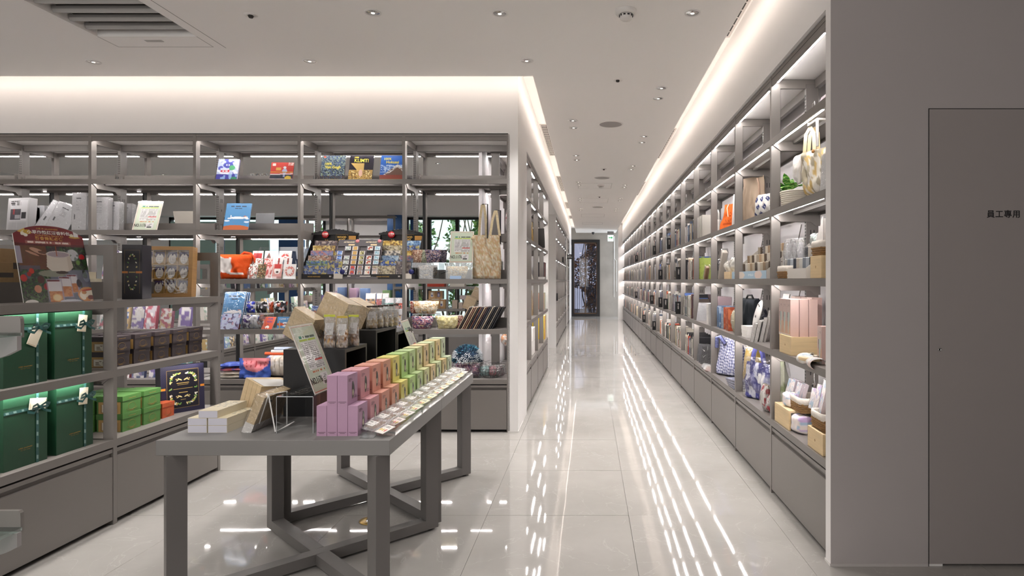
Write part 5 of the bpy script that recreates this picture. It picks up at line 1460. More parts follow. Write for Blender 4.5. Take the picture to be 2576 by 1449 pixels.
# plastic-wrapped files and cases, leftmost bay
def albumart(u, v, a):
    A = Art(u, v, a, 'c9c8ca'); A.rect(0.12, 0.30, 0.92, 0.92, 'dedde0'); A.lines(0.18, 0.78, 0.6, 0.88, 2, '4a4a4c', 0.5, 2, 16); A.rect(0.15, 0.33, 0.62, 0.66, '4a4650'); A.rect(0.26, 0.50, 0.34, 0.66, 'a03038'); A.rect(0.36, 0.36, 0.60, 0.48, 'b0aeb4'); A.rect(0.66, 0.36, 0.88, 0.56, '2f2f33'); A.rect(0.1, 0.02, 0.45, 0.24, 'bdbcbf'); A.rect(0.5, 0.02, 0.9, 0.24, 'bdbcbf'); return A.c
r = slab('photo_album', 'grey boxed album with a photo panel and printed words ONE PROJECT INSIDE', 'album', bpos(42, 0.06, 1.7445), R(-12), 0.24, 0.285, 0.06, 'b9b8ba', 4, albumart, nx=60, ny=60, pages=False, film='flat')
text('ONE PROJECT', 0.016, INK, r, (-0.035, -0.0012, 0.255), bold=0.0004); text('INSIDE', 0.016, INK, r, (-0.062, -0.0012, 0.238), bold=0.0004)
def fileart(bg, k):
    def fn(u, v, a):
        A = Art(u, v, a, bg); A.rect(0.3, 0.84, 0.62, 0.87, '4a4a50'); A.lines(0.3, 0.55, 0.6, 0.80, 6, '9a9aa0', 0.3, k, 18); A.ell(0.5, 0.08, 0.03, 0.02, '2a2a2c'); A.rect(0.15, 0.30, 0.2, 0.42, '3a3a40'); return A.c
    return fn
for i, (px, w_, h_, v_, rz_, ro, lab) in enumerate(((112, 0.17, 0.27, 0.10, 10, 28, 'grey clear-wrapped file box leaning to the right in the leftmost bay'), (140, 0.20, 0.24, 0.06, -5, 24, 'pale wide clear-wrapped file leaning low in the leftmost bay'))):
    r = thing('file_box', lab, 'file', bpos(px, v_, 1.7445), 0, None, rot=(-R(6), R(ro), R(rz_)))
    MB().box(-w_ / 2, 0, 0, w_ / 2, 0.05, h_, mat('cover_c4c4c8', 'c4c4c8', rough=0.5)).build('box', r); paint(w_, h_, 40, 50, fileart('c9c9cd', i), 'front_print', r, (0, -0.0006, 0)); MB().box(-w_ / 2 - 0.004, -0.004, 0, w_ / 2 + 0.004, 0.054, h_ + 0.006, FILM).build('clear_wrap', r)
for i, (px, w_, h_, v_, lab) in enumerate(((198, 0.115, 0.325, 0.05, 'tall grey clear-wrapped file box just left of the second post'), (250, 0.13, 0.30, 0.12, 'tall grey clear-wrapped file box just right of the second post'), (284, 0.10, 0.27, 0.20, 'narrow grey wrapped box behind the bookends'), (318, 0.09, 0.28, 0.42, 'grey file box in the rear half, left of the numbered sign'))):
    slab('file_box', lab, 'file', bpos(px, v_, 1.7445), R(6), w_, h_, 0.06, 'b9b8ba', 2, fileart('c0bfc2', i + 3), nx=30, ny=60, pages=False, film=True)
for i, (px, h_) in enumerate(((98, 0.24), (86, 0.22))):
    carton('file_carton', 'plain grey carton behind the leaning files, %s' % ['right', 'left'][i], 'carton', bpos(px, 0.24, 1.7445), 0, 0.10, 0.04, h_, mat('cover_9c9c9e', '9c9c9e', rough=0.6))

# --- middle shelf 1.32: orange bag, card rack, postcard racks, magnet racks, pouches, tote
def orangebag(u, v, a):
    A = Art(u, v, a, 'd4501e'); A.blobs(30, 0.7, 'dd6430', 3, 0.4); m = (u > 0.03) & (u < 0.48) & (v > 0.22 + 0.05 * np.sin(u * 9)) & (v < 0.86 + 0.05 * np.sin(u * 14)); A.put(m, 'e4dedb'); A.put((u > 0.44) & (u < 0.85) & (np.abs(v - 0.20) < 0.045), 'e4dedb'); return A.c
tote('orange cotton bag with a big white shape, on the middle shelf behind the gondola', (BK(588, 0.1)[0], YB + 0.07, 1.3205), 0, 0.285, 0.215, 0.10, orangebag, 0, 'd4501e', 3, wt=1.03, wb=0.9)
o = MB().tube([(0.02, 0.05, 0.21), (0.05, 0.05, 0.235), (0.10, 0.06, 0.225), (0.14, 0.05, 0.18), (0.15, 0.05, 0.10)], [0.010, 0.012, 0.012, 0.010, 0.006], mat('strap_orange', 'c4481c', rough=0.9), 8); one('bag_strap', o, 'twisted orange strap lying over the orange bag', 'strap', (BK(588, 0.1)[0] + 0.02, YB + 0.09, 1.3205))

def tilt_rack(name, label, x, y, z, w, h, d, side_m, group=None):
    """stepped display: slanted back with two side cheeks"""
    r = thing(name, label, 'display rack', (x, y, z), 0, group)
    for s in (-1, 1):
        MB().prism([(0, 0), (d, 0), (d, h), (d - 0.02, h), (0, 0.06)], 'x', s * w / 2 - 0.0015, s * w / 2 + 0.0015, side_m).build('side', r)
    MB().box(-w / 2, 0, 0, w / 2, d, 0.003, side_m).build('base', r); MB().box(-w / 2, d - 0.003, 0, w / 2, d, h, side_m).build('back', r)
    MB().box(-w / 2, 0, 0, w / 2, 0.003, 0.022, side_m).build('front_lip', r)
    return r
X0 = (BK(612)[0] + BK(745)[0]) / 2 + 0.004
tilt_rack('card_rack', 'clear acrylic rack of Christmas cards in three rows', X0 - 0.005, YB + 0.03, 1.3205, 0.42, 0.29, 0.22, CLEAR)
def xmas(k):
    def fn(u, v, a):
        A = Art(u, v, a, 'e9e6e4')
        if k == 0: A.rect(0.1, 0.15, 0.9, 0.75, 'b8232a'); A.rect(0.1, 0.15, 0.4, 0.75, 'd03a3a')
        elif k == 1: A.put((np.abs(u - 0.5) < (0.85 - v) * 0.45) & (v > 0.2), '5a4a44'); A.blobs(20, 0.65, 'b8443a', 3, 1, (np.abs(u - 0.5) < (0.85 - v) * 0.45) & (v > 0.2))
        elif k == 2: A.blobs(9, 0.55, 'c23a34', 5, 1, ((u - 0.5) ** 2 + (v - 0.5) ** 2) < 0.09)
        elif k == 3: A.c[:] = H3('4a3a30'); A.blobs(22, 0.6, '8a5a3a', 6); A.blobs(26, 0.7, 'c8b48a', 7); A.blobs(18, 0.72, '3f5a3a', 8)
        elif k == 4: A.c[:] = H3('d9a09a'); A.ell(0.5, 0.55, 0.32, 0.25, 'f0ebe6'); A.put((v > 0.68) & (np.abs(u - 0.5) < 0.34), 'c2403c'); A.ell(0.5, 0.45, 0.12, 0.08, '4a3a38')
        elif k == 5: d = np.hypot(u - 0.5, (v - 0.5) / max(a, 0.1)); A.put((d > 0.22) & (d < 0.42), 'cf8078'); A.blobs(16, 0.55, 'e8dcd8', 9, 1, (d > 0.22) & (d < 0.42))
        elif k == 6: A.blobs(10, 0.62, 'b06a60', 11); A.blobs(13, 0.68, '8a8a80', 12)
        elif k == 7: A.put(np.abs(u - 0.5) < 0.10, 'b23a34'); A.ell(0.5, 0.72, 0.12, 0.12, '8a3a30')
        else: A.c[:] = H3('e8c9c6'); A.blobs(9, 0.6, 'c4605a', 13)
        return A.c
    return fn
def greet(px, row, w_, h_, k, lab):
    v_ = 0.045 + row * 0.075; z = 1.3245 + row * 0.083
    x, y = BK(px, v_)
    slab('greeting_card', lab, 'card', (x, y, z), 0, w_, h_, 0.003, 'e6e2df', 14, xmas(k), 26, 30, 'Christmas cards in the acrylic rack', pages=False, film=False)
for (px, row, w_, h_, k, lab) in ((647, 2, 0.095, 0.085, 0, 'Christmas card with a red gift box, back row left'), (675, 2, 0.075, 0.085, 1, 'Christmas card with a small tree, back row centre'), (716, 2, 0.115, 0.085, 2, 'Christmas card with red roses, back row right'),
                                (646, 1, 0.09, 0.10, 6, 'white Christmas card with grey sprigs, middle row left'), (673, 1, 0.075, 0.10, 8, 'pale Christmas card with antlers, middle row centre'), (699, 1, 0.075, 0.10, 7, 'Christmas card with a nutcracker, middle row right of centre'), (722, 1, 0.07, 0.10, 7, 'Christmas card with a red figure, middle row right'),
                                (634, 0, 0.072, 0.130, 6, 'card with rows of little animals, front row left'), (656, 0, 0.072, 0.130, 3, 'dark card with a decorated tree, front row second'), (674, 0, 0.05, 0.130, 8, 'pink card with a white animal, front row third'), (695, 0, 0.085, 0.130, 4, 'card of a white dog in a red cap, front row fourth'), (726, 0, 0.108, 0.130, 5, 'white card with a floral wreath, front row right')):
    greet(px, row, w_, h_, k, lab)

BLKC = mat('black_card', '211f20', rough=0.5)
CARDP = [['2e4a8e', 'c9b45a', '8fa0c0'], ['4a5a9a', 'c8ba68', '2d3f7a'], ['586a58', '8fa07a', '4a6ab0'], ['5a4040', 'b0785a', 'd0c0b0'], ['8a8aa8', 'b07a78', '5f6a98'], ['c09a48', 'e0c878', '7a5a38'], ['6a5a58', 'a89a90', '3f3a48'], ['b8a880', 'dcd0b0', '6a5a48'], ['7aa0c8', 'b8d0e0', '4a6a98'], ['5a5a5c', 'd8cfc0', '8a8580']]
def plaincard(k):
    c = CARDP[k % 10]
    def fn(u, v, a):
        A = Art(u, v, a, c[0]); A.blobs(6, 0.5, c[1], k + 2); A.blobs(13, 0.64, c[2], k + 9); return A.c
    return fn
def postcard_rack(pxc, lab, ks, side):
    w = 0.40 if side == 0 else 0.38
    x = BK(pxc)[0]
    r = thing('postcard_rack', lab, 'display rack', (x, YB + 0.02, 1.3205), 0, 'black wooden-postcard racks')
    hgt, d = 0.405, 0.26
    for s in (-1, 1): MB().prism([(0, 0), (d, 0), (d, hgt), (d - 0.01, hgt), (0, 0.06)], 'x', s * w / 2 - 0.0015, s * w / 2 + 0.0015, BLKC).build('side', r)
    MB().box(-w / 2, 0, 0, w / 2, 0.004, 0.042, BLKC).build('front_panel', r)
    MB().box(-w / 2, d - 0.008, 0, w / 2, d - 0.004, hgt, BLKC).build('back_board', r)
    q = MB().prism([(-w / 2 - 0.01, hgt - 0.005), (-w / 2 - 0.01, hgt + 0.008), (-w * 0.2, hgt + 0.035), (0, hgt + 0.045), (w * 0.2, hgt + 0.038), (w / 2 + 0.01, hgt + 0.010), (w / 2 + 0.01, hgt - 0.005)], 'y', d - 0.035, d - 0.008, BLKC); q.build('roof_header', r)
    tl = MB()
    for i in range(13):
        xx = -w / 2 + i * w / 12; zz_ = hgt + 0.008 + 0.036 * (1 - abs(2 * i / 12 - 1) ** 1.6); tl.tube([(xx, d - 0.045, zz_ - 0.004), (xx, d - 0.008, zz_ + 0.002)], 0.006, BLKC, 6)
    tl.build('roof_tiles', r)
    MB().tube([(-0.085 + q_[0] * 0.062, d - 0.0372, hgt - 0.055 + q_[1] * 0.05) for q_ in ((1.55, -1), (1.55, 1), (3.25, 1), (3.25, -1))], 0.0014, GOLD, 5, closed=True).build('gold_frame', r)
    YG = mat('letter_gold_flat', 'c9a04c', rough=0.5)
    for j, t in enumerate(('WOOD', 'POST', 'CARD')): text(t, 0.024, YG, r, (0.063, d - 0.0375, hgt - 0.028 - j * 0.024), bold=0.0007)
    text('3D &\nWOODen', 0.014, YG, r, (-0.075, d - 0.0375, hgt - 0.06))
    text('WOOD POSTCARD', 0.0125, YG, r, (-0.085, -0.0006, 0.020), bold=0.0003)
    text('3D', 0.016, LW, r, (0.055, -0.0006, 0.022), bold=0.0005)
    MB().box(0.09, -0.012, 0.002, 0.165, -0.0004, 0.048, mat('cream_picture', 'ddd6cc', rough=0.5)).build('sample_card', r)
    mo = MB(); mo.box(0.125, d - 0.038, hgt - 0.055, 0.19, d - 0.0372, hgt - 0.015, mat('ochre_strip', 'b07f3a', rough=0.5)); mo.box(0.13, d - 0.038, hgt - 0.098, 0.19, d - 0.0372, hgt - 0.062, PAPER); mo.build('header_panels', r)
    bd = MB().lathe([(0.030, 0), (0.030, 0.002), (0, 0.002)], mat('badge_red', 'b5121d', rough=0.4), 28); bo = bd.build('red_badge', r, (-0.085, d - 0.040, hgt - 0.005), (pi / 2, 0, 0))
    text('日本製', 0.017, LW, r, (-0.085, d - 0.0428, hgt + 0.001), bold=0.0003); text('Made in JAPAN', 0.0055, LW, r, (-0.085, d - 0.0428, hgt - 0.015))
    nb_ = MB().lathe([(0.022, 0), (0.022, 0.002), (0, 0.002)], mat('badge_navy', '23286a', rough=0.4), 24); nb_.build('navy_badge', r, (0.165, -0.012, 0.062), (pi / 2, 0, 0))
    for i in range(6):
        zf = 0.045 + i * 0.046; vv_ = 0.012 + i * 0.034
        for j in range(2):
            tall = (j == 1 and i in (0,))
            ww = 0.20 if j == 0 else 0.13
            cx_ = -0.085 + i * 0.004 if j == 0 else 0.085 + i * 0.008
            hh_ = 0.075 if not tall else 0.115
            k = ks[(i * 2 + j) % len(ks)]
            slab('wooden_postcard', 'wooden postcard, %s black rack, %s row from the front, %s' % (side and 'right-hand' or 'left-hand', ORD[i].replace('nearest', 'first'), ['wide left one', 'narrow right one'][j]), 'postcard', (x + cx_, YB + 0.02 + vv_, 1.3205 + zf - 0.035), 0, ww, hh_ + 0.03, 0.004, 'cfc6b8', 8, plaincard(k), 24, 18, 'wooden postcards in the black racks', pages=False, film=(i % 2 == 0))
postcard_rack(812, 'black roofed wooden-postcard rack with red badge, left of the magnet racks', [0, 1, 2, 5, 3, 6, 4, 1, 5, 0, 6, 8], 0)
postcard_rack(986, 'black roofed wooden-postcard rack with red badge, right of the magnet racks', [7, 6, 0, 8, 8, 4, 9, 5, 7, 0, 5, 8], 1)
GRYC = mat('grey_card', '565154', rough=0.55)
MGC = [['3c5fae', '8fb0e0'], ['7a8a88', 'cfd4cc'], ['c9a260', '3a2a20'], ['b8b078', '4a4a30'], ['e0d8c8', 'b04a38'], ['8fb8c8', 'd8e4e8'], ['3f62a8', 'd8c860'], ['dcdcd8', '303a58'], ['c8503a', '4a5aa0'], ['b08878', '7a9a9a'], ['e6ddcc', 'c0563a'], ['a89a9a', 'd8c0b0']]
mg_mesh = {}
def magnet_rack(pxc, lab, side):
    x = BK(pxc)[0]; w = 0.195; hgt = 0.375
    r = thing('magnet_rack', lab, 'display rack', (x, YB + 0.015, 1.3205), 0, 'grey magnet racks', rot=(-R(20), 0, 0))
    MB().box(-w / 2, 0.012, 0, w / 2, 0.016, hgt, GRYC).build('back_board', r)
    MB().box(-w / 2, -0.002, 0, w / 2, 0.012, 0.038, GRYC).build('front_panel', r)
    dvv = MB()
    for i in range(4): dvv.box(-w / 2 + i * w / 3 - 0.0015, 0.0, 0.038, -w / 2 + i * w / 3 + 0.0015, 0.012, 0.31, mat('rail_mauve', '8a7f88', rough=0.5))
    for j in range(5):
        zz_ = 0.038 + j * 0.044 + (0.006 if j > 1 else 0); dvv.box(-w / 2, 0.0, zz_ - 0.0015, w / 2, 0.012, zz_ + 0.0015, mat('rail_mauve', '8a7f88'))
    dvv.build('divider', r)
    hb = MB(); hb.prism([(-w / 2, 0.31), (w / 2, 0.31), (w / 2, 0.355), (w * 0.3, 0.362), (0, 0.375), (-w * 0.3, 0.362), (-w / 2, 0.355)], 'y', 0.004, 0.012, GRYC); hb.build('header_board', r)
    text('ARTMAGNET', 0.0165, mat('letter_cream', 'e9d9b8', rough=0.5), r, (0, 0.0035, 0.348), bold=0.0004)
    MB().box(-0.005, 0.003, 0.316, 0.05, 0.004, 0.330, mat('cream_patch', 'e2cba0', rough=0.5)).build('header_patch', r)
    MB().lathe([(0.017, 0), (0.017, 0.002), (0, 0.002)], mat('badge_pink', 'd98a8e', rough=0.4), 22).build('pink_badge', r, (w * 0.36, 0.0035, 0.358), (pi / 2, 0, 0))
    fp = MB(); fp.box(-0.06, -0.0028, 0.022, 0.055, -0.002, 0.028, LW); fp.box(-0.09, -0.0028, 0.008, 0.0, -0.002, 0.011, mat('grey_line', '8b868a')); fp.build('front_lettering', r)
    for j in range(6):
        for i in range(3):
            if j >= 4 and i < 2 and not (j == 5 and i == 1) and not (j == 4 and i == 0): continue
            zz_ = 0.040 + j * 0.044 + (0.006 if j > 1 else 0)
            k = [6, 7, 8, 0, 1, 2][i + (3 if j > 1 else 0)] if side == 0 else [9, 10, 11, 3, 4, 5][i + (3 if j > 1 else 0)]
            if k not in mg_mesh:
                def fn(u, v, a, k=k):
                    A = Art(u, v, a, 'dfdfe6'); A.rect(0.1, 0.1, 0.9, 0.9, MGC[k][0]); A.blobs(4, 0.5, MGC[k][1], k, 1, (u > 0.1) & (u < 0.9) & (v > 0.1) & (v < 0.9)); return A.c
                m_ = thing('art_magnet', 'x', 'magnet', (0, 0, 0)); MB().box(-0.024, -0.004, 0, 0.024, 0.0, 0.038, PAPER).build('tile', m_); paint(0.047, 0.037, 12, 10, fn, 'front_print', m_, (0, -0.0044, 0.0005)); mg_mesh[k] = m_
                o = m_
            else: o = dup(mg_mesh[k])
            a_ = R(20); lz = zz_; ly = -0.002 if j < 4 else -0.004
            lx = -w / 2 + (i + 0.5) * w / 3
            o.location = (x + lx, YB + 0.015 + ly * math.cos(a_) + lz * math.sin(a_), 1.3205 + lz * math.cos(a_) - ly * math.sin(a_)); o.rotation_euler = (-a_, 0, 0)
            o['label'] = 'small framed art magnet in the %s rack, row %s from the bottom, %s column' % (['left grey', 'right grey'][side], ['one', 'two', 'three', 'four', 'five', 'six'][j], ['left', 'middle', 'right'][i]); o['group'] = 'art magnets'
magnet_rack(863, 'grey magnet rack with a pink badge, left one of the touching pair', 0)
magnet_rack(920, 'grey magnet rack with a pink badge, right one of the touching pair', 1)

# --- rightmost bay, middle shelf
acrylic_bin('clear tray holding the grey-brown feather-print pouch, middle shelf', bpos(1070, 0.04, 1.3205), 0, 0.235, 0.20, 0.14, 0.14)
acrylic_bin('clear tray holding the cream pouch under the price sign', bpos(1155, 0.04, 1.3205), 0, 0.235, 0.20, 0.14, 0.14)
feather = floral('6f6764', ['3f3b45', 'a89c94', '8a7560'], 13, 5, 0.55); blossom = floral('d9c6a0', ['e9dfc8', 'c8a468', 'b8a890'], 26, 8, 0.58); dkflor = floral('3d3545', ['8f6a70', 'c9b8b4', '5a5a78'], 26, 11, 0.6)
pouch('dark feather-print pouch with gold tab in the left clear tray', bpos(1072, 0.06, 1.3245), 0, 0.19, 0.115, 0.05, feather, tab='b89a50', seed=1)
pouch('cream blossom pouch with black strap in the right clear tray', bpos(1148, 0.06, 1.3245), 0, 0.19, 0.105, 0.05, blossom, tab='a89060', seed=2)
one('price_tag', MB().box(-0.05, 0, 0, 0.05, 0.001, 0.027, mat('tag_blue', 'a9c4e6', rough=0.4)), 'pale blue tag card at the front of the cream pouch tray', 'tag', bpos(1146, 0.035, 1.3215))
one('wrist_strap', MB().tube([(0, 0, 0), (-0.03, -0.005, -0.01), (-0.06, -0.01, -0.02)], 0.006, BLACKP, 8), 'short black wrist strap hanging from the cream pouch', 'strap', bpos(1127, 0.06, 1.39))
for i, (px, fn, lab, w_) in enumerate(((1048, floral('b89a84', ['d8c8b8', '8a5f50'], 16, 3), 'tan floral pouch on the trays, leftmost of four', 0.09), (1062, floral('a9aa94', ['c9cdb8', '7f8a78'], 16, 4), 'sage green pouch on the trays, second from left', 0.09), (1088, dkflor, 'dark flowered pouch standing on the left clear tray', 0.145), (1112, floral('2e2c36', ['4a4a58', '6a6068'], 16, 5), 'very dark pouch at the right end of the row on the trays', 0.08))):
    pouch(lab, bpos(px, 0.05 + 0.02 * (i % 2), 1.4625), 0, w_, 0.112, 0.04, fn, 'pouches on the clear trays', False, None, 30 + i)
price_sign('green price sign NO.1176 standing beside the hanging tote bag', bpos(1160, 0.09, 1.464), R(1), 12, 0.205, 0.285)
totef = floral('c6bca6', ['d4ccba', 'b39c74', 'bdb298', 'b8997a'], 30, 21, 0.60)
tb = tote('cream and gold blossom tote bag hanging by long straps in the rightmost bay', (BK(1224, 0.12)[0], YB + 0.10, 1.322), R(0), 0.245, 0.385, 0.05, totef, 0.0, 'cdbd98', 4, wt=0.97, wb=1.06)
sb = MB(); SM = mat('strap_blossom', 'c9b896', rough=0.9, var=0.15, vscale=60)
def strapb(b, pts, w_=0.011):
    for a, c in zip(pts[:-1], pts[1:]): b.add([(a[0] - w_, a[1], a[2]), (a[0] + w_, a[1], a[2]), (c[0] + w_, c[1], c[2]), (c[0] - w_, c[1], c[2])], [(0, 1, 2, 3)], m=SM)
strapb(sb, [(-0.065, 0.01, 0.38), (-0.050, -0.02, 0.52), (-0.028, -0.05, 0.640), (-0.018, -0.05, 0.650), (-0.010, -0.05, 0.64), (0.00, -0.02, 0.52), (0.00, 0.01, 0.38)])
sb.build('handle', tb)
sb = MB(); strapb(sb, [(0.03, 0.03, 0.38), (0.05, 0.03, 0.52), (0.075, 0.02, 0.60), (0.085, 0.02, 0.603), (0.09, 0.03, 0.56), (0.10, 0.03, 0.48), (0.115, 0.03, 0.38)]); sb.build('handle', tb)
hx = BK(1232, 0.1)[0]
for i, (dx, dy, dz) in enumerate(((-0.018, -0.01, 0.650), (0.085, 0.06, 0.603))):
    hk = MB().tube([(-0.012, 0, 0.0), (0.032, 0, 0), (0.032, 0, -0.3)], 0.006, BLACKP, 8); one('bag_hook', hk, 'black rod hook carrying a strap of the blossom tote, %s' % ['upper left', 'lower right'][i], 'hook', (BK(1224, 0.12)[0] + dx, YB + 0.10 + dy, 1.322 + dz + 0.004), 0)
MB_ = MB().lathe([(0.0, 0.0), (0.016, 0.002), (0.018, 0.012), (0.010, 0.018), (0, 0.018)], SM, 16); MB_.build('rosette', tb, (-0.115, 0.01, 0.355), (pi / 2, 0, 0))

# --- fourth shelf (0.886)
def dogbig(u, v, a): return dog(u, v, a)
for i in range(3):
    slab('picture_book', 'blue white-dog picture book in film, %s of the stack leaning on the fourth shelf' % ['front', 'second', 'rear'][i], 'book', bpos(577 + i * 4, 0.04 + 0.022 * i, 0.8865), R(-8), 0.20, 0.33, 0.010, '3f6f9c', 14 + i, dog if i == 0 else None, 50, 60, 'wrapped dog picture books', gloss=True, film=(i == 0))
slab('picture_book', 'low violet-blue wrapped book in front of the tall dog books', 'book', bpos(574, 0.005, 0.8865), R(-6), 0.17, 0.14, 0.008, '8a8ac8', 20, floral('a9aad8', ['d0a8c0', '5a4a78', 'c9d4ee'], 6, 2, 0.55), film=True)
acrylic_riser('clear riser under the blue and black pouches, fourth shelf', bpos(645, 0.08, 0.8865), 0, 0.30, 0.16, 0.135)
for i, (px, w_, c1, c2, lab) in enumerate(((626, 0.10, '3a48b8', '2c2f6a', 'bright blue wrapped pouch on the clear riser'), (655, 0.10, '1f1f24', '3a3a44', 'black wrapped pouch with white dots beside the blue one'), (680, 0.045, 'a8482c', '6a2a20', 'rust-red wrapped pouch in the middle of the riser row'), (703, 0.12, '22232a', 'a0462e', 'black and rust pouch, rightmost on the riser row'))):
    pouch(lab, bpos(px, 0.11, 1.0225), 0, w_, 0.098, 0.035, floral(c1, [c2, 'd8d8e0'], 5, 40 + i, 0.72), 'wrapped pouches on the riser', True, None, 50 + i, 1.03, 0.85)
acrylic_bin('clear bin with wrapped purple and grey pouches, fourth shelf', bpos(630, 0.02, 0.8865), 0, 0.24, 0.10, 0.105, 0.055)
for i, (px, c1, c2, lab) in enumerate(((610, '55407a', 'b8b4c8', 'wrapped pouch with a purple diamond in the low clear bin'), (633, 'cfd0d6', '3f5fb0', 'wrapped pale pouch with a blue drop in the low clear bin'), (655, '6a5050', 'a87868', 'wrapped brown dotted pouch behind the red card'))):
    pouch(lab, bpos(px, 0.05 + 0.01 * i, 0.8900), 0, 0.11, 0.115, 0.045, floral(c1, [c2, 'dedee4'], 5, 60 + i, 0.62), 'wrapped pouches in the low bin', True, None, 70 + i, 1.0, 0.95)
def foryou(u, v, a):
    A = Art(u, v, a, 'd2532f'); A.ell(0.5, 0.20, 0.16, 0.08, 'f2ece8'); A.ell(0.38, 0.14, 0.06, 0.09, 'f2ece8', 1, 0.5); A.ell(0.62, 0.14, 0.06, 0.09, 'f2ece8', 1, -0.5); A.ell(0.5, 0.36, 0.05, 0.04, '3a3a80'); return A.c
BLL = mat('letter_violet', '3a3f9a', rough=0.5)
r = slab('greeting_card', 'orange-red card reading FOR YOU with a small white figure', 'card', bpos(670, 0.02, 0.8865), R(-14), 0.108, 0.118, 0.004, 'e8e0da', 28, foryou, pages=False)
text('FOR', 0.028, BLL, r, (0.004, -0.0012, 0.098), bold=0.0004); text('YOU', 0.026, BLL, r, (0.004, -0.0012, 0.070), bold=0.0004)
def loveyou(u, v, a):
    A = Art(u, v, a, '5a94cc'); A.ell(0.22, 0.34, 0.26, 0.13, 'cc5a38'); A.ell(0.80, 0.34, 0.26, 0.13, 'cc5a38'); A.ell(0.5, 0.20, 0.16, 0.10, 'e9ecf4'); A.ell(0.5, 0.45, 0.16, 0.09, 'e9ecf4'); A.ell(0.5, 0.36, 0.04, 0.04, '2a2a40'); return A.c
r = slab('greeting_card', 'blue card reading I LOVE YOU between two little wooden easel pegs', 'card', bpos(716, 0.035, 0.8945), R(2), 0.135, 0.100, 0.005, '4a80b8', 12, loveyou, pages=False)
text('I LOVE YOU', 0.019, LW, r, (0, -0.0012, 0.080), bold=0.0003)
es_ = MB(); es_.box(-0.05, -0.01, 0, 0.06, 0.06, 0.007, PALEW); es_.box(-0.042, -0.012, 0.006, -0.036, -0.006, 0.07, PALEW); es_.box(0.048, -0.012, 0.006, 0.054, -0.006, 0.07, PALEW)
one('card_easel', es_, 'small wooden peg stand under the blue card', 'stand', bpos(716, 0.035, 0.8865))
# header-card packs, fourth bay
hp = [(842, 0.16, 0.115, '5a6fae', 0.12), ]
k = 0
def headpack(px, v_, z, w_, h_, cols, lab, head='dcdad8', frac=0.30, rz_=0):
    def fn(u, v, a):
        A = Art(u, v, a, cols[0]); A.blobs(8, 0.55, cols[1], int(px)); A.blobs(15, 0.66, cols[2], int(px) + 3); A.put(v > 1 - frac, head); A.ell(0.5, 1 - frac * 0.3, 0.03, 0.02, '333333'); return A.c
    slab('craft_pack', lab, 'craft pack', bpos(px, v_, z), R(rz_), w_, h_, 0.006, cols[0], 10, fn, 24, 34, 'craft packs in the fourth bay', pages=False, film=True)
headpack(930, 0.20, 1.03, 0.085, 0.165, ('c08a48', '8a5a2c', '3a3a30'), 'ochre craft pack with leaf shapes, back row, leftmost of three')
headpack(952, 0.20, 1.03, 0.045, 0.165, ('9a2a38', 'c0503a', '4a1a22'), 'crimson craft pack, back row, middle of three')
headpack(968, 0.20, 1.03, 0.055, 0.165, ('23404a', '8a7a50', '5a8a8a'), 'dark teal craft pack, back row, right of three')
for i, px in enumerate((913, 938, 955)): headpack(px, 0.10, 0.925, 0.08 if i == 0 else 0.06, 0.14, ('d9d4cc', 'c99a60', 'e8e6e2'), 'white craft pack with biscuit-coloured shapes, front row, %s of three' % ['left', 'middle', 'right'][i], 'd8d6d8', 0.3)
headpack(980, 0.16, 0.99, 0.09, 0.165, ('4a8a84', '5a9a92', '3a7a76'), 'teal card pack at the right of the fourth bay, back row', 'd6d6da', 0.28)
headpack(1002, 0.16, 0.99, 0.10, 0.165, ('c9503c', 'b8402e', '3a3a34'), 'coral card pack at the right of the fourth bay, back row', 'd6d6da', 0.28)
headpack(975, 0.08, 0.895, 0.095, 0.165, ('c9d4c8', '6a9a68', 'b85a58'), 'green sprig craft pack at the right, front row', 'dcdcde', 0.3)
headpack(998, 0.08, 0.895, 0.08, 0.165, ('cfccd8', '5a5068', 'c9a870'), 'violet and gold craft pack at the right, front row', 'dcdcde', 0.3)
for i, (px, k, w_) in enumerate(((796, 0, 0.12), (842, 5, 0.12), (884, 4, 0.125))):
    slab('art_folder', 'film-wrapped art folder at the back of the fourth bay, %s' % ['blue and yellow', 'pale gold', 'blue-violet'][i], 'folder', bpos(px, 0.16, 0.90), R(-3), w_, 0.185, 0.006, '4a4a6a', 12, plaincard([0, 7, 4][i]), 24, 30, 'art folders in the fourth bay', pages=False, film=True)
slab('art_folder', 'small colourful flower-print card in film behind the wooden blocks', 'folder', bpos(783, 0.06, 0.8865), R(-4), 0.08, 0.16, 0.005, '5a3040', 12, floral('7a3038', ['d8c8c8', '2a2a60', 'd07040'], 12, 4, 0.5), 20, 30, 'art folders in the fourth bay', pages=False, film=True)
for i, (px, c) in enumerate(((955, 'b8323a'), (975, '3a5a98'))):
    one('flat_card', MB().box(-0.045, 0, 0, 0.045, 0.10, 0.012, mat('flatcard_' + c, c, rough=0.4)), 'flat %s card pack lying behind the dark-topped bags' % ['red', 'blue'][i], 'card', bpos(px, 0.02, 0.8865))
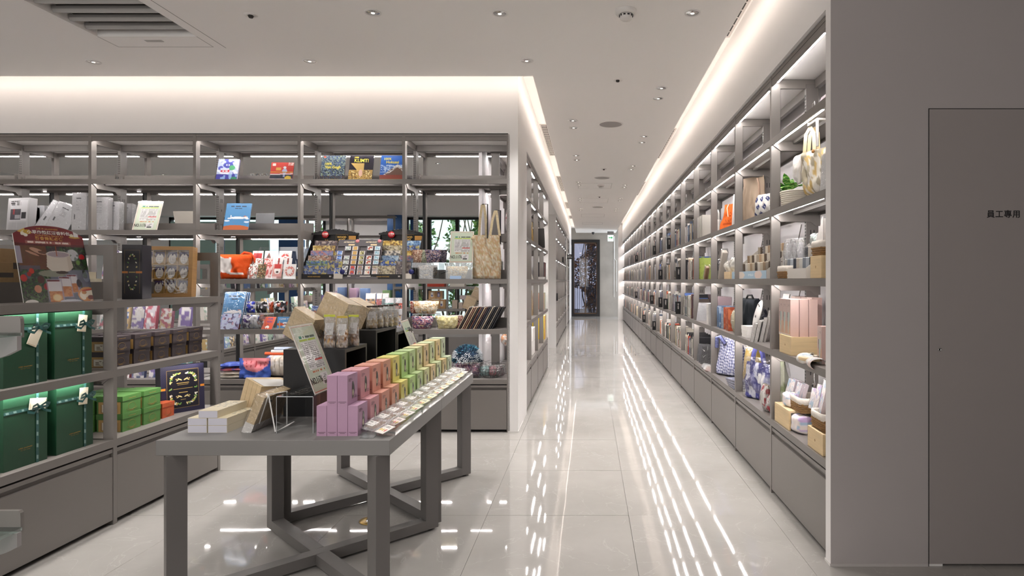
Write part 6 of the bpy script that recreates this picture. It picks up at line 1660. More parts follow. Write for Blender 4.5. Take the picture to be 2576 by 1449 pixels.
# pouches in the rightmost bay
acrylic_riser('clear riser under the blossom pouch of the fourth shelf', bpos(1068, 0.06, 0.8865), 0, 0.21, 0.14, 0.13)
pouch('large wrapped pale gold blossom pouch on the clear riser', bpos(1069, 0.09, 1.0168), 0, 0.225, 0.108, 0.06, floral('cdb28a', ['e6d9bd', 'd8a868', 'efe8d8'], 22, 31, 0.56), tab='b8a070', seed=7)
pouch('rust-red pouch peeking out left of the pale gold one', bpos(1040, 0.13, 1.0168), 0, 0.07, 0.105, 0.04, floral('8a3226', ['c06a50', 'd8b8a8'], 14, 32, 0.6), seed=8)
pouch('small navy, pink and white flowered pouch, lower left of the rightmost bay', bpos(1060, 0.03, 0.8868), 0, 0.195, 0.108, 0.06, floral('5a4a62', ['e6dcdc', '2c3a6a', 'b87a84'], 24, 33, 0.55), tab='b8a070', seed=9)
pouch('pale yellow wrapped pouch, lower centre of the rightmost bay', bpos(1122, 0.03, 0.8868), 0, 0.20, 0.112, 0.065, floral('dcd09a', ['e9e2bc', 'cfc288'], 18, 34, 0.6), tab='8a7a50', seed=10)
pouch('reddish pouch half hidden behind the pale yellow one', bpos(1146, 0.09, 0.8868), 0, 0.12, 0.112, 0.05, floral('a8746a', ['d8b8a8', '7a4a48'], 20, 35, 0.6), seed=11)
WCOL = ['b8a088', '3a3436', 'c0a890', '8a5a4a', 'a89078', '2f2c30', '6a3a30', '3f3a48', 'b09a80', '5a3028', '2c2c38', '4a4a50', 'c0b098', '3a3a3e', '2a2a2e', '8f8478', '2f2f33', '26262a']
for i in range(18):
    m = mat('wallet_' + WCOL[i], WCOL[i], rough=0.6)
    r = thing('fabric_folder', 'slim fabric folder in film, %s of the leaning row right of the yellow pouch' % ORD[i].replace('nearest', 'first'), 'folder', bpos(1150 + i * 5.0, 0.05, 0.8868), 0, 'leaning fabric folders', rot=(0, R(28), 0))
    MB().box(0, 0, 0.0, 0.009, 0.18, 0.215, m).build('folder', r, bev=0.002)
    if i % 3 == 0: MB().box(-0.0015, -0.002, 0, 0.0105, 0.182, 0.218, FILM).build('clear_wrap', r)
# --- bottom shelf (0.455)
TB, TP = 'towel_blue', 'towel_pink'
def towel(u, v, a):
    A = Art(u, v, a, '3f58a8'); A.blobs(14, 0.6, '4f6ab8', 3, 0.6); d = ((u - 0.55) / 0.42) ** 2 + ((v - 0.95) / 0.62) ** 2; A.put((d < 1), 'cf7f86')
    for k in range(5):
        x = 0.30 + k * 0.13; A.put((np.abs(u - x - (v - 0.6) * (k - 2) * 0.12) < 0.010) & (v > 0.55) & (v < 0.85), 'a03038')
    return A.c
tote('folded blue towel with a pink shell motif in film, bottom shelf', bpos(636, 0.03, 0.4555), 0, 0.27, 0.175, 0.07, towel, 0, '3f58a8', 5, wt=1.0, wb=1.0, name='folded_towel')['category'] = 'towel'
for i in range(4):
    r = thing('folded_towel', 'flat folded %s towel in film, %s in the low pile, bottom shelf' % (['cream', 'cream', 'blue and pink', 'blue'][i], ['lowest', 'second', 'third', 'topmost'][i]), 'towel', bpos(575, 0.03, 0.4555 + i * 0.032), R(3 * i), 'pile of folded towels')
    puff(0.20, 0.22, 0.028, 'cloth', None, floral(['d8d0c4', 'dcd4c8', 'b8606a', '3f5098'][i], [['c9bfb0', 'e8e2d8'], ['c9bfb0', 'e8e2d8'], ['3f58a8', 'd08088'], ['5a70b8', '2f3f80']][i], 5, i, 0.55), 1, 1, 'cush', 14, 12, r, (0, 0.0, 0.015), (-pi / 2, 0, 0), 0.004, i)
    o = r.children[0]; o.location = (0, 0.23, 0.015); o.rotation_euler = (pi / 2, 0, 0)
for i, (px, c) in enumerate(((672, '4a5f9a'), (684, 'cabfae'), (696, 'd6cdbf'), (708, 'c9beb0'), (722, 'dedad6'))):
    r = thing('folded_towel', 'upright folded %s towel in film, %s behind the pink shell towel' % (['blue', 'beige', 'cream', 'tan', 'white and orange'][i], ORD[i].replace('nearest', 'first')), 'towel', bpos(px, 0.10, 0.4555), 0, 'upright folded towels')
    puff(0.055, 0.185, 0.15, 'cloth', None, floral(c, ['e8e4de', 'b8b0a4'], 6, i, 0.6), 1, 1, 'cush', 10, 12, r, (0, 0.08, 0.001), None, 0.004, i + 4)
for i, (px, z, c) in enumerate(((690, 0.64, 'c0552e'), (706, 0.66, 'd9d6d2'), (714, 0.685, 'b9c4d8'))):
    r = thing('rolled_towel', 'rolled %s towel on top of the upright ones, %s' % (['orange and white', 'white', 'pale blue'][i], ['lowest', 'middle', 'topmost'][i]), 'towel', bpos(px, 0.20, z), 0, 'rolled towels')
    MB().tube([(-0.08, 0.0, 0.014), (0.10, 0, 0.014)], 0.015, mat('towel_roll_' + c, c, rough=0.9), 14).build('cloth', r)
# pom, box of wrapped scrunchies, wire bowl
acrylic_bin('dark-edged clear box with wrapped pink bundles under the furry pom', bpos(1172, 0.06, 0.4555), 0, 0.24, 0.20, 0.135, 0.125, name='clear_box')
for i, px in enumerate((1152, 1172, 1192)):
    pouch('wrapped pink and lilac ruffled bundle in the clear box, %s' % ['left', 'middle', 'right'][i], bpos(px, 0.09, 0.459), 0, 0.075, 0.115, 0.10, floral('b87a8a', ['e0c8d4', 'd8a0a8', '8a5a8a'], 14, i, 0.5), 'bundles in the clear box', True, None, 90 + i, 1, 1, cat='bundle', name='ruffled_bundle', n=14, k=12)
pm = thing('furry_pouch', 'fluffy dark teal and white fur pouch on the clear box', 'pouch', bpos(1176, 0.14, 0.605), 0)
rr = random.Random(3); fur = MB(); FC = [mat('fur_' + c, c, rough=0.8) for c in ('17304a', '2c6a80', 'e2e6ea', '123040', '5a9ab0')]
for i in range(1500):
    th = rr.uniform(0, 2 * pi); ph = math.acos(rr.uniform(-0.35, 1)); n_ = Vector((math.sin(ph) * math.cos(th), math.sin(ph) * math.sin(th), math.cos(ph)))
    b0 = Vector((n_.x * 0.122, n_.y * 0.065, n_.z * 0.105 + 0.02)); t_ = (n_ + Vector((rr.uniform(-.5, .5), rr.uniform(-.5, .5), rr.uniform(-.7, .3)))).normalized() * 0.024; s_ = n_.cross(Vector((rr.random(), rr.random(), rr.random()))).normalized() * 0.004
    q = vnoise(np.array([b0.x * 9 + 5]), np.array([b0.z * 9 + 5]), 2.2, 3)[0]; m = FC[2] if q > 0.53 else FC[rr.choice([0, 1, 3, 0, 4])]
    fur.add([b0 - s_, b0 + s_, b0 + t_], [(0, 1, 2)], m)
o = fur.build('fur', pm); o['kind'] = 'stuff'
c_ = MB().lathe([(0.0, -0.012), (0.105, -0.01), (0.118, 0.02), (0.10, 0.08), (0.05, 0.118), (0, 0.123)], FC[0], 20); o = c_.build('body', pm); o.scale = (1, 0.52, 1)
bw = thing('wire_bowl', 'black wire bowl holding wrapped turquoise and pink yarn', 'bowl', bpos(1236, 0.13, 0.4555), 0)
wr = MB(); R0_, R1_, HB = 0.065, 0.125, 0.105
for k in range(5): rr_ = R0_ + (R1_ - R0_) * (k / 4) ** 0.7; wr.tube([(rr_ * math.cos(2 * pi * j / 32), rr_ * math.sin(2 * pi * j / 32), 0.004 + HB * k / 4) for j in range(32)], 0.0016, BLACKP, 5, closed=True)
for j in range(24):
    a = 2 * pi * j / 24; wr.tube([((R0_ + (R1_ - R0_) * (k / 6) ** 0.7) * math.cos(a + k * 0.06), (R0_ + (R1_ - R0_) * (k / 6) ** 0.7) * math.sin(a + k * 0.06), 0.004 + HB * k / 6) for k in range(7)], 0.0012, BLACKP, 4)
wr.build('wire_frame', bw)
for i, (dx, c, lab) in enumerate(((-0.055, '7fb8b8', 'turquoise'), (0.025, 'b8334e', 'raspberry pink'), (0.075, '7a4a58', 'plum'))):
    yr = thing('yarn_bundle', '%s yarn bundle wrapped in film inside the wire bowl' % lab, 'yarn', (BK(1236, 0.13)[0] + dx, YB + 0.12, 0.464), 0, 'yarn in the wire bowl')
    yb = MB(); r2 = random.Random(i)
    for k in range(26):
        a0 = r2.uniform(0, pi); tl_ = r2.uniform(-0.6, 0.6); yb.tube([((0.042 * math.cos(q * 2 * pi / 14) * math.cos(a0)), 0.042 * math.cos(q * 2 * pi / 14) * math.sin(a0), 0.048 + 0.040 * math.sin(q * 2 * pi / 14 + tl_)) for q in range(14)], 0.003, mat('yarn_' + c, c, rough=0.9), 4, closed=True)
    o = yb.build('strands', yr); o['kind'] = 'stuff'
    MB().lathe([(0.001, 0.0), (0.042, 0.012), (0.050, 0.05), (0.040, 0.09), (0.015, 0.105)], FILMS, 12).build('clear_wrap', yr)
for i, px in enumerate((1205, 1250)): one('loose_film', MB().tube([(0, 0, 0), (0.03, 0.01, 0.01), (0.06, 0, 0.004), (0.10, 0.01, 0.012)], 0.004, FILMS, 6), 'loose clear film twisted on the rear edge, %s' % ['left', 'right'][i], 'film', bpos(px, 0.34, 0.56))

# --- goods in the hidden lower parts of the two left bays and the rear halves, seen through the gondola
r3 = random.Random(21)
GC = ['b86a78', 'd8a8b0', '8a7ab0', '5a78b0', 'c8c4cc', 'd0b890', '6a9a98', 'e0dcd8', 'a85a48', '4a5a88']
n_ = 0
for k, zs in ((0, (0.886, 1.32)), (1, (0.455, 0.886, 1.32))):
    for z in zs:
        for j in range(6):
            px = None; x = XB0 + k * BW + 0.10 + j * 0.13; c = r3.choice(GC); n_ += 1
            hh2 = r3.uniform(0.12, 0.26)
            slab('stationery_pack', '%s stationery pack, %s from the left on the %s shelf of the %s back bay' % ('wrapped', ORD[j].replace('nearest', 'first'), {0.455: 'bottom', 0.886: 'fourth', 1.32: 'middle'}[z], blab[k].split()[0]), 'stationery', (x, YB + r3.uniform(0.04, 0.12), z + 0.0005), R(r3.uniform(-6, 6)), 0.105, hh2, 0.03, c, 8, floral(c, [r3.choice(GC), 'e8e6e6'], 6, n_, 0.6), 12, 16, 'stationery in the left back bays', pages=False, film=(j % 2 == 0))
# ================================================================== right wall goods
def rpos(px, v, z):
    x, y = RK(px, v); return (x, y, z)
RZ = -pi / 2
LZ = [0.4555, 0.8865, 1.3205, 1.7445, 2.1805]
# --- nearest bay
one('toiletry_clip', MB().tube([(0, 0, 0.03), (0.01, 0, 0.06), (0.03, 0, 0.065), (0.035, 0, 0.03), (0.015, 0, 0.0), (0.0, 0, 0.015)], 0.004, CHROME, 8), 'small chrome clip on the top shelf of the nearest bay', 'clip', rpos(2044, 0.06, 2.181), RZ)
slab('leaflet', 'pink and blue striped leaflet lying at the near end of the top shelf', 'leaflet', rpos(2062, 0.05, 2.1805), RZ, 0.09, 0.075, 0.01, 'e6e0e4', 20, lambda u, v, a: Art(u, v, a, 'ece8ea').put(((u * 5 + v * 2) % 1) < 0.35, 'd8a8b8').put(((u * 5 + v * 2) % 1) > 0.8, '8a98b8').c, pages=False)
one('shelf_box', MB().box(-0.05, 0, 0, 0.05, 0.05, 0.09, GREY), 'small grey steel box at the back of the top shelf, nearest bay', 'box', rpos(1975, 0.22, 2.1805), RZ)
# rope basket with a plant, canvas tote on a white hook
rb = thing('rope_basket', 'white coiled rope basket on the second shelf of the nearest bay', 'basket', rpos(2006, 0.14, LZ[3]), RZ)
cb = MB()
for k in range(9): rr_ = 0.085 + 0.012 * k / 8; cb.tube([(rr_ * math.cos(2 * pi * j / 32), rr_ * math.sin(2 * pi * j / 32), 0.006 + k * 0.0115) for j in range(32)], 0.0066, mat('cotton_rope', 'dcd5c8', rough=0.9), 6, closed=True)
cb.disc(0.085, 0.003, mat('cotton_rope', 'dcd5c8'), 24); o = cb.build('coiled_rope', rb); o['kind'] = 'stuff'
pl = thing('leafy_plant', 'green striped-leaf plant standing in the white rope basket', 'plant', rpos(1985, 0.13, LZ[3] + 0.07), RZ)
r5 = random.Random(4)
LFA, LFB = mat('leaf_green', '4f9a3c', rough=0.4), mat('leaf_stripe', 'a8cf7a', rough=0.4)
for i in range(22):
    a = r5.uniform(0, 2 * pi); el = r5.uniform(0.1, 1.1); L_ = r5.uniform(0.07, 0.11); W_ = L_ * 0.42
    lf = MB(); n = 8; vs = []
    for k in range(n + 1):
        t = k / n; w_ = W_ * math.sin(pi * t) ** 0.8 * 0.5; z = 0.25 * L_ * t - 0.45 * L_ * t * t
        vs += [(L_ * t, -w_, z - 0.004), (L_ * t, 0, z + 0.002), (L_ * t, w_, z - 0.004)]
    for k in range(n):
        for q in (0, 1): lf.add([vs[3 * k + q], vs[3 * k + 3 + q], vs[3 * k + 4 + q], vs[3 * k + 1 + q]], [(0, 1, 2, 3)], LFB if k % 2 else LFA, True)
    lf.build('leaf', pl, (0.02 * math.cos(a), 0.02 * math.sin(a), 0.03 + 0.05 * r5.random()), (0, -el, a))
MB().lathe([(0.03, 0), (0.034, 0.05), (0, 0.05)], mat('pot_grey', 'a8a49c', rough=0.6), 16).build('pot', pl)
canvas = lambda u, v, a: floral('d9bd82', ['e6dfd0', 'e9e4da', 'a9a08c'], 5, 14, 0.56)(u * 1.6, v + u * 0.6, a)
tb = tote('yellow and white grass-print canvas bag hanging from a white hook, nearest bay', rpos(2043, 0.08, 1.775), RZ + R(25), 0.20, 0.245, 0.085, canvas, 0, 'd9bd82', 8, wt=1.08, wb=0.86)
sb = MB(); CM = mat('strap_canvas', 'dcc9a0', rough=0.9)
for yy in (0.0, 0.03):
    pts = [(-0.055, yy, 0.235), (-0.045, yy, 0.33), (-0.015, yy, 0.365), (0.01, yy, 0.33), (0.02, yy - 0.005, 0.235)]
    for a, c in zip(pts[:-1], pts[1:]): sb.add([(a[0] - 0.013, a[1], a[2]), (a[0] + 0.013, a[1], a[2]), (c[0] + 0.013, c[1], c[2]), (c[0] - 0.013, c[1], c[2])], [(0, 1, 2, 3)], CM)
sb.build('handle', tb); MB().lathe([(0.010, 0), (0.010, 0.004), (0, 0.004)], mat('button_wood', 'a8743c', rough=0.5), 16).build('button', tb, (0.02, -0.012, 0.225), (pi / 2, 0, 0))
hk = MB(); hk.tube([(0.05, 0.12, 0.0), (0.055, 0.02, 0.0), (0.055, 0.0, 0.0), (0.055, 0, 0.0), (-0.06, 0, 0.0)], 0.006, WHITEP, 8); hk.tube([(0.055, 0.0, -0.14), (0.055, 0, 0)], 0.008, WHITEP, 8); hk.cbox(-0.062, 0, 0.003, 0.008, 0.012, 0.016, WHITEP)
one('bag_hook', hk, 'white square rod hook carrying the canvas bag', 'hook', rpos(2046, 0.05, 2.138), RZ)
wrapm = FILMS
r = thing('wrapped_cloth', 'white cloth bundle in film hanging left of the canvas bag', 'cloth', rpos(2008, 0.07, 1.86), RZ)
puff(0.08, 0.16, 0.05, 'cloth', mat('white_cloth', 'dedad6', rough=0.9, bump=0.4, bscale=30), None, 1.5, 0.5, 'pouch', 12, 12, r, None, None, 0.01, 3)
slab('white_board', 'white wrapped board leaning at the near end of the second shelf', 'board', rpos(2071, 0.05, LZ[3]), RZ + 0.2, 0.06, 0.20, 0.02, 'dcdcdc', 4, None, pages=False, film=True)
# middle shelf: card holder, baskets, crate
PK = mat('pack_white', 'd9d5d0', rough=0.6)
def packrow(name, label, grp, px0, px1, n, z, w, h, cols, v=0.1, lean=14, th=0.006, labels=None, film=True, dv=0.0, cat='card pack', dz=0.0):
    for i in range(n):
        px = px0 + (px1 - px0) * i / max(1, n - 1)
        x, y = RK(px, v + dv * i)
        c = cols[i % len(cols)]
        slab(name, '%s, %s of %d from the left' % (label, ORD[min(i, 24)].replace('nearest', 'first'), n), cat, (x, y, z + dz * i), 0 + R(4), w, h, th, c, lean, None, group=grp, pages=False, film=film and i % 3 == 0)
def tiered(px0, px1, z, label, n1, cols, grp, front, h0=0.05, rows=3, frontfn=None, wd=0.085):
    """stepped cardboard card display seen from its side: rows of packs facing the camera's left"""
    (x0, y0), (x1, y1) = RK(px0, 0.03), RK(px1, 0.03)
    L_ = abs(y0 - y1); r = thing('card_display', label, 'display rack', (x0, (y0 + y1) / 2, z), RZ, grp)
    CW = mat('display_white', 'd8d3cc', rough=0.6)
    for s in (-1, 1): MB().prism([(0, 0), (0.26, 0), (0.26, 0.24), (0.22, 0.24), (0, 0.055)], 'x', s * L_ / 2 - 0.002, s * L_ / 2 + 0.002, CW).build('side', r)
    MB().box(-L_ / 2, 0.255, 0, L_ / 2, 0.26, 0.24, CW).build('back', r); MB().box(-L_ / 2, 0, 0, L_ / 2, 0.004, 0.055, mat('front_' + front, front, rough=0.5)).build('front_panel', r)
    if frontfn is not None: paint(L_ * 0.99, 0.054, 60, 14, frontfn, 'front_print', r, (0, -0.0006, 0.0005))
    for j in range(rows):
        for i in range(n1):
            yy = y0 + (y1 - y0) * (i + 0.7) / (n1 + 0.5)
            slab('card_pack', 'thin pack in the %s display, %s row, %s from the far end' % (front == 'b8cfe0' and 'pale blue' or 'white', ['front', 'middle', 'rear'][j], ORD[i].replace('nearest', 'first')), 'card pack', (x0 + 0.045 + j * 0.085 + 0.03, yy, z + 0.010 + j * 0.068), R(-18), wd, 0.112, 0.005, cols[(i + j) % len(cols)], -24, None, group=grp + ' packs', pages=False, film=(i % 4 == 0))
    return r
tiered(1957, 2028, LZ[2], 'white stepped holder of film-wrapped card packs at the back of the nearest bay', 9, ['e4e0da', '8a9098', 'cfd4da', '4a4f5a', 'd8d0c4'], 'white card displays', 'd8d3cc')
def bluefront(u, v, a):
    A = Art(u, v, a, 'a9c4d6'); A.ell(0.30, 0.5, 0.12, 0.5, 'e4d8cc'); A.ell(0.80, 0.5, 0.10, 0.5, 'e4d0c8'); A.lines(0.05, 0.4, 0.2, 0.7, 2, 'e8eef2', 0.5, 2, 30); A.lines(0.52, 0.4, 0.68, 0.7, 2, 'e8eef2', 0.5, 2, 30); return A.c
tiered(1841, 1928, LZ[2], 'pale blue fronted stepped display full of cream card packs in the second bay', 14, ['e0d6c4', 'b89f84', 'd9cdb8', '6a5c50', 'e8e2d8'], 'blue card displays', 'b8cfe0', frontfn=bluefront)
basket('low wicker basket with white liner, far end of the nearest bay, middle shelf', rpos(1965, 0.02, LZ[2]), RZ, 0.16, 0.14, 0.075)
one('wood_tray', MB().box(-0.14, 0, 0, 0.14, 0.12, 0.012, PALEW), 'thin pale wooden tray under the hanging film bags, middle shelf', 'tray', rpos(2000, 0.06, LZ[2]), RZ)
for i, px in enumerate((1984, 1994, 2004, 2016)):
    r = thing('wrapped_utensil', 'pale grey utensil pack in film standing on the wooden tray, %s from the far end' % ORD[i].replace('nearest', 'first'), 'pack', rpos(px, 0.08 + 0.015 * i, LZ[2] + 0.0125), RZ, 'utensil packs in film')
    puff(0.045, 0.20, 0.035, 'contents', mat('utensil_grey', 'b9b8bc', rough=0.5), None, 1.2, 0.8, 'pouch', 8, 10, r); puff(0.07, 0.225, 0.05, 'clear_wrap', FILMS, None, 1.2, 0.9, 'pouch', 10, 10, r, None, None, 0.012, i)
def crate(label, px, v, z, w, d, h, name='wood_crate'):
    r = thing(name, label, 'crate', rpos(px, v, z), RZ)
    MB().box(-w / 2, 0, 0, w / 2, 0.012, h, PALEW).build('side_board', r, bev=0.001); MB().box(-w / 2, d - 0.012, 0, w / 2, d, h, PALEW).build('side_board', r); MB().box(-w / 2, 0.012, 0, -w / 2 + 0.012, d - 0.012, h, PALEW).build('side_board', r); MB().box(w / 2 - 0.012, 0.012, 0, w / 2, d - 0.012, h, PALEW).build('side_board', r)
    MB().box(-w / 2 + 0.012, 0.012, h - 0.02, w / 2 - 0.012, d - 0.012, h - 0.008, PALEW).build('base', r)
    br = MB(); BR = mat('branded_mark', '8a5f36', rough=0.7); br.box(-0.006, -0.0008, h / 2 - 0.001, 0.006, 0, h / 2 + 0.001, BR); br.box(-0.001, -0.0008, h / 2 - 0.007, 0.001, 0, h / 2 + 0.007, BR); br.build('burned_mark', r)
    return r
crate('pale pine crate at the near end of the middle shelf, basket on top', 2052, 0.01, LZ[2], 0.145, 0.22, 0.112)
basket('wicker basket with white liner on top of the pine crate, middle shelf', rpos(2053, 0.02, LZ[2] + 0.113), RZ, 0.14, 0.18, 0.075)
r = thing('folded_cloth', 'white cloth wedge and film bag standing in the upper wicker basket', 'cloth', rpos(2058, 0.06, LZ[2] + 0.15), RZ)
MB().prism([(-0.06, 0), (0.06, 0), (0.06, 0.155)], 'y', 0, 0.05, mat('white_cloth', 'dedad6')).build('cloth', r, bev=0.004)
pouch('small clear white pouch in the upper basket beside the cloth wedge', rpos(2040, 0.06, LZ[2] + 0.165), RZ, 0.09, 0.07, 0.04, floral('dfe4e2', ['b8c8c4'], 8, 4), wrap=True)
# fourth shelf (0.886): boxed sets in a pine tray, picture board, round board with jars, draped cloth
PKB = mat('blush_box', 'c9aca4', rough=0.6); PKD = mat('blush_side', 'b99a92', rough=0.6)
def blushfront(u, v, a):
    A = Art(u, v, a, 'c4ada6'); A.put(v < 0.42, 'cda890'); A.put(v < 0.08, 'd8cdc6'); A.blobs(30, 0.7, '8a7a74', 3, 0.8, (np.abs(v - 0.82) < 0.06) & (np.abs(u - 0.45) < 0.3)); m = (np.abs(u - 0.5) < 0.30 - 0.22 * np.clip((0.62 - v) / 0.5, 0, 1)) & (v < 0.66) & (v > 0.08); A.put(m, '5f554f'); A.put(m & (u > 0.36), 'b8c2bc'); return A.c
def blush(label, px, v, z, w=0.068, h=0.215, d=0.05, front=True, loc=None):
    r = thing('boxed_set', label, 'boxed set', loc or rpos(px, v, z), RZ, 'blush pink boxed sets')
    MB().box(-w / 2 + 0.0005, 0, 0, w / 2 - 0.0005, d, h, PKB).build('box', r, bev=0.0008)
    if front: paint(w * 0.96, h, 20, 50, blushfront, 'window_print', r, (0, -0.0006, 0))
    return r
X_, Y_ = RK(1975, 0.03)
crate('pine tray box holding the blush pink boxed sets, fourth shelf of the nearest bay', 1975, 0.01, LZ[1], 0.205, 0.20, 0.105)
for i in range(3):
    for j in range(3):
        blush('blush pink boxed set in the pine tray, %s row, %s from the far end' % (['front', 'second', 'rear'][j], ORD[i].replace('nearest', 'first')), 0, 0, 0, front=(j == 0), loc=(XF + 0.026 + j * 0.053, Y_ + 0.066 - i * 0.068, LZ[1] + 0.099))
for i, px in enumerate((1996, 2008, 2022, 2036)):
    blush('tall blush pink boxed set standing at the back, %s from the far end' % ORD[i].replace('nearest', 'first'), px, 0.20, LZ[1] + 0.02, w=0.085, h=0.30, d=0.06)
blush('single blush pink boxed set standing near the front post', 2062, 0.05, LZ[1], w=0.06, h=0.19, d=0.06)
def birds(u, v, a):
    A = Art(u, v, a, 'e6e2e0'); A.put((((u * 6) % 1) < 0.3) & (v < 0.7) & (v > 0.1) & (vnoise(u, v, 9, 2) > 0.4), '6a5a52'); return A.c
slab('picture_board', 'white board with tall brown bird shapes standing at the far back, nearest bay', 'board', rpos(1968, 0.24, LZ[1] + 0.19), RZ, 0.13, 0.14, 0.008, 'dcd6d0', 12, birds, pages=False)
rdz = MB().lathe([(0, 0), (0.075, 0), (0.078, 0.004), (0.078, 0.014), (0.074, 0.018), (0, 0.018)], PALEW2, 36)
one('round_board', rdz, 'round pale wooden board at the near end of the fourth shelf', 'board', rpos(2048, 0.05, LZ[1] + 0.008), RZ)
for i, px in enumerate((2040, 2053)):
    j_ = thing('small_jar', 'little clear jar with dark filling on the round board, %s' % ['far one', 'near one'][i], 'jar', rpos(px, 0.04 - 0.01 * i, LZ[1] + 0.0265), RZ, 'jars on the round board')
    MB().lathe([(0, 0), (0.013, 0), (0.013, 0.011), (0, 0.011)], mat('jar_dark', '3a2c28', rough=0.4), 16).build('contents', j_); MB().lathe([(0, 0), (0.016, 0), (0.016, 0.014), (0.014, 0.018), (0, 0.018)], CLEAR, 16).build('glass', j_)
mc = lambda u, v, a: floral('dcd8d2', ['b8c8d4', 'e2d0c8', 'e8e6e0'], 7, 3, 0.6)(u + v, v * 0.4, a)
s_ = np.linspace(0, 1, 31)[:, None] * np.ones((1, 19)); t_ = np.ones((31, 1)) * np.linspace(0, 1, 19)[None, :]
r = thing('scarf', 'rolled pastel cloth draped over the front edge of the fourth shelf', 'cloth', rpos(2030, 0.0, LZ[1]), RZ)
ang = t_ * 2 * pi; rad = 0.026 + 0.006 * np.sin(s_ * 9) + 0.004 * vnoise(s_, t_, 7, 2)
grid('fabric', (s_ - 0.5) * 0.21, 0.02 + rad * 1.4 * np.cos(ang), 0.012 - 0.010 * (s_ > 0.3) * (s_ - 0.3) + rad * np.sin(ang) * 0.9, CLOTHP, mc(s_, t_, 1), r)
# bottom shelf
r = thing('wrapped_bag', 'pale green cloth bag in crinkled film at the far back of the bottom shelf', 'bag', rpos(1965, 0.13, LZ[0] + 0.0), RZ)
puff(0.14, 0.33, 0.07, 'cloth', None, floral('9aa678', ['b8c49a', 'd9dcc8'], 5, 9, 0.55), 0.9, 1.0, 'pouch', 14, 16, r, None, None, 0.014, 5); puff(0.17, 0.36, 0.09, 'clear_wrap', FILM, None, 0.9, 1.0, 'pouch', 12, 12, r, (0, 0, 0), None, 0.016, 6)
st = thing('pine_riser', 'pine step riser open at the side, far half of the bottom shelf', 'riser', rpos(1966, 0.012, LZ[0]), RZ)
MB().box(-0.13, 0, 0, 0.13, 0.012, 0.10, PALEW).build('front_board', st, bev=0.001); MB().box(-0.13, 0, 0.10, 0.13, 0.24, 0.112, PALEW2).build('top_board', st, bev=0.001); MB().box(-0.13, 0.228, 0, 0.13, 0.24, 0.10, PALEW2).build('rear_board', st)
wc_ = lambda sd: (lambda u, v, a: floral('dedbe0', ['c0a8d0', 'a8c0d4', 'e6dcd8'], 4, sd, 0.58)(u, v, a))
for i, (px, z, s_c, lab) in enumerate(((1972, LZ[0] + 0.1125, 0.085, 'pastel triangle-print cube pouch on the pine riser'), (1996, LZ[0], 0.105, 'lilac watercolour cube pouch on the shelf beside the riser'))):
    r = thing('cube_pouch', lab, 'pouch', rpos(px, 0.02, z), RZ + 0.2); puff(s_c, s_c * 0.95, s_c * 0.9, 'body', None, wc_(i + 2), 1, 1, 'cush', 14, 14, r, (0, s_c / 2, 0.001), None, 0.004, i)
basket('wicker basket with grey liner full of pastel packs on the pine riser', rpos(1998, 0.05, LZ[0] + 0.1125), RZ, 0.20, 0.17, 0.085)
for i, px in enumerate((1983, 1992, 2001, 2011)):
    slab('pastel_pack', 'pastel face-cloth pack in film in the riser basket, %s from the far end' % ORD[i].replace('nearest', 'first'), 'pack', rpos(px, 0.08 + 0.02 * (i % 2), LZ[0] + 0.165), RZ + R(10 - 6 * i), 0.08, 0.095, 0.02, 'cfc4cc', 16, wc_(i + 6), 14, 14, 'pastel packs in baskets', pages=False, film=True)
crate('pine crate at the near end of the bottom shelf, under the wicker basket', 2050, 0.01, LZ[0], 0.20, 0.22, 0.105)
basket('wicker basket with white liner on the near pine crate, bottom shelf', rpos(2054, 0.03, LZ[0] + 0.106), RZ, 0.17, 0.17, 0.085)
for i, px in enumerate((2040, 2049, 2060)):
    slab('pastel_pack', 'pastel pack in film in the near basket, %s from the far end' % ORD[i].replace('nearest', 'first'), 'pack', rpos(px, 0.07, LZ[0] + 0.165), RZ + R(8 - 6 * i), 0.055, 0.11 + 0.03 * i, 0.02, 'd4c8ca', 12, wc_(i + 12), 12, 16, 'pastel packs in baskets', pages=False, film=True)
one('chain_hook', MB().tube([(0, 0, 0.12), (0, 0, 0.03), (0.012, 0, 0.0), (0.0, 0, -0.012), (-0.012, 0, 0.0)], 0.003, CHROME, 6), 'steel S-hook hanging under the fourth shelf of the nearest bay', 'hook', rpos(2048, 0.2, 0.70), RZ)

# --- second bay
tb = tote('tall plain beige tote bag on the second shelf of the second bay', rpos(1887, 0.13, LZ[3]), RZ + R(30), 0.24, 0.37, 0.07, floral('b5a28e', ['bdaa96'], 3, 2, 0.6), 0, 'b5a28e', 3, wt=0.9, wb=1.05)
r = thing('bag_strap', 'beige leather strap loop hanging behind the plain tote', 'strap', rpos(1909, 0.16, LZ[3] + 0.12), RZ); MB().tube([(-0.04, 0, 0.22), (0, 0, 0.17), (0.02, 0, 0.05), (0.0, 0, 0.0)], 0.008, mat('strap_tan', 'a88c78', rough=0.7), 8).build('band', r)
def tree_p(u, v, a):
    A = Art(u, v, a, 'd0cdc9'); gx = (u * 3.2 + np.floor(v * 3.2) * 0.5) % 1; gy = (v * 3.2) % 1; A.put(np.abs(gx - 0.5) * 1.2 + np.abs(gy - 0.5) < 0.42, '2c3566'); A.put(np.hypot(gx - 0.5, gy - 0.5) < 0.10, 'c9c8cc'); return A.c
pouch('navy and white diamond-print cushion pouch, second shelf of the second bay', rpos(1914, 0.08, LZ[3]), RZ + R(30), 0.20, 0.17, 0.09, tree_p, seed=4, wt=0.8, wb=1.1, cat='pouch', wrap=False)
def strawbag(u, v, a): return floral('2a2a2e', ['3a3a40'], 5, 3)(u, v, a)
r = thing('backpack', 'dark grey roll-top backpack at the back of the second bay, fourth shelf', 'backpack', rpos(1876, 0.16, LZ[1]), RZ + R(35))
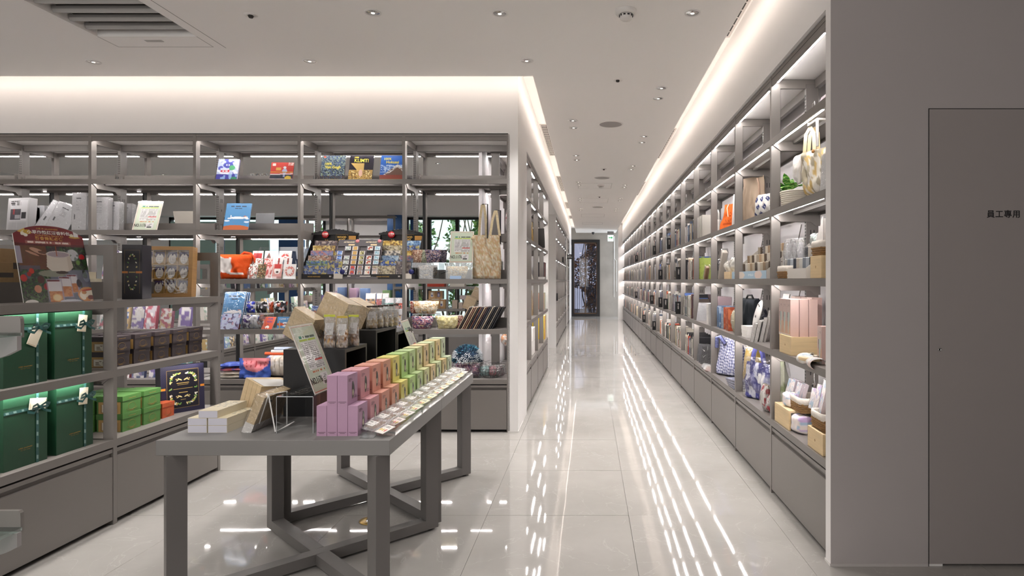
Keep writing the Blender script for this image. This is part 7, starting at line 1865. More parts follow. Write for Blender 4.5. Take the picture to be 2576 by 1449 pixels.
puff(0.20, 0.275, 0.12, 'body', None, floral('2c3034', ['34383e'], 4, 5, 0.6), 0.82, 1.05, 'cush', 18, 18, r, (0, 0.06, 0.001), None, 0.012, 7); MB().tube([(-0.04, 0.05, 0.265), (-0.02, 0.05, 0.30), (0.02, 0.05, 0.30), (0.04, 0.05, 0.265)], 0.008, BLACKP, 8).build('handle', r)
pouch('black wrapped pouch behind the oval plate, second bay', rpos(1903, 0.15, LZ[1] + 0.05), RZ, 0.14, 0.17, 0.07, floral('26262c', ['3a3a44'], 5, 8), seed=3)
r = thing('oval_plate', 'white oval plate with small dark marks standing on a wire stand', 'plate', rpos(1892, 0.05, LZ[1] + 0.075), RZ, None, rot=(-R(12), R(18), RZ))
pm_ = MB().lathe([(0, 0.004), (0.05, 0.003), (0.075, -0.002), (0.082, -0.008), (0.078, -0.006), (0.05, 0.000), (0, 0.001)], mat('white_ceramic', 'd9d7d4', rough=0.25), 32); o = pm_.build('dish', r, (0, 0, 0.115), (pi / 2, 0, 0)); o.scale = (0.75, 1.35, 1)
MB().tube([(-0.025, 0.0, 0.20), (0, -0.002, 0.21), (0.025, 0, 0.20)], 0.003, INK, 5).build('painted_mark', r, (0, -0.008, -0.02)); MB().disc(0.010, 0, INK, 12).build('painted_mark', r, (0.01, -0.008, 0.10), (pi / 2, 0, 0))
for i in range(3):
    carton('white_carton', 'flat white carton in the small stack of the second bay, %s' % ['bottom', 'middle', 'top'][i], 'carton', rpos(1872, 0.03, LZ[1] + i * 0.0285), RZ + R(2 * i), 0.135, 0.10, 0.028, PAPER, 'stack of white cartons')
WP = lambda sd: floral('d6d2ce', ['b8b4b0', 'e6e4e2'], 6, sd, 0.6)
for i, (px, w_, h_, lab) in enumerate(((1893, 0.12, 0.13, 'white wrapped cloth pack fanned at the front, left'), (1903, 0.13, 0.15, 'white wrapped cloth pack fanned at the front, right'), (1914, 0.10, 0.17, 'tall white wrapped pack leaning behind the fanned ones'), (1922, 0.10, 0.22, 'white wrapped pack close to the post of the second bay'))):
    slab('cloth_pack', lab, 'pack', rpos(px, 0.02 + 0.025 * i, LZ[1]), RZ - R(30), w_, h_, 0.022, 'cfcbc7', 12, WP(i), 16, 18, 'white wrapped packs of the second bay', pages=False, film=True, )
pouch('yellow bag in crinkled film at the back of the second bay, bottom shelf', rpos(1884, 0.15, LZ[0]), RZ + R(30), 0.22, 0.33, 0.10, floral('d0b05c', ['d9be74'], 4, 6, 0.6), seed=5, wt=0.7, wb=1.1)
def bluetot(u, v, a):
    A = Art(u, v, a, '3f4076'); A.blobs(7, 0.56, 'b9bac8', 12); A.blobs(16, 0.7, '8a8cae', 4, 0.7); A.rect(0.55, 0.45, 0.66, 0.72, 'e0dede'); A.rect(0.68, 0.42, 0.78, 0.66, 'e0dede'); return A.c
tb = tote('deep blue tote with pale flower blots and white tags in film, bottom shelf', rpos(1900, 0.07, LZ[0]), RZ + R(32), 0.25, 0.26, 0.06, bluetot, 0.13, '3f4076', 6, wt=0.9, wb=1.02)
puff(0.29, 0.30, 0.08, 'clear_wrap', FILM, None, 0.92, 1.03, 'pouch', 14, 14, tb, (0, 0.03, 0.0), None, 0.012, 8)
for i, (px, h_) in enumerate(((1913, 0.17), (1926, 0.12))):
    pouch('white and red striped socks in film near the post, %s' % ['larger pack', 'smaller pack'][i], rpos(px, 0.0 + 0.02 * i, LZ[0]), RZ, 0.10, h_, 0.07, floral('d8d3d0', ['b8b0ac', 'a84a50'], 7, 8 + i, 0.66), 'sock packs', seed=i)

# --- third bay
def orangep(u, v, a):
    A = Art(u, v, a, 'd4662a'); A.ring(0.5, 0.5, 0.17, 0.008, '8a3a18'); A.ring(0.42, 0.55, 0.02, 0.008, '6a2a12'); A.ring(0.58, 0.55, 0.02, 0.008, '6a2a12'); A.rect(0.25, 0.22, 0.75, 0.27, 'b04a1e'); return A.c
tb = tote('orange drawstring bag with a simple drawn outline, second shelf of the third bay', rpos(1829, 0.09, LZ[3]), RZ + R(35), 0.22, 0.24, 0.13, orangep, 0, 'd4662a', 9, wt=0.72, wb=1.08)
MB().tube([(-0.02, 0.04, 0.235), (0.0, 0.0, 0.20), (0.02, -0.01, 0.12)], 0.004, mat('cord_cream', 'd8cbb4', rough=0.9), 6).build('drawstring', tb)
r = thing('white_bag', 'white padded bag with a looped handle behind the orange bag', 'bag', rpos(1806, 0.14, LZ[3]), RZ); puff(0.12, 0.16, 0.08, 'body', mat('white_cloth', 'dedad6'), None, 0.9, 1, 'cush', 12, 12, r); MB().tube([(-0.04, 0, 0.15), (-0.04, 0, 0.22), (0.0, 0, 0.25), (0.04, 0, 0.22), (0.04, 0, 0.15)], 0.008, mat('white_cloth', 'dedad6'), 8).build('handle', r)
slab('white_board', 'white board edge behind the orange bag by the post', 'board', rpos(1842, 0.10, LZ[3]), RZ, 0.05, 0.30, 0.02, 'd6d4d2', 3, None, pages=False)
r = thing('wrapped_roll', 'long cream roll in film leaning across the third bay, middle shelf', 'roll', rpos(1806, 0.06, LZ[2]), RZ, None, rot=(0, R(34), RZ))
MB().box(-0.025, 0, 0, 0.025, 0.05, 0.30, mat('roll_cream', 'd4cbbf', rough=0.6)).build('roll', r, bev=0.01); MB().box(-0.03, -0.005, 0, 0.03, 0.055, 0.31, FILM).build('clear_wrap', r)
for i, px in enumerate((1822, 1834)):
    pouch('round white padded pouch in film on the pine block, %s' % ['far one', 'near one'][i], rpos(px, 0.03, LZ[2] + 0.062), RZ, 0.11 + 0.03 * i, 0.09 + 0.02 * i, 0.08, floral('dcd9d2', ['cfcbc2'], 4, i, 0.6), 'white round pouches', seed=i + 5, wt=0.9, wb=0.9)
carton('pine_block', 'plain pale pine block under the white round pouches, third bay', 'block', rpos(1829, 0.02, LZ[2]), RZ, 0.22, 0.13, 0.060, PALEW2)
pouch('black wrapped pouch at the far back of the third bay, middle shelf', rpos(1803, 0.16, LZ[2] + 0.0), RZ, 0.14, 0.20, 0.08, floral('24242a', ['34343c'], 5, 3), seed=9)
for i in range(8):
    c = ['8a9cb8', '6f86a8', '5f7a9c', '54708f', '7c92ac', 'b0502c', 'b85a34', 'a84826'][i]
    slab('fabric_pack', 'upright %s fabric pack in film in the third bay, %s from the far end' % ('blue' if i < 5 else 'rust-orange', ORD[i].replace('nearest', 'first')), 'pack', rpos(1813 + i * 6.0, 0.105 + 0.004 * (i % 3), LZ[1]), RZ + R(80), 0.15, 0.185 + 0.006 * (i % 2), 0.022, c, 4, floral(c, ['9fb0c4' if i < 5 else 'c87048'], 5, i, 0.62), 12, 14, 'fabric packs of the third bay', pages=False, film=(i % 2 == 0))
for i in range(6):
    slab('fabric_pack', 'pink wrapped fabric pack at the back of the third bay, %s from far end' % ORD[i].replace('nearest', 'first'), 'pack', rpos(1807 + i * 3.2, 0.17, LZ[1] + 0.10), RZ + R(62), 0.12, 0.165, 0.016, 'b09aa0', 8, None, group='pink packs of the third bay', pages=False, film=(i % 2 == 0))
pouch('beige wrapped pouch nearest the post of the third bay, fourth shelf', rpos(1840, 0.03, LZ[1]), RZ, 0.13, 0.18, 0.07, floral('b0a88f', ['bdb59c'], 4, 3, 0.6), seed=2, wt=0.9, wb=1.0)
def gingham(u, v, a):
    A = Art(u, v, a, 'dcdce2'); gu = ((u + 0.015 * np.sin(v * 18)) * a * 13) % 1 < 0.5; gv = ((v + 0.02 * np.sin(u * 15)) * 13) % 1 < 0.5; A.put(gu ^ gv, '8f93b4'); A.put(gu & gv, '262c58'); return A.c
tb = tote('big navy and white gingham bag slumped on the bottom shelf of the third bay', rpos(1821, 0.08, LZ[0]), RZ + R(35), 0.31, 0.33, 0.20, gingham, 0, '262c58', 12, wt=0.86, wb=0.98)
MB().tube([(-0.13, 0.05, 0.24), (-0.12, 0.04, 0.33), (-0.08, 0.04, 0.345), (-0.04, 0.06, 0.28)], 0.017, mat('gingham_strap', '5a5f88', rough=0.9, var=0.5, vscale=60), 8).build('handle', tb)
for i in range(4):
    r = thing('folded_bag', 'folded gingham bag in film, %s of the small pile by the big gingham bag' % ['lowest', 'second', 'third', 'top'][i], 'bag', rpos(1836, 0.0, LZ[0] + i * 0.017), RZ + R(5 * i), 'pile of folded gingham bags')
    MB().box(-0.09, 0.01, 0, 0.09, 0.12, 0.014, mat('gingham_fold', '8f93b0', rough=0.7, var=0.5, vscale=90)).build('cloth', r, bev=0.004); MB().box(-0.095, 0.005, 0, 0.095, 0.125, 0.016, FILM).build('clear_wrap', r)

# --- fourth bay
slab('grey_folder', 'dark grey folder leaning on the second shelf of the fourth bay', 'folder', rpos(1768, 0.10, LZ[3]), RZ, 0.20, 0.26, 0.02, '4c4650', 18, None, pages=False)
for i in range(5): slab('white_book', 'white-spined book on the second shelf of the fourth bay, %s from the far end' % ORD[i].replace('nearest', 'first'), 'book', rpos(1773 + i * 3, 0.11, LZ[3]), RZ + R(88), 0.15, 0.235, 0.03, ['d8d6d0', 'c9c6be', 'dcdad2', 'cfccc4', 'd6d2ca'][i], 0, None, group='white books of the fourth bay')
def limef(u, v, a):
    A = Art(u, v, a, '9fb04c'); A.put(v > 0.94, '2f4a8a'); A.blobs(12, 0.7, '8a9c3e', 3, 0.6); return A.c
slab('lime_folder', 'lime green notebook pad with a blue top edge standing in the fourth bay', 'notebook', rpos(1768, 0.10, LZ[2]), RZ + R(70), 0.19, 0.245, 0.012, '9fb04c', 2, limef, pages=False)
r = thing('wrapped_tool', 'brown wooden brush in film lying across the fourth bay, middle shelf', 'brush', rpos(1770, 0.03, LZ[2] + 0.0), RZ, None, rot=(0, R(40), RZ)); MB().box(-0.02, 0, 0, 0.02, 0.04, 0.16, mat('brush_wood', 'a87c54', rough=0.5)).build('handle', r, bev=0.012); MB().box(-0.026, -0.006, 0, 0.026, 0.046, 0.17, FILM).build('clear_wrap', r)
for i in range(6): one('wrapped_pencil_set', MB().box(-0.012, 0, 0, 0.012, 0.006, 0.14, CLEAR), 'clear grey tube pack at the far side of the fourth bay, %s' % ORD[i].replace('nearest', 'first'), 'pack', rpos(1750 + i * 3, 0.05 + 0.012 * i, LZ[2]), RZ, 'clear tube packs')
def maroon(u, v, a):
    A = Art(u, v, a, '4a2c34'); A.lines(0.1, 0.2, 0.7, 0.85, 7, '8a6a6a', 0.35, 3, 14); return A.c
slab('maroon_folder', 'large dark maroon folder with printed lines, fourth shelf of the fourth bay', 'folder', rpos(1766, 0.12, LZ[1]), RZ + R(72), 0.24, 0.27, 0.012, '4a2c34', 3, maroon, pages=False)
slab('clear_case', 'grey translucent wedge case leaning in front of the maroon folder', 'case', rpos(1770, 0.07, LZ[1]), RZ + R(60), 0.16, 0.20, 0.02, '9a9a9e', 22, None, pages=False, film=True)
slab('white_carton', 'tall white carton with a fine printed column near the post, fourth bay', 'carton', rpos(1780, 0.02, LZ[1]), RZ, 0.10, 0.20, 0.06, 'dcdad6', 0, lambda u, v, a: Art(u, v, a, 'dcdad6').lines(0.55, 0.15, 0.85, 0.85, 12, '9a9a9a', 0.4, 2, 10).rect(0.15, 0.4, 0.3, 0.8, 'a8a8a0').c, pages=False)
for i in range(6): slab('black_book', 'black book with white page edges lying upright in the fourth bay, %s' % ORD[i].replace('nearest', 'first'), 'book', rpos(1752 + i * 5.2, 0.14, LZ[0]), RZ + R(86), 0.22, 0.24, 0.028, '1d1c20', 0, None, group='black books of the fourth bay')
for i in range(5): slab('disc_case', 'dark grey film-wrapped case leaning in front of the black books, %s' % ORD[i].replace('nearest', 'first'), 'case', rpos(1757 + i * 5.0, 0.07, LZ[0]), RZ + R(55), 0.13, 0.185, 0.016, ['3a2c30', '2c2c30', '4a4a4e', '55555a', '3a3a3e'][i], 14, None, group='dark cases of the fourth bay', pages=False, film=(i % 2 == 0))
for i in range(3): slab('small_pack', 'small grey and white pack at the shelf edge of the fourth bay, %s' % ORD[i].replace('nearest', 'first'), 'pack', rpos(1772 + i * 5, -0.0, LZ[0]), RZ + R(30), 0.10, 0.05, 0.02, ['8a8a8e', 'c8c6c4', '9a7a70'][i], 40, None, group='small packs at the edge', pages=False, film=True)

# --- books from the fifth bay on: the nearest ones are single books, the rest joined
BC = ['d9d5cc', 'e2dfd8', 'cfc9bd', 'c4beb2', 'e6e3de', 'b8b2a6', '8f8a84', '3c3a3e', '26252a', '4a5568', '6a7a94', '5a6a5c', '8a9a78', 'c9b58a', 'c8a45a', 'b04a34', '8a3a34', 'd8785a', '3f5a94', '7f9aa8', 'e8e4da', 'dcd8d0', '5c5048', 'a8a29a']
BW_ = [5, 6, 5, 4, 6, 3, 3, 3, 3, 2, 2, 1, 1, 2, 1, 2, 1, 2, 2, 1, 5, 5, 2, 3]
CN = {'d9d5cc': 'off-white', 'e2dfd8': 'white', 'cfc9bd': 'cream', 'c4beb2': 'stone grey', 'e6e3de': 'bright white', 'b8b2a6': 'greige', '8f8a84': 'grey', '3c3a3e': 'charcoal', '26252a': 'black', '4a5568': 'slate blue', '6a7a94': 'dusty blue', '5a6a5c': 'moss', '8a9a78': 'sage green', 'c9b58a': 'tan', 'c8a45a': 'ochre', 'b04a34': 'brick red', '8a3a34': 'dark red', 'd8785a': 'salmon', '3f5a94': 'royal blue', '7f9aa8': 'grey-blue', 'e8e4da': 'ivory', 'dcd8d0': 'pale', '5c5048': 'brown', 'a8a29a': 'mid-grey'}
SHN = ['bottom', 'fourth', 'middle', 'second']
r7 = random.Random(99)
bmat = {c: mat('book_' + c, c, rough=0.5) for c in BC}
bandm = mat('spine_print', '6b6660', rough=0.6)
bmesh_cache = {}
far = MB(); nsingle = 0
def bookmesh(c, w, h, d):
    key = (c, round(w, 3), round(h, 2))
    if key not in bmesh_cache:
        b = MB(); b.box(0, 0, 0, w, 0.0015, h, bmat[c]); b.box(0, 0, 0, 0.0015, d, h, bmat[c]); b.box(w - 0.0015, 0, 0, w, d, h, bmat[c]); b.box(0.0015, 0.0015, 0.001, w - 0.0015, d, h - 0.003, PAPER)
        lc = bandm if c in BC[:7] or c in ('e8e4da', 'dcd8d0') else PAPER
        b.box(w * 0.3, -0.0005, h * 0.45, w * 0.7, 0, h * 0.85, lc); b.box(w * 0.25, -0.0005, h * 0.06, w * 0.75, 0, h * 0.10, lc)
        o = b.build('book', None); bmesh_cache[key] = o.data; bpy.data.objects.remove(o)
    return bmesh_cache[key]
EMPT = {(4, 3): 0.9, (5, 3): 0.95}
WIDS = [0.012, 0.018, 0.024, 0.032, 0.040]
seen_lab = {}
for lvl in (3, 2, 1, 0):
    for k in range(4, 19):
        y = YR0 + k * BW + 0.05; yend = YR0 + (k + 1) * BW - 0.06
        if r7.random() < 0.6: yend -= r7.uniform(0.05, 0.30)
        if lvl == 3 and k > 15: yend = y + 0.3
        hbase = r7.uniform(0.195, 0.25)
        while y < yend:
            w_ = r7.choice(WIDS); h_ = round(min(0.30, hbase + r7.choice([-0.02, -0.01, 0, 0, 0.01, 0.03])), 2); d_ = 0.15
            c = r7.choices(BC, BW_)[0]
            if r7.random() < 0.30: c = r7.choice(['26252a', '3c3a3e', '4a5568', '5c5048', 'b04a34', 'c9b58a', '3f5a94'])
            if lvl == 3 and r7.random() < 0.35: c = r7.choice(['4a5568', '26252a', '6a7a94', '3c3a3e'])
            z = LZ[lvl]; v = 0.02 + r7.uniform(0, 0.012)
            if nsingle < 300 and k <= 6:
                o = bpy.data.objects.new('book', bookmesh(c, w_, h_, d_)); COL.objects.link(o)
                o.location = (XF + v, y + w_, z); o.rotation_euler = (0, 0, RZ)
                lab = '%s book standing on the %s shelf of the %s bay' % (CN[c], SHN[lvl], ORD[k])
                seen_lab.setdefault(lab, []).append(o); nsingle += 1
                tag(o, lab, 'book', 'books of the %s bay, %s shelf' % (ORD[k], SHN[lvl]))
            else:
                x0 = XF + v; far.box(x0, y, z, x0 + d_, y + w_, z + h_ - 0.002, bmat[c]); far.box(x0 + 0.002, y + 0.0015, z + h_ - 0.002, x0 + d_, y + w_ - 0.0015, z + h_ - 0.001, PAPER)
                if r7.random() < 0.6: far.box(x0 - 0.0006, y + w_ * 0.3, z + h_ * 0.45, x0, y + w_ * 0.7, z + h_ * 0.85, bandm)
            y += w_ + 0.0006
for lab, os_ in seen_lab.items():
    os_.sort(key=lambda o: o.location.y)
    if len(os_) > 1:
        for i, o in enumerate(os_): o['label'] = '%s %s' % (['first', 'second', 'third', 'fourth', 'fifth', 'sixth', 'seventh', 'eighth', 'ninth', 'tenth', 'eleventh', 'twelfth'][min(i, 11)], lab)
o = far.build('book_rows'); tag(o, 'rows of mixed books filling the far bays of the right-hand wall', 'books', kind='stuff')
# black category markers with white characters
mk = [(1686, 611, 3), (1649, 621, 3), (1603, 650, 3), (1664, 692, 2), (1710, 688, 2), (1602, 744, 1), (1642, 757, 1), (1664, 763, 1), (1677, 767, 1), (1709, 776, 1), (1648, 824, 0), (1622, 812, 0)]
words_ = ['藝術設計', '人文史地', '文學小說', '商業理財', '心理勵志', '語言學習', '生活風格', '飲食料理', '旅遊觀光', '親子教養', '童書繪本', '宗教命理']
for i, (px, py, lvl) in enumerate(mk):
    X, Y = RK(px, 0.01)
    h_ = 0.155; w_ = 0.088
    r = thing('shelf_marker', 'black upright shelf marker with white characters, %s shelf, %s bay of the right wall' % (SHN[lvl], ORD[max(0, int((Y - YR0) / BW))]), 'sign', (XF + 0.008, Y, LZ[lvl]), 0, 'black shelf markers')
    MB().box(-w_ / 2, 0, 0, w_ / 2, 0.03, h_, SIGNB).build('block', r)
    text('\n'.join(words_[i]), 0.019, LW, r, (-0.012, -0.0006, h_ * 0.62))
# extra small white display items in the top shelf of the far bays
# ================================================================== left aisle racks and rear-room goods
def LK(px, v, xface=None):
    X = (XL - 0.008 if xface is None else xface) - v; return X, X * F / (px - CX)
LRZ = pi / 2
def lslab(name, label, cat, px, v, z, w, h, th, col, fn=None, rz=LRZ, lean=4, group=None, film=False, pages=False):
    x, y = LK(px, v); return slab(name, label, cat, (x, y, z), rz, w, h, th, col, lean, fn, 16, 20, group, film, False, pages)
pouch('white and red patterned cushion in film, first left aisle bay, second shelf', (XL - 0.10, 6.0, LZ[3]), LRZ, 0.32, 0.30, 0.12, floral('d9d2cf', ['b8383c', 'e6e2e0'], 6, 3, 0.58), seed=3, cat='cushion', name='wrapped_cushion')
lslab('yellow_book', 'yellow and dark book facing out, second left aisle bay, second shelf', 'book', 1341, 0.06, LZ[3], 0.20, 0.28, 0.02, 'b8963c', floral('b8963c', ['3a3630'], 4, 3), pages=True)
lslab('black_gold_book', 'black book with yellow spine, third left aisle bay, second shelf', 'book', 1357, 0.05, LZ[3], 0.18, 0.26, 0.02, '2a2826', None, LRZ + R(60))
lslab('black_gold_book', 'gold patterned book beside the black one, third left aisle bay', 'book', 1361, 0.05, LZ[3], 0.18, 0.26, 0.02, 'b8a468', floral('b8a468', ['e0d8b8', '3a3630'], 6, 4), LRZ + R(20))
for i in range(6): lslab('greeting_card', 'cream card leaning in the first left aisle bay, middle shelf, %s' % ORD[i].replace('nearest', 'first'), 'card', 1318 + i * 1.6, 0.03 + 0.03 * i, LZ[2], 0.12, 0.16 + 0.02 * i, 0.01, ['c9b48c', 'dcd4c0'][i % 2], None, LRZ, 14, 'cream cards of the first left bay')
carton('black_carton', 'black carton at the back of the second left aisle bay, middle shelf', 'carton', (XL - 0.22, 6.75, LZ[2]), LRZ, 0.2, 0.1, 0.24, BLACKP)
lslab('white_pack', 'white wrapped slip leaning in the second left aisle bay', 'pack', 1342, 0.04, LZ[2], 0.10, 0.12, 0.015, 'd8d4cc', None, LRZ, 20, None, True)
for i in range(6): lslab('book', '%s book upright on the middle shelf of the third left aisle bay, %s' % (['black', 'red', 'black', 'charcoal', 'wine red', 'pink'][i], ORD[i].replace('nearest', 'first')), 'book', 1357 + i * 1.5, 0.10, LZ[2], 0.15, 0.25, 0.03, ['26252a', '8a3a34', '26252a', '3c3a3e', '6a2a34', 'c87a78'][i], None, LRZ + R(80), 0, 'dark books of the third left bay')
lslab('film_pack', 'flat white film pack jutting from the middle shelf of the fourth left bay', 'pack', 1372, -0.05, LZ[2] + 0.002, 0.22, 0.03, 0.12, 'd6d4d2', None, LRZ, 0, None, True)
for i in range(4): lslab('book', '%s book standing in the first left aisle bay, fourth shelf, %s' % (['navy', 'tan', 'dark', 'tan'][i], ORD[i].replace('nearest', 'first')), 'book', 1318 + i * 1.5, 0.14, LZ[1] + 0.0, 0.16, 0.30, 0.03, ['2a2c48', 'b89a6a', '33302e', 'c0a67c'][i], None, LRZ + R(80), 0, 'back books of the first left bay')
def redbox(u, v, a):
    A = Art(u, v, a, 'c23f44'); A.rect(0.42, 0.2, 0.58, 0.8, 'e9e2de'); A.rect(0.2, 0.42, 0.8, 0.58, 'e9e2de'); A.rect(0, 0, 1, 0.2, 'd8a040'); return A.c
lslab('red_carton', 'red carton with a white cross shape in the first left aisle bay', 'carton', 1322, 0.01, LZ[1], 0.14, 0.13, 0.10, 'c23f44', redbox, LRZ, 0)
lslab('kraft_pack', 'tan card pack in the second left aisle bay, fourth shelf', 'pack', 1341, 0.06, LZ[1], 0.14, 0.26, 0.03, 'b89a70', floral('b89a70', ['d8c8a8', '6a5a48'], 6, 7), LRZ, 4)
for i in range(7): lslab('folder', 'pastel folder on the fourth shelf of the third left aisle bay, %s' % ORD[i].replace('nearest', 'first'), 'folder', 1355.5 + i * 1.1, 0.11, LZ[1], 0.16, 0.24, 0.025, ['c9a08a', 'a8c4a0', 'c98f84', '8fb8a4', 'b8c8a0', '7fa898', '9cb8a8'][i], None, LRZ + R(80), 0, 'pastel folders')
for i in range(2): carton('white_carton', 'white carton stacked in the second left aisle bay, %s' % ['lower', 'upper'][i], 'carton', (XL - 0.03, 6.92, LZ[0] + i * 0.155), LRZ, 0.26, 0.2, 0.15, PAPER, 'white cartons of the second left bay')
for i in range(7): lslab('file_folder', 'bright %s file folder on the bottom shelf of the third left aisle bay, %s' % (['yellow', 'orange', 'white', 'orange', 'green', 'green', 'dark green'][i], ORD[i].replace('nearest', 'first')), 'folder', 1355.5 + i * 1.1, 0.11, LZ[0], 0.18, 0.34, 0.02, ['e0c040', 'd8842c', 'e0ddd8', 'd8842c', '6aa84a', '4f9a4a', '2a6a3a'][i], None, LRZ + R(78), 2, 'bright file folders')
lslab('white_box', 'white box with grey lid in the first left aisle bay, bottom shelf', 'box', 1322, 0.05, LZ[0], 0.18, 0.20, 0.16, 'c9c8c6', None, LRZ, 0)
pouch('orange and white bundle in film above the white box, first left bay', (XL - 0.16, 5.95, LZ[0] + 0.205), LRZ, 0.2, 0.12, 0.1, floral('c9885a', ['dcd4cc'], 5, 4), seed=6, cat='bundle')
lslab('leaning_book', 'dark red book leaning in the fourth left aisle bay, bottom shelf', 'book', 1373, 0.04, LZ[0], 0.16, 0.26, 0.03, '5a3038', None, LRZ + R(20), 20)
# books in the racks beyond the opening (few, small in the picture)
r8 = random.Random(17)
NB = 0
for (xf, y0, nb, nm) in ((-0.648, 11.53, 6, 'beyond the opening'), (-0.648, 17.5, 2, 'at the far end')):
    for k in range(nb):
        for lvl in range(4):
            y = y0 + k * 0.9 + 0.04; run = r8.uniform(0.15, 0.7); y_end = y + run; q = 0
            bmk = MB()
            while y < y_end:
                w_ = r8.choice(WIDS); h_ = r8.choice([0.19, 0.22, 0.25]); c = r8.choices(BC, BW_)[0]
                bmk.box(xf - 0.19, y, LZ[lvl], xf - 0.03, y + w_, LZ[lvl] + h_, bmat[c]); y += w_ + 0.001; q += 1
            o = bmk.build('book_row'); tag(o, 'short row of books on the %s shelf, %s left bay %s' % (SHN[lvl], ORD[k], nm), 'books', group='book rows of the left wall', kind='stuff')
for (px, py, lvl, lab) in ((1418.5, 652, 3, 'upper'), (1404, 776, 1, 'lower')):
    X, Y = LK(px, 0.0, -0.64)
    r = thing('shelf_marker', 'black shelf marker on the left wall beyond the opening, %s one' % lab, 'sign', (X - 0.05, Y, LZ[lvl]), 0, 'black shelf markers'); MB().box(-0.045, 0, 0, 0.045, 0.03, 0.155, SIGNB).build('block', r)
# --- gondola by the garden window: kraft boxes, cartons; tall things; rear table with blocks and bags
def kbox(u, v, a):
    A = Art(u, v, a, 'b08a5e'); A.rect(0.30, 0.22, 0.70, 0.82, '3a3570'); A.rect(0.38, 0.34, 0.62, 0.70, 'c9c4d4'); return A.c
def kbox2(u, v, a):
    A = Art(u, v, a, 'b08a5e'); A.rect(0.30, 0.22, 0.70, 0.82, 'e0dcd4'); A.rect(0.40, 0.3, 0.6, 0.5, '5a5a8a'); return A.c
gx = lambda px: (px - CX) * 10.06 / F
for i, (px, z, w_, h_, fn, lab) in enumerate(((1086, 0.99, 0.12, 0.14, kbox2, 'kraft carton with a white label on the window gondola, upper left'), (1102, 0.99, 0.13, 0.14, kbox, 'kraft carton with a violet label on the window gondola, upper right'), (1090, 0.8285, 0.22, 0.155, None, 'wide kraft carton on the window gondola, lower left'), (1109, 0.8285, 0.14, 0.155, kbox2, 'kraft carton with a pale label, lower right'))):
    slab('kraft_carton', lab, 'carton', (gx(px), 10.08 + 0.02 * (i % 2), z), 0, w_, h_, 0.12, 'b08a5e', 0, fn, 14, 14, 'kraft cartons by the window', pages=False)
for i, (px, z, w_, h_, c) in enumerate(((1143, 0.8285, 0.085, 0.145, 'b8a898'), (1158, 0.8285, 0.065, 0.105, 'c0b0a4'), (1173, 0.8285, 0.09, 0.075, 'cbbcb4'), (1173, 0.905, 0.09, 0.08, 'd4c4bc'), (1188, 0.8285, 0.08, 0.14, 'd8ccb8'), (1168, 0.985, 0.17, 0.07, 'b4a8a8'))):
    carton('small_carton', 'pale small carton on the window gondola, %s from the left' % ORD[i].replace('nearest', 'first'), 'carton', (gx(px), 10.08, z), 0, w_, 0.10, h_, mat('carton_' + c, c, rough=0.6), 'pale cartons by the window')
for i, (px, w_, h_, c, nm) in enumerate(((1093, 0.33, 0.06, 'b03a22', 'red speckled'), (1150, 0.25, 0.06, 'cfcac0', 'white'), (1242, 0.20, 0.06, 'b89a68', 'tan'))):
    carton('flat_box', '%s flat box on the top shelf of the window gondola' % nm, 'box', (gx(px), 10.06, 1.2005), 0, w_, 0.15, h_ + 0.06, mat('flat_' + c, c, rough=0.6, var=0.3 if i == 0 else 0, vscale=60))
for i, (x, h, lab) in enumerate(((-1.50, 0.34, 'left'), (-1.36, 0.26, 'right'))):
    cubeo = carton('display_cube', 'black display cube on the rear table, %s' % lab, 'display cube', (x, 7.5, 0.6805), 0, 0.13, 0.3, h - 0.06, BLKW)
wrapped_brick('wooden block tipped on the rear table, upper one', (-1.45, 7.6, 1.05), (0, R(28), R(-14)), 0.14, 0.1, 0.17, group='rear table blocks')
wrapped_brick('wooden block tipped on the rear table, lower one', (-1.50, 7.4, 0.95), (0, R(22), R(-10)), 0.14, 0.1, 0.16, group='rear table blocks')
wrapped_brick('wooden block tipped on the rear table, rightmost', (-1.32, 7.6, 0.95), (0, R(24), R(-10)), 0.12, 0.1, 0.12, group='rear table blocks')
for i in range(6): gusset_bag('cream food bag on the rear table, %s from the left' % ORD[i].replace('nearest', 'first'), (-1.42 + i * 0.05, 7.38, 0.885), 0, 0.05, 0.17, '3a2a22' if i % 2 else 'c9cf4a', mush('c9b48c', 'e2d6bc', 'b89a6a'), 'food bags of the rear table', 80 + i)
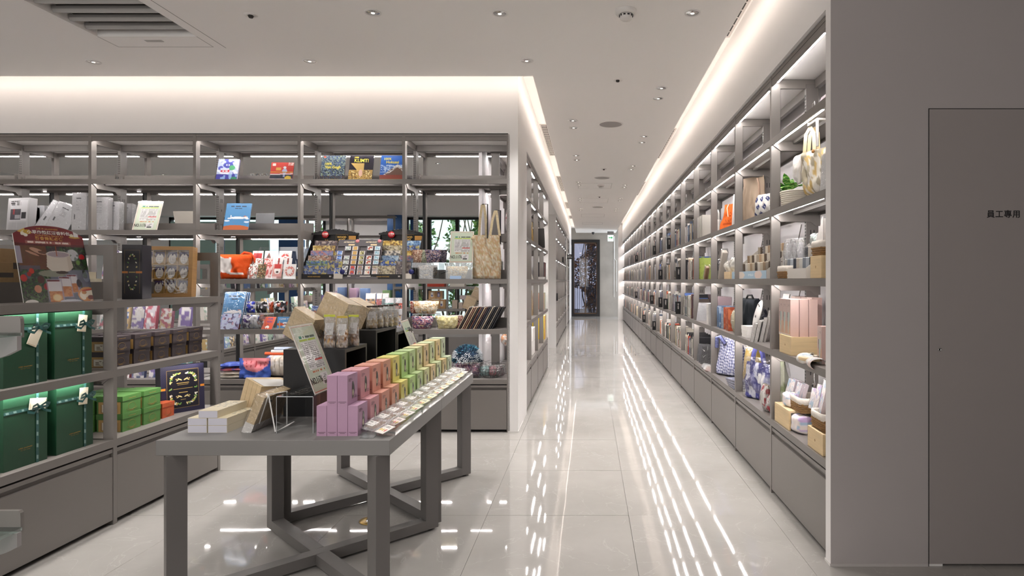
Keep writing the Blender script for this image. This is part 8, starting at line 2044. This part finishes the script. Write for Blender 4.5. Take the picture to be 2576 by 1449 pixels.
# --- gondola parallel to the aisle and far rack: assorted goods
r9 = random.Random(33)
GC2 = ['8fae7a', 'c9c8c4', 'a8c0b0', 'd8c8b8', '8a7ab8', '7f9ac8', 'c8a8c0', 'e0dcd4', '4a4a52', 'b8a070']
GCN = {'8fae7a': 'green', 'c9c8c4': 'pale grey', 'a8c0b0': 'sea-green', 'd8c8b8': 'beige', '8a7ab8': 'violet', '7f9ac8': 'light blue', 'c8a8c0': 'lilac', 'e0dcd4': 'off-white', '4a4a52': 'charcoal', 'b8a070': 'tan'}
q = 0
for z in (1.2005, 0.8285, 0.4555):
    zn = {1.2005: 'top', 0.8285: 'middle', 0.4555: 'lower'}[z]
    for j in range(16):
        y = 7.2 + j * 0.165; c = r9.choice(GC2); h_ = r9.uniform(0.10, 0.26); q += 1
        o = slab('gift_item', '%s wrapped item on the %s shelf of the rear aisle gondola, %s along' % (GCN[c], zn, ORD[j].replace('nearest', 'first')), 'goods', (-4.5 - r9.uniform(0.04, 0.12), y, z), LRZ + R(r9.uniform(-12, 12)), r9.uniform(0.09, 0.14), h_, 0.05, c, 6, floral(c, ['e8e6e4', r9.choice(GC2)], 6, q, 0.6), 8, 10, 'goods on the rear aisle gondola', pages=False)
for z in (0.4555, 0.8865, 1.3205, 1.7445):
    for j in range(8):
        x = -5.5 + j * 0.22; c = r9.choice(GC2)
        carton('stock_carton', '%s carton on the far wall shelving, %s shelf, %s from the left' % (GCN[c], {0.4555: 'bottom', 0.8865: 'fourth', 1.3205: 'middle', 1.7445: 'second'}[z], ORD[j].replace('nearest', 'first')), 'carton', (x, 11.62, z), 0, 0.15, 0.15, r9.uniform(0.12, 0.30), mat('carton_' + c, c, rough=0.6), 'cartons on the far wall')
# ------------------------------------------------------------------ lettering becomes plain meshes
bpy.context.view_layer.update()
dg = bpy.context.evaluated_depsgraph_get()
for o in [o for o in SC.objects if o.type == 'FONT']:
    me = bpy.data.meshes.new_from_object(o.evaluated_get(dg))
    n = bpy.data.objects.new('lettering_print', me); COL.objects.link(n)
    n.parent = o.parent; n.location = o.location.copy(); n.rotation_euler = o.rotation_euler.copy(); n.scale = o.scale.copy()
    bpy.data.objects.remove(o)
for o in SC.objects:
    if o.name.startswith('lettering_print'): o.name = o.name.replace('lettering_print', 'lettering')
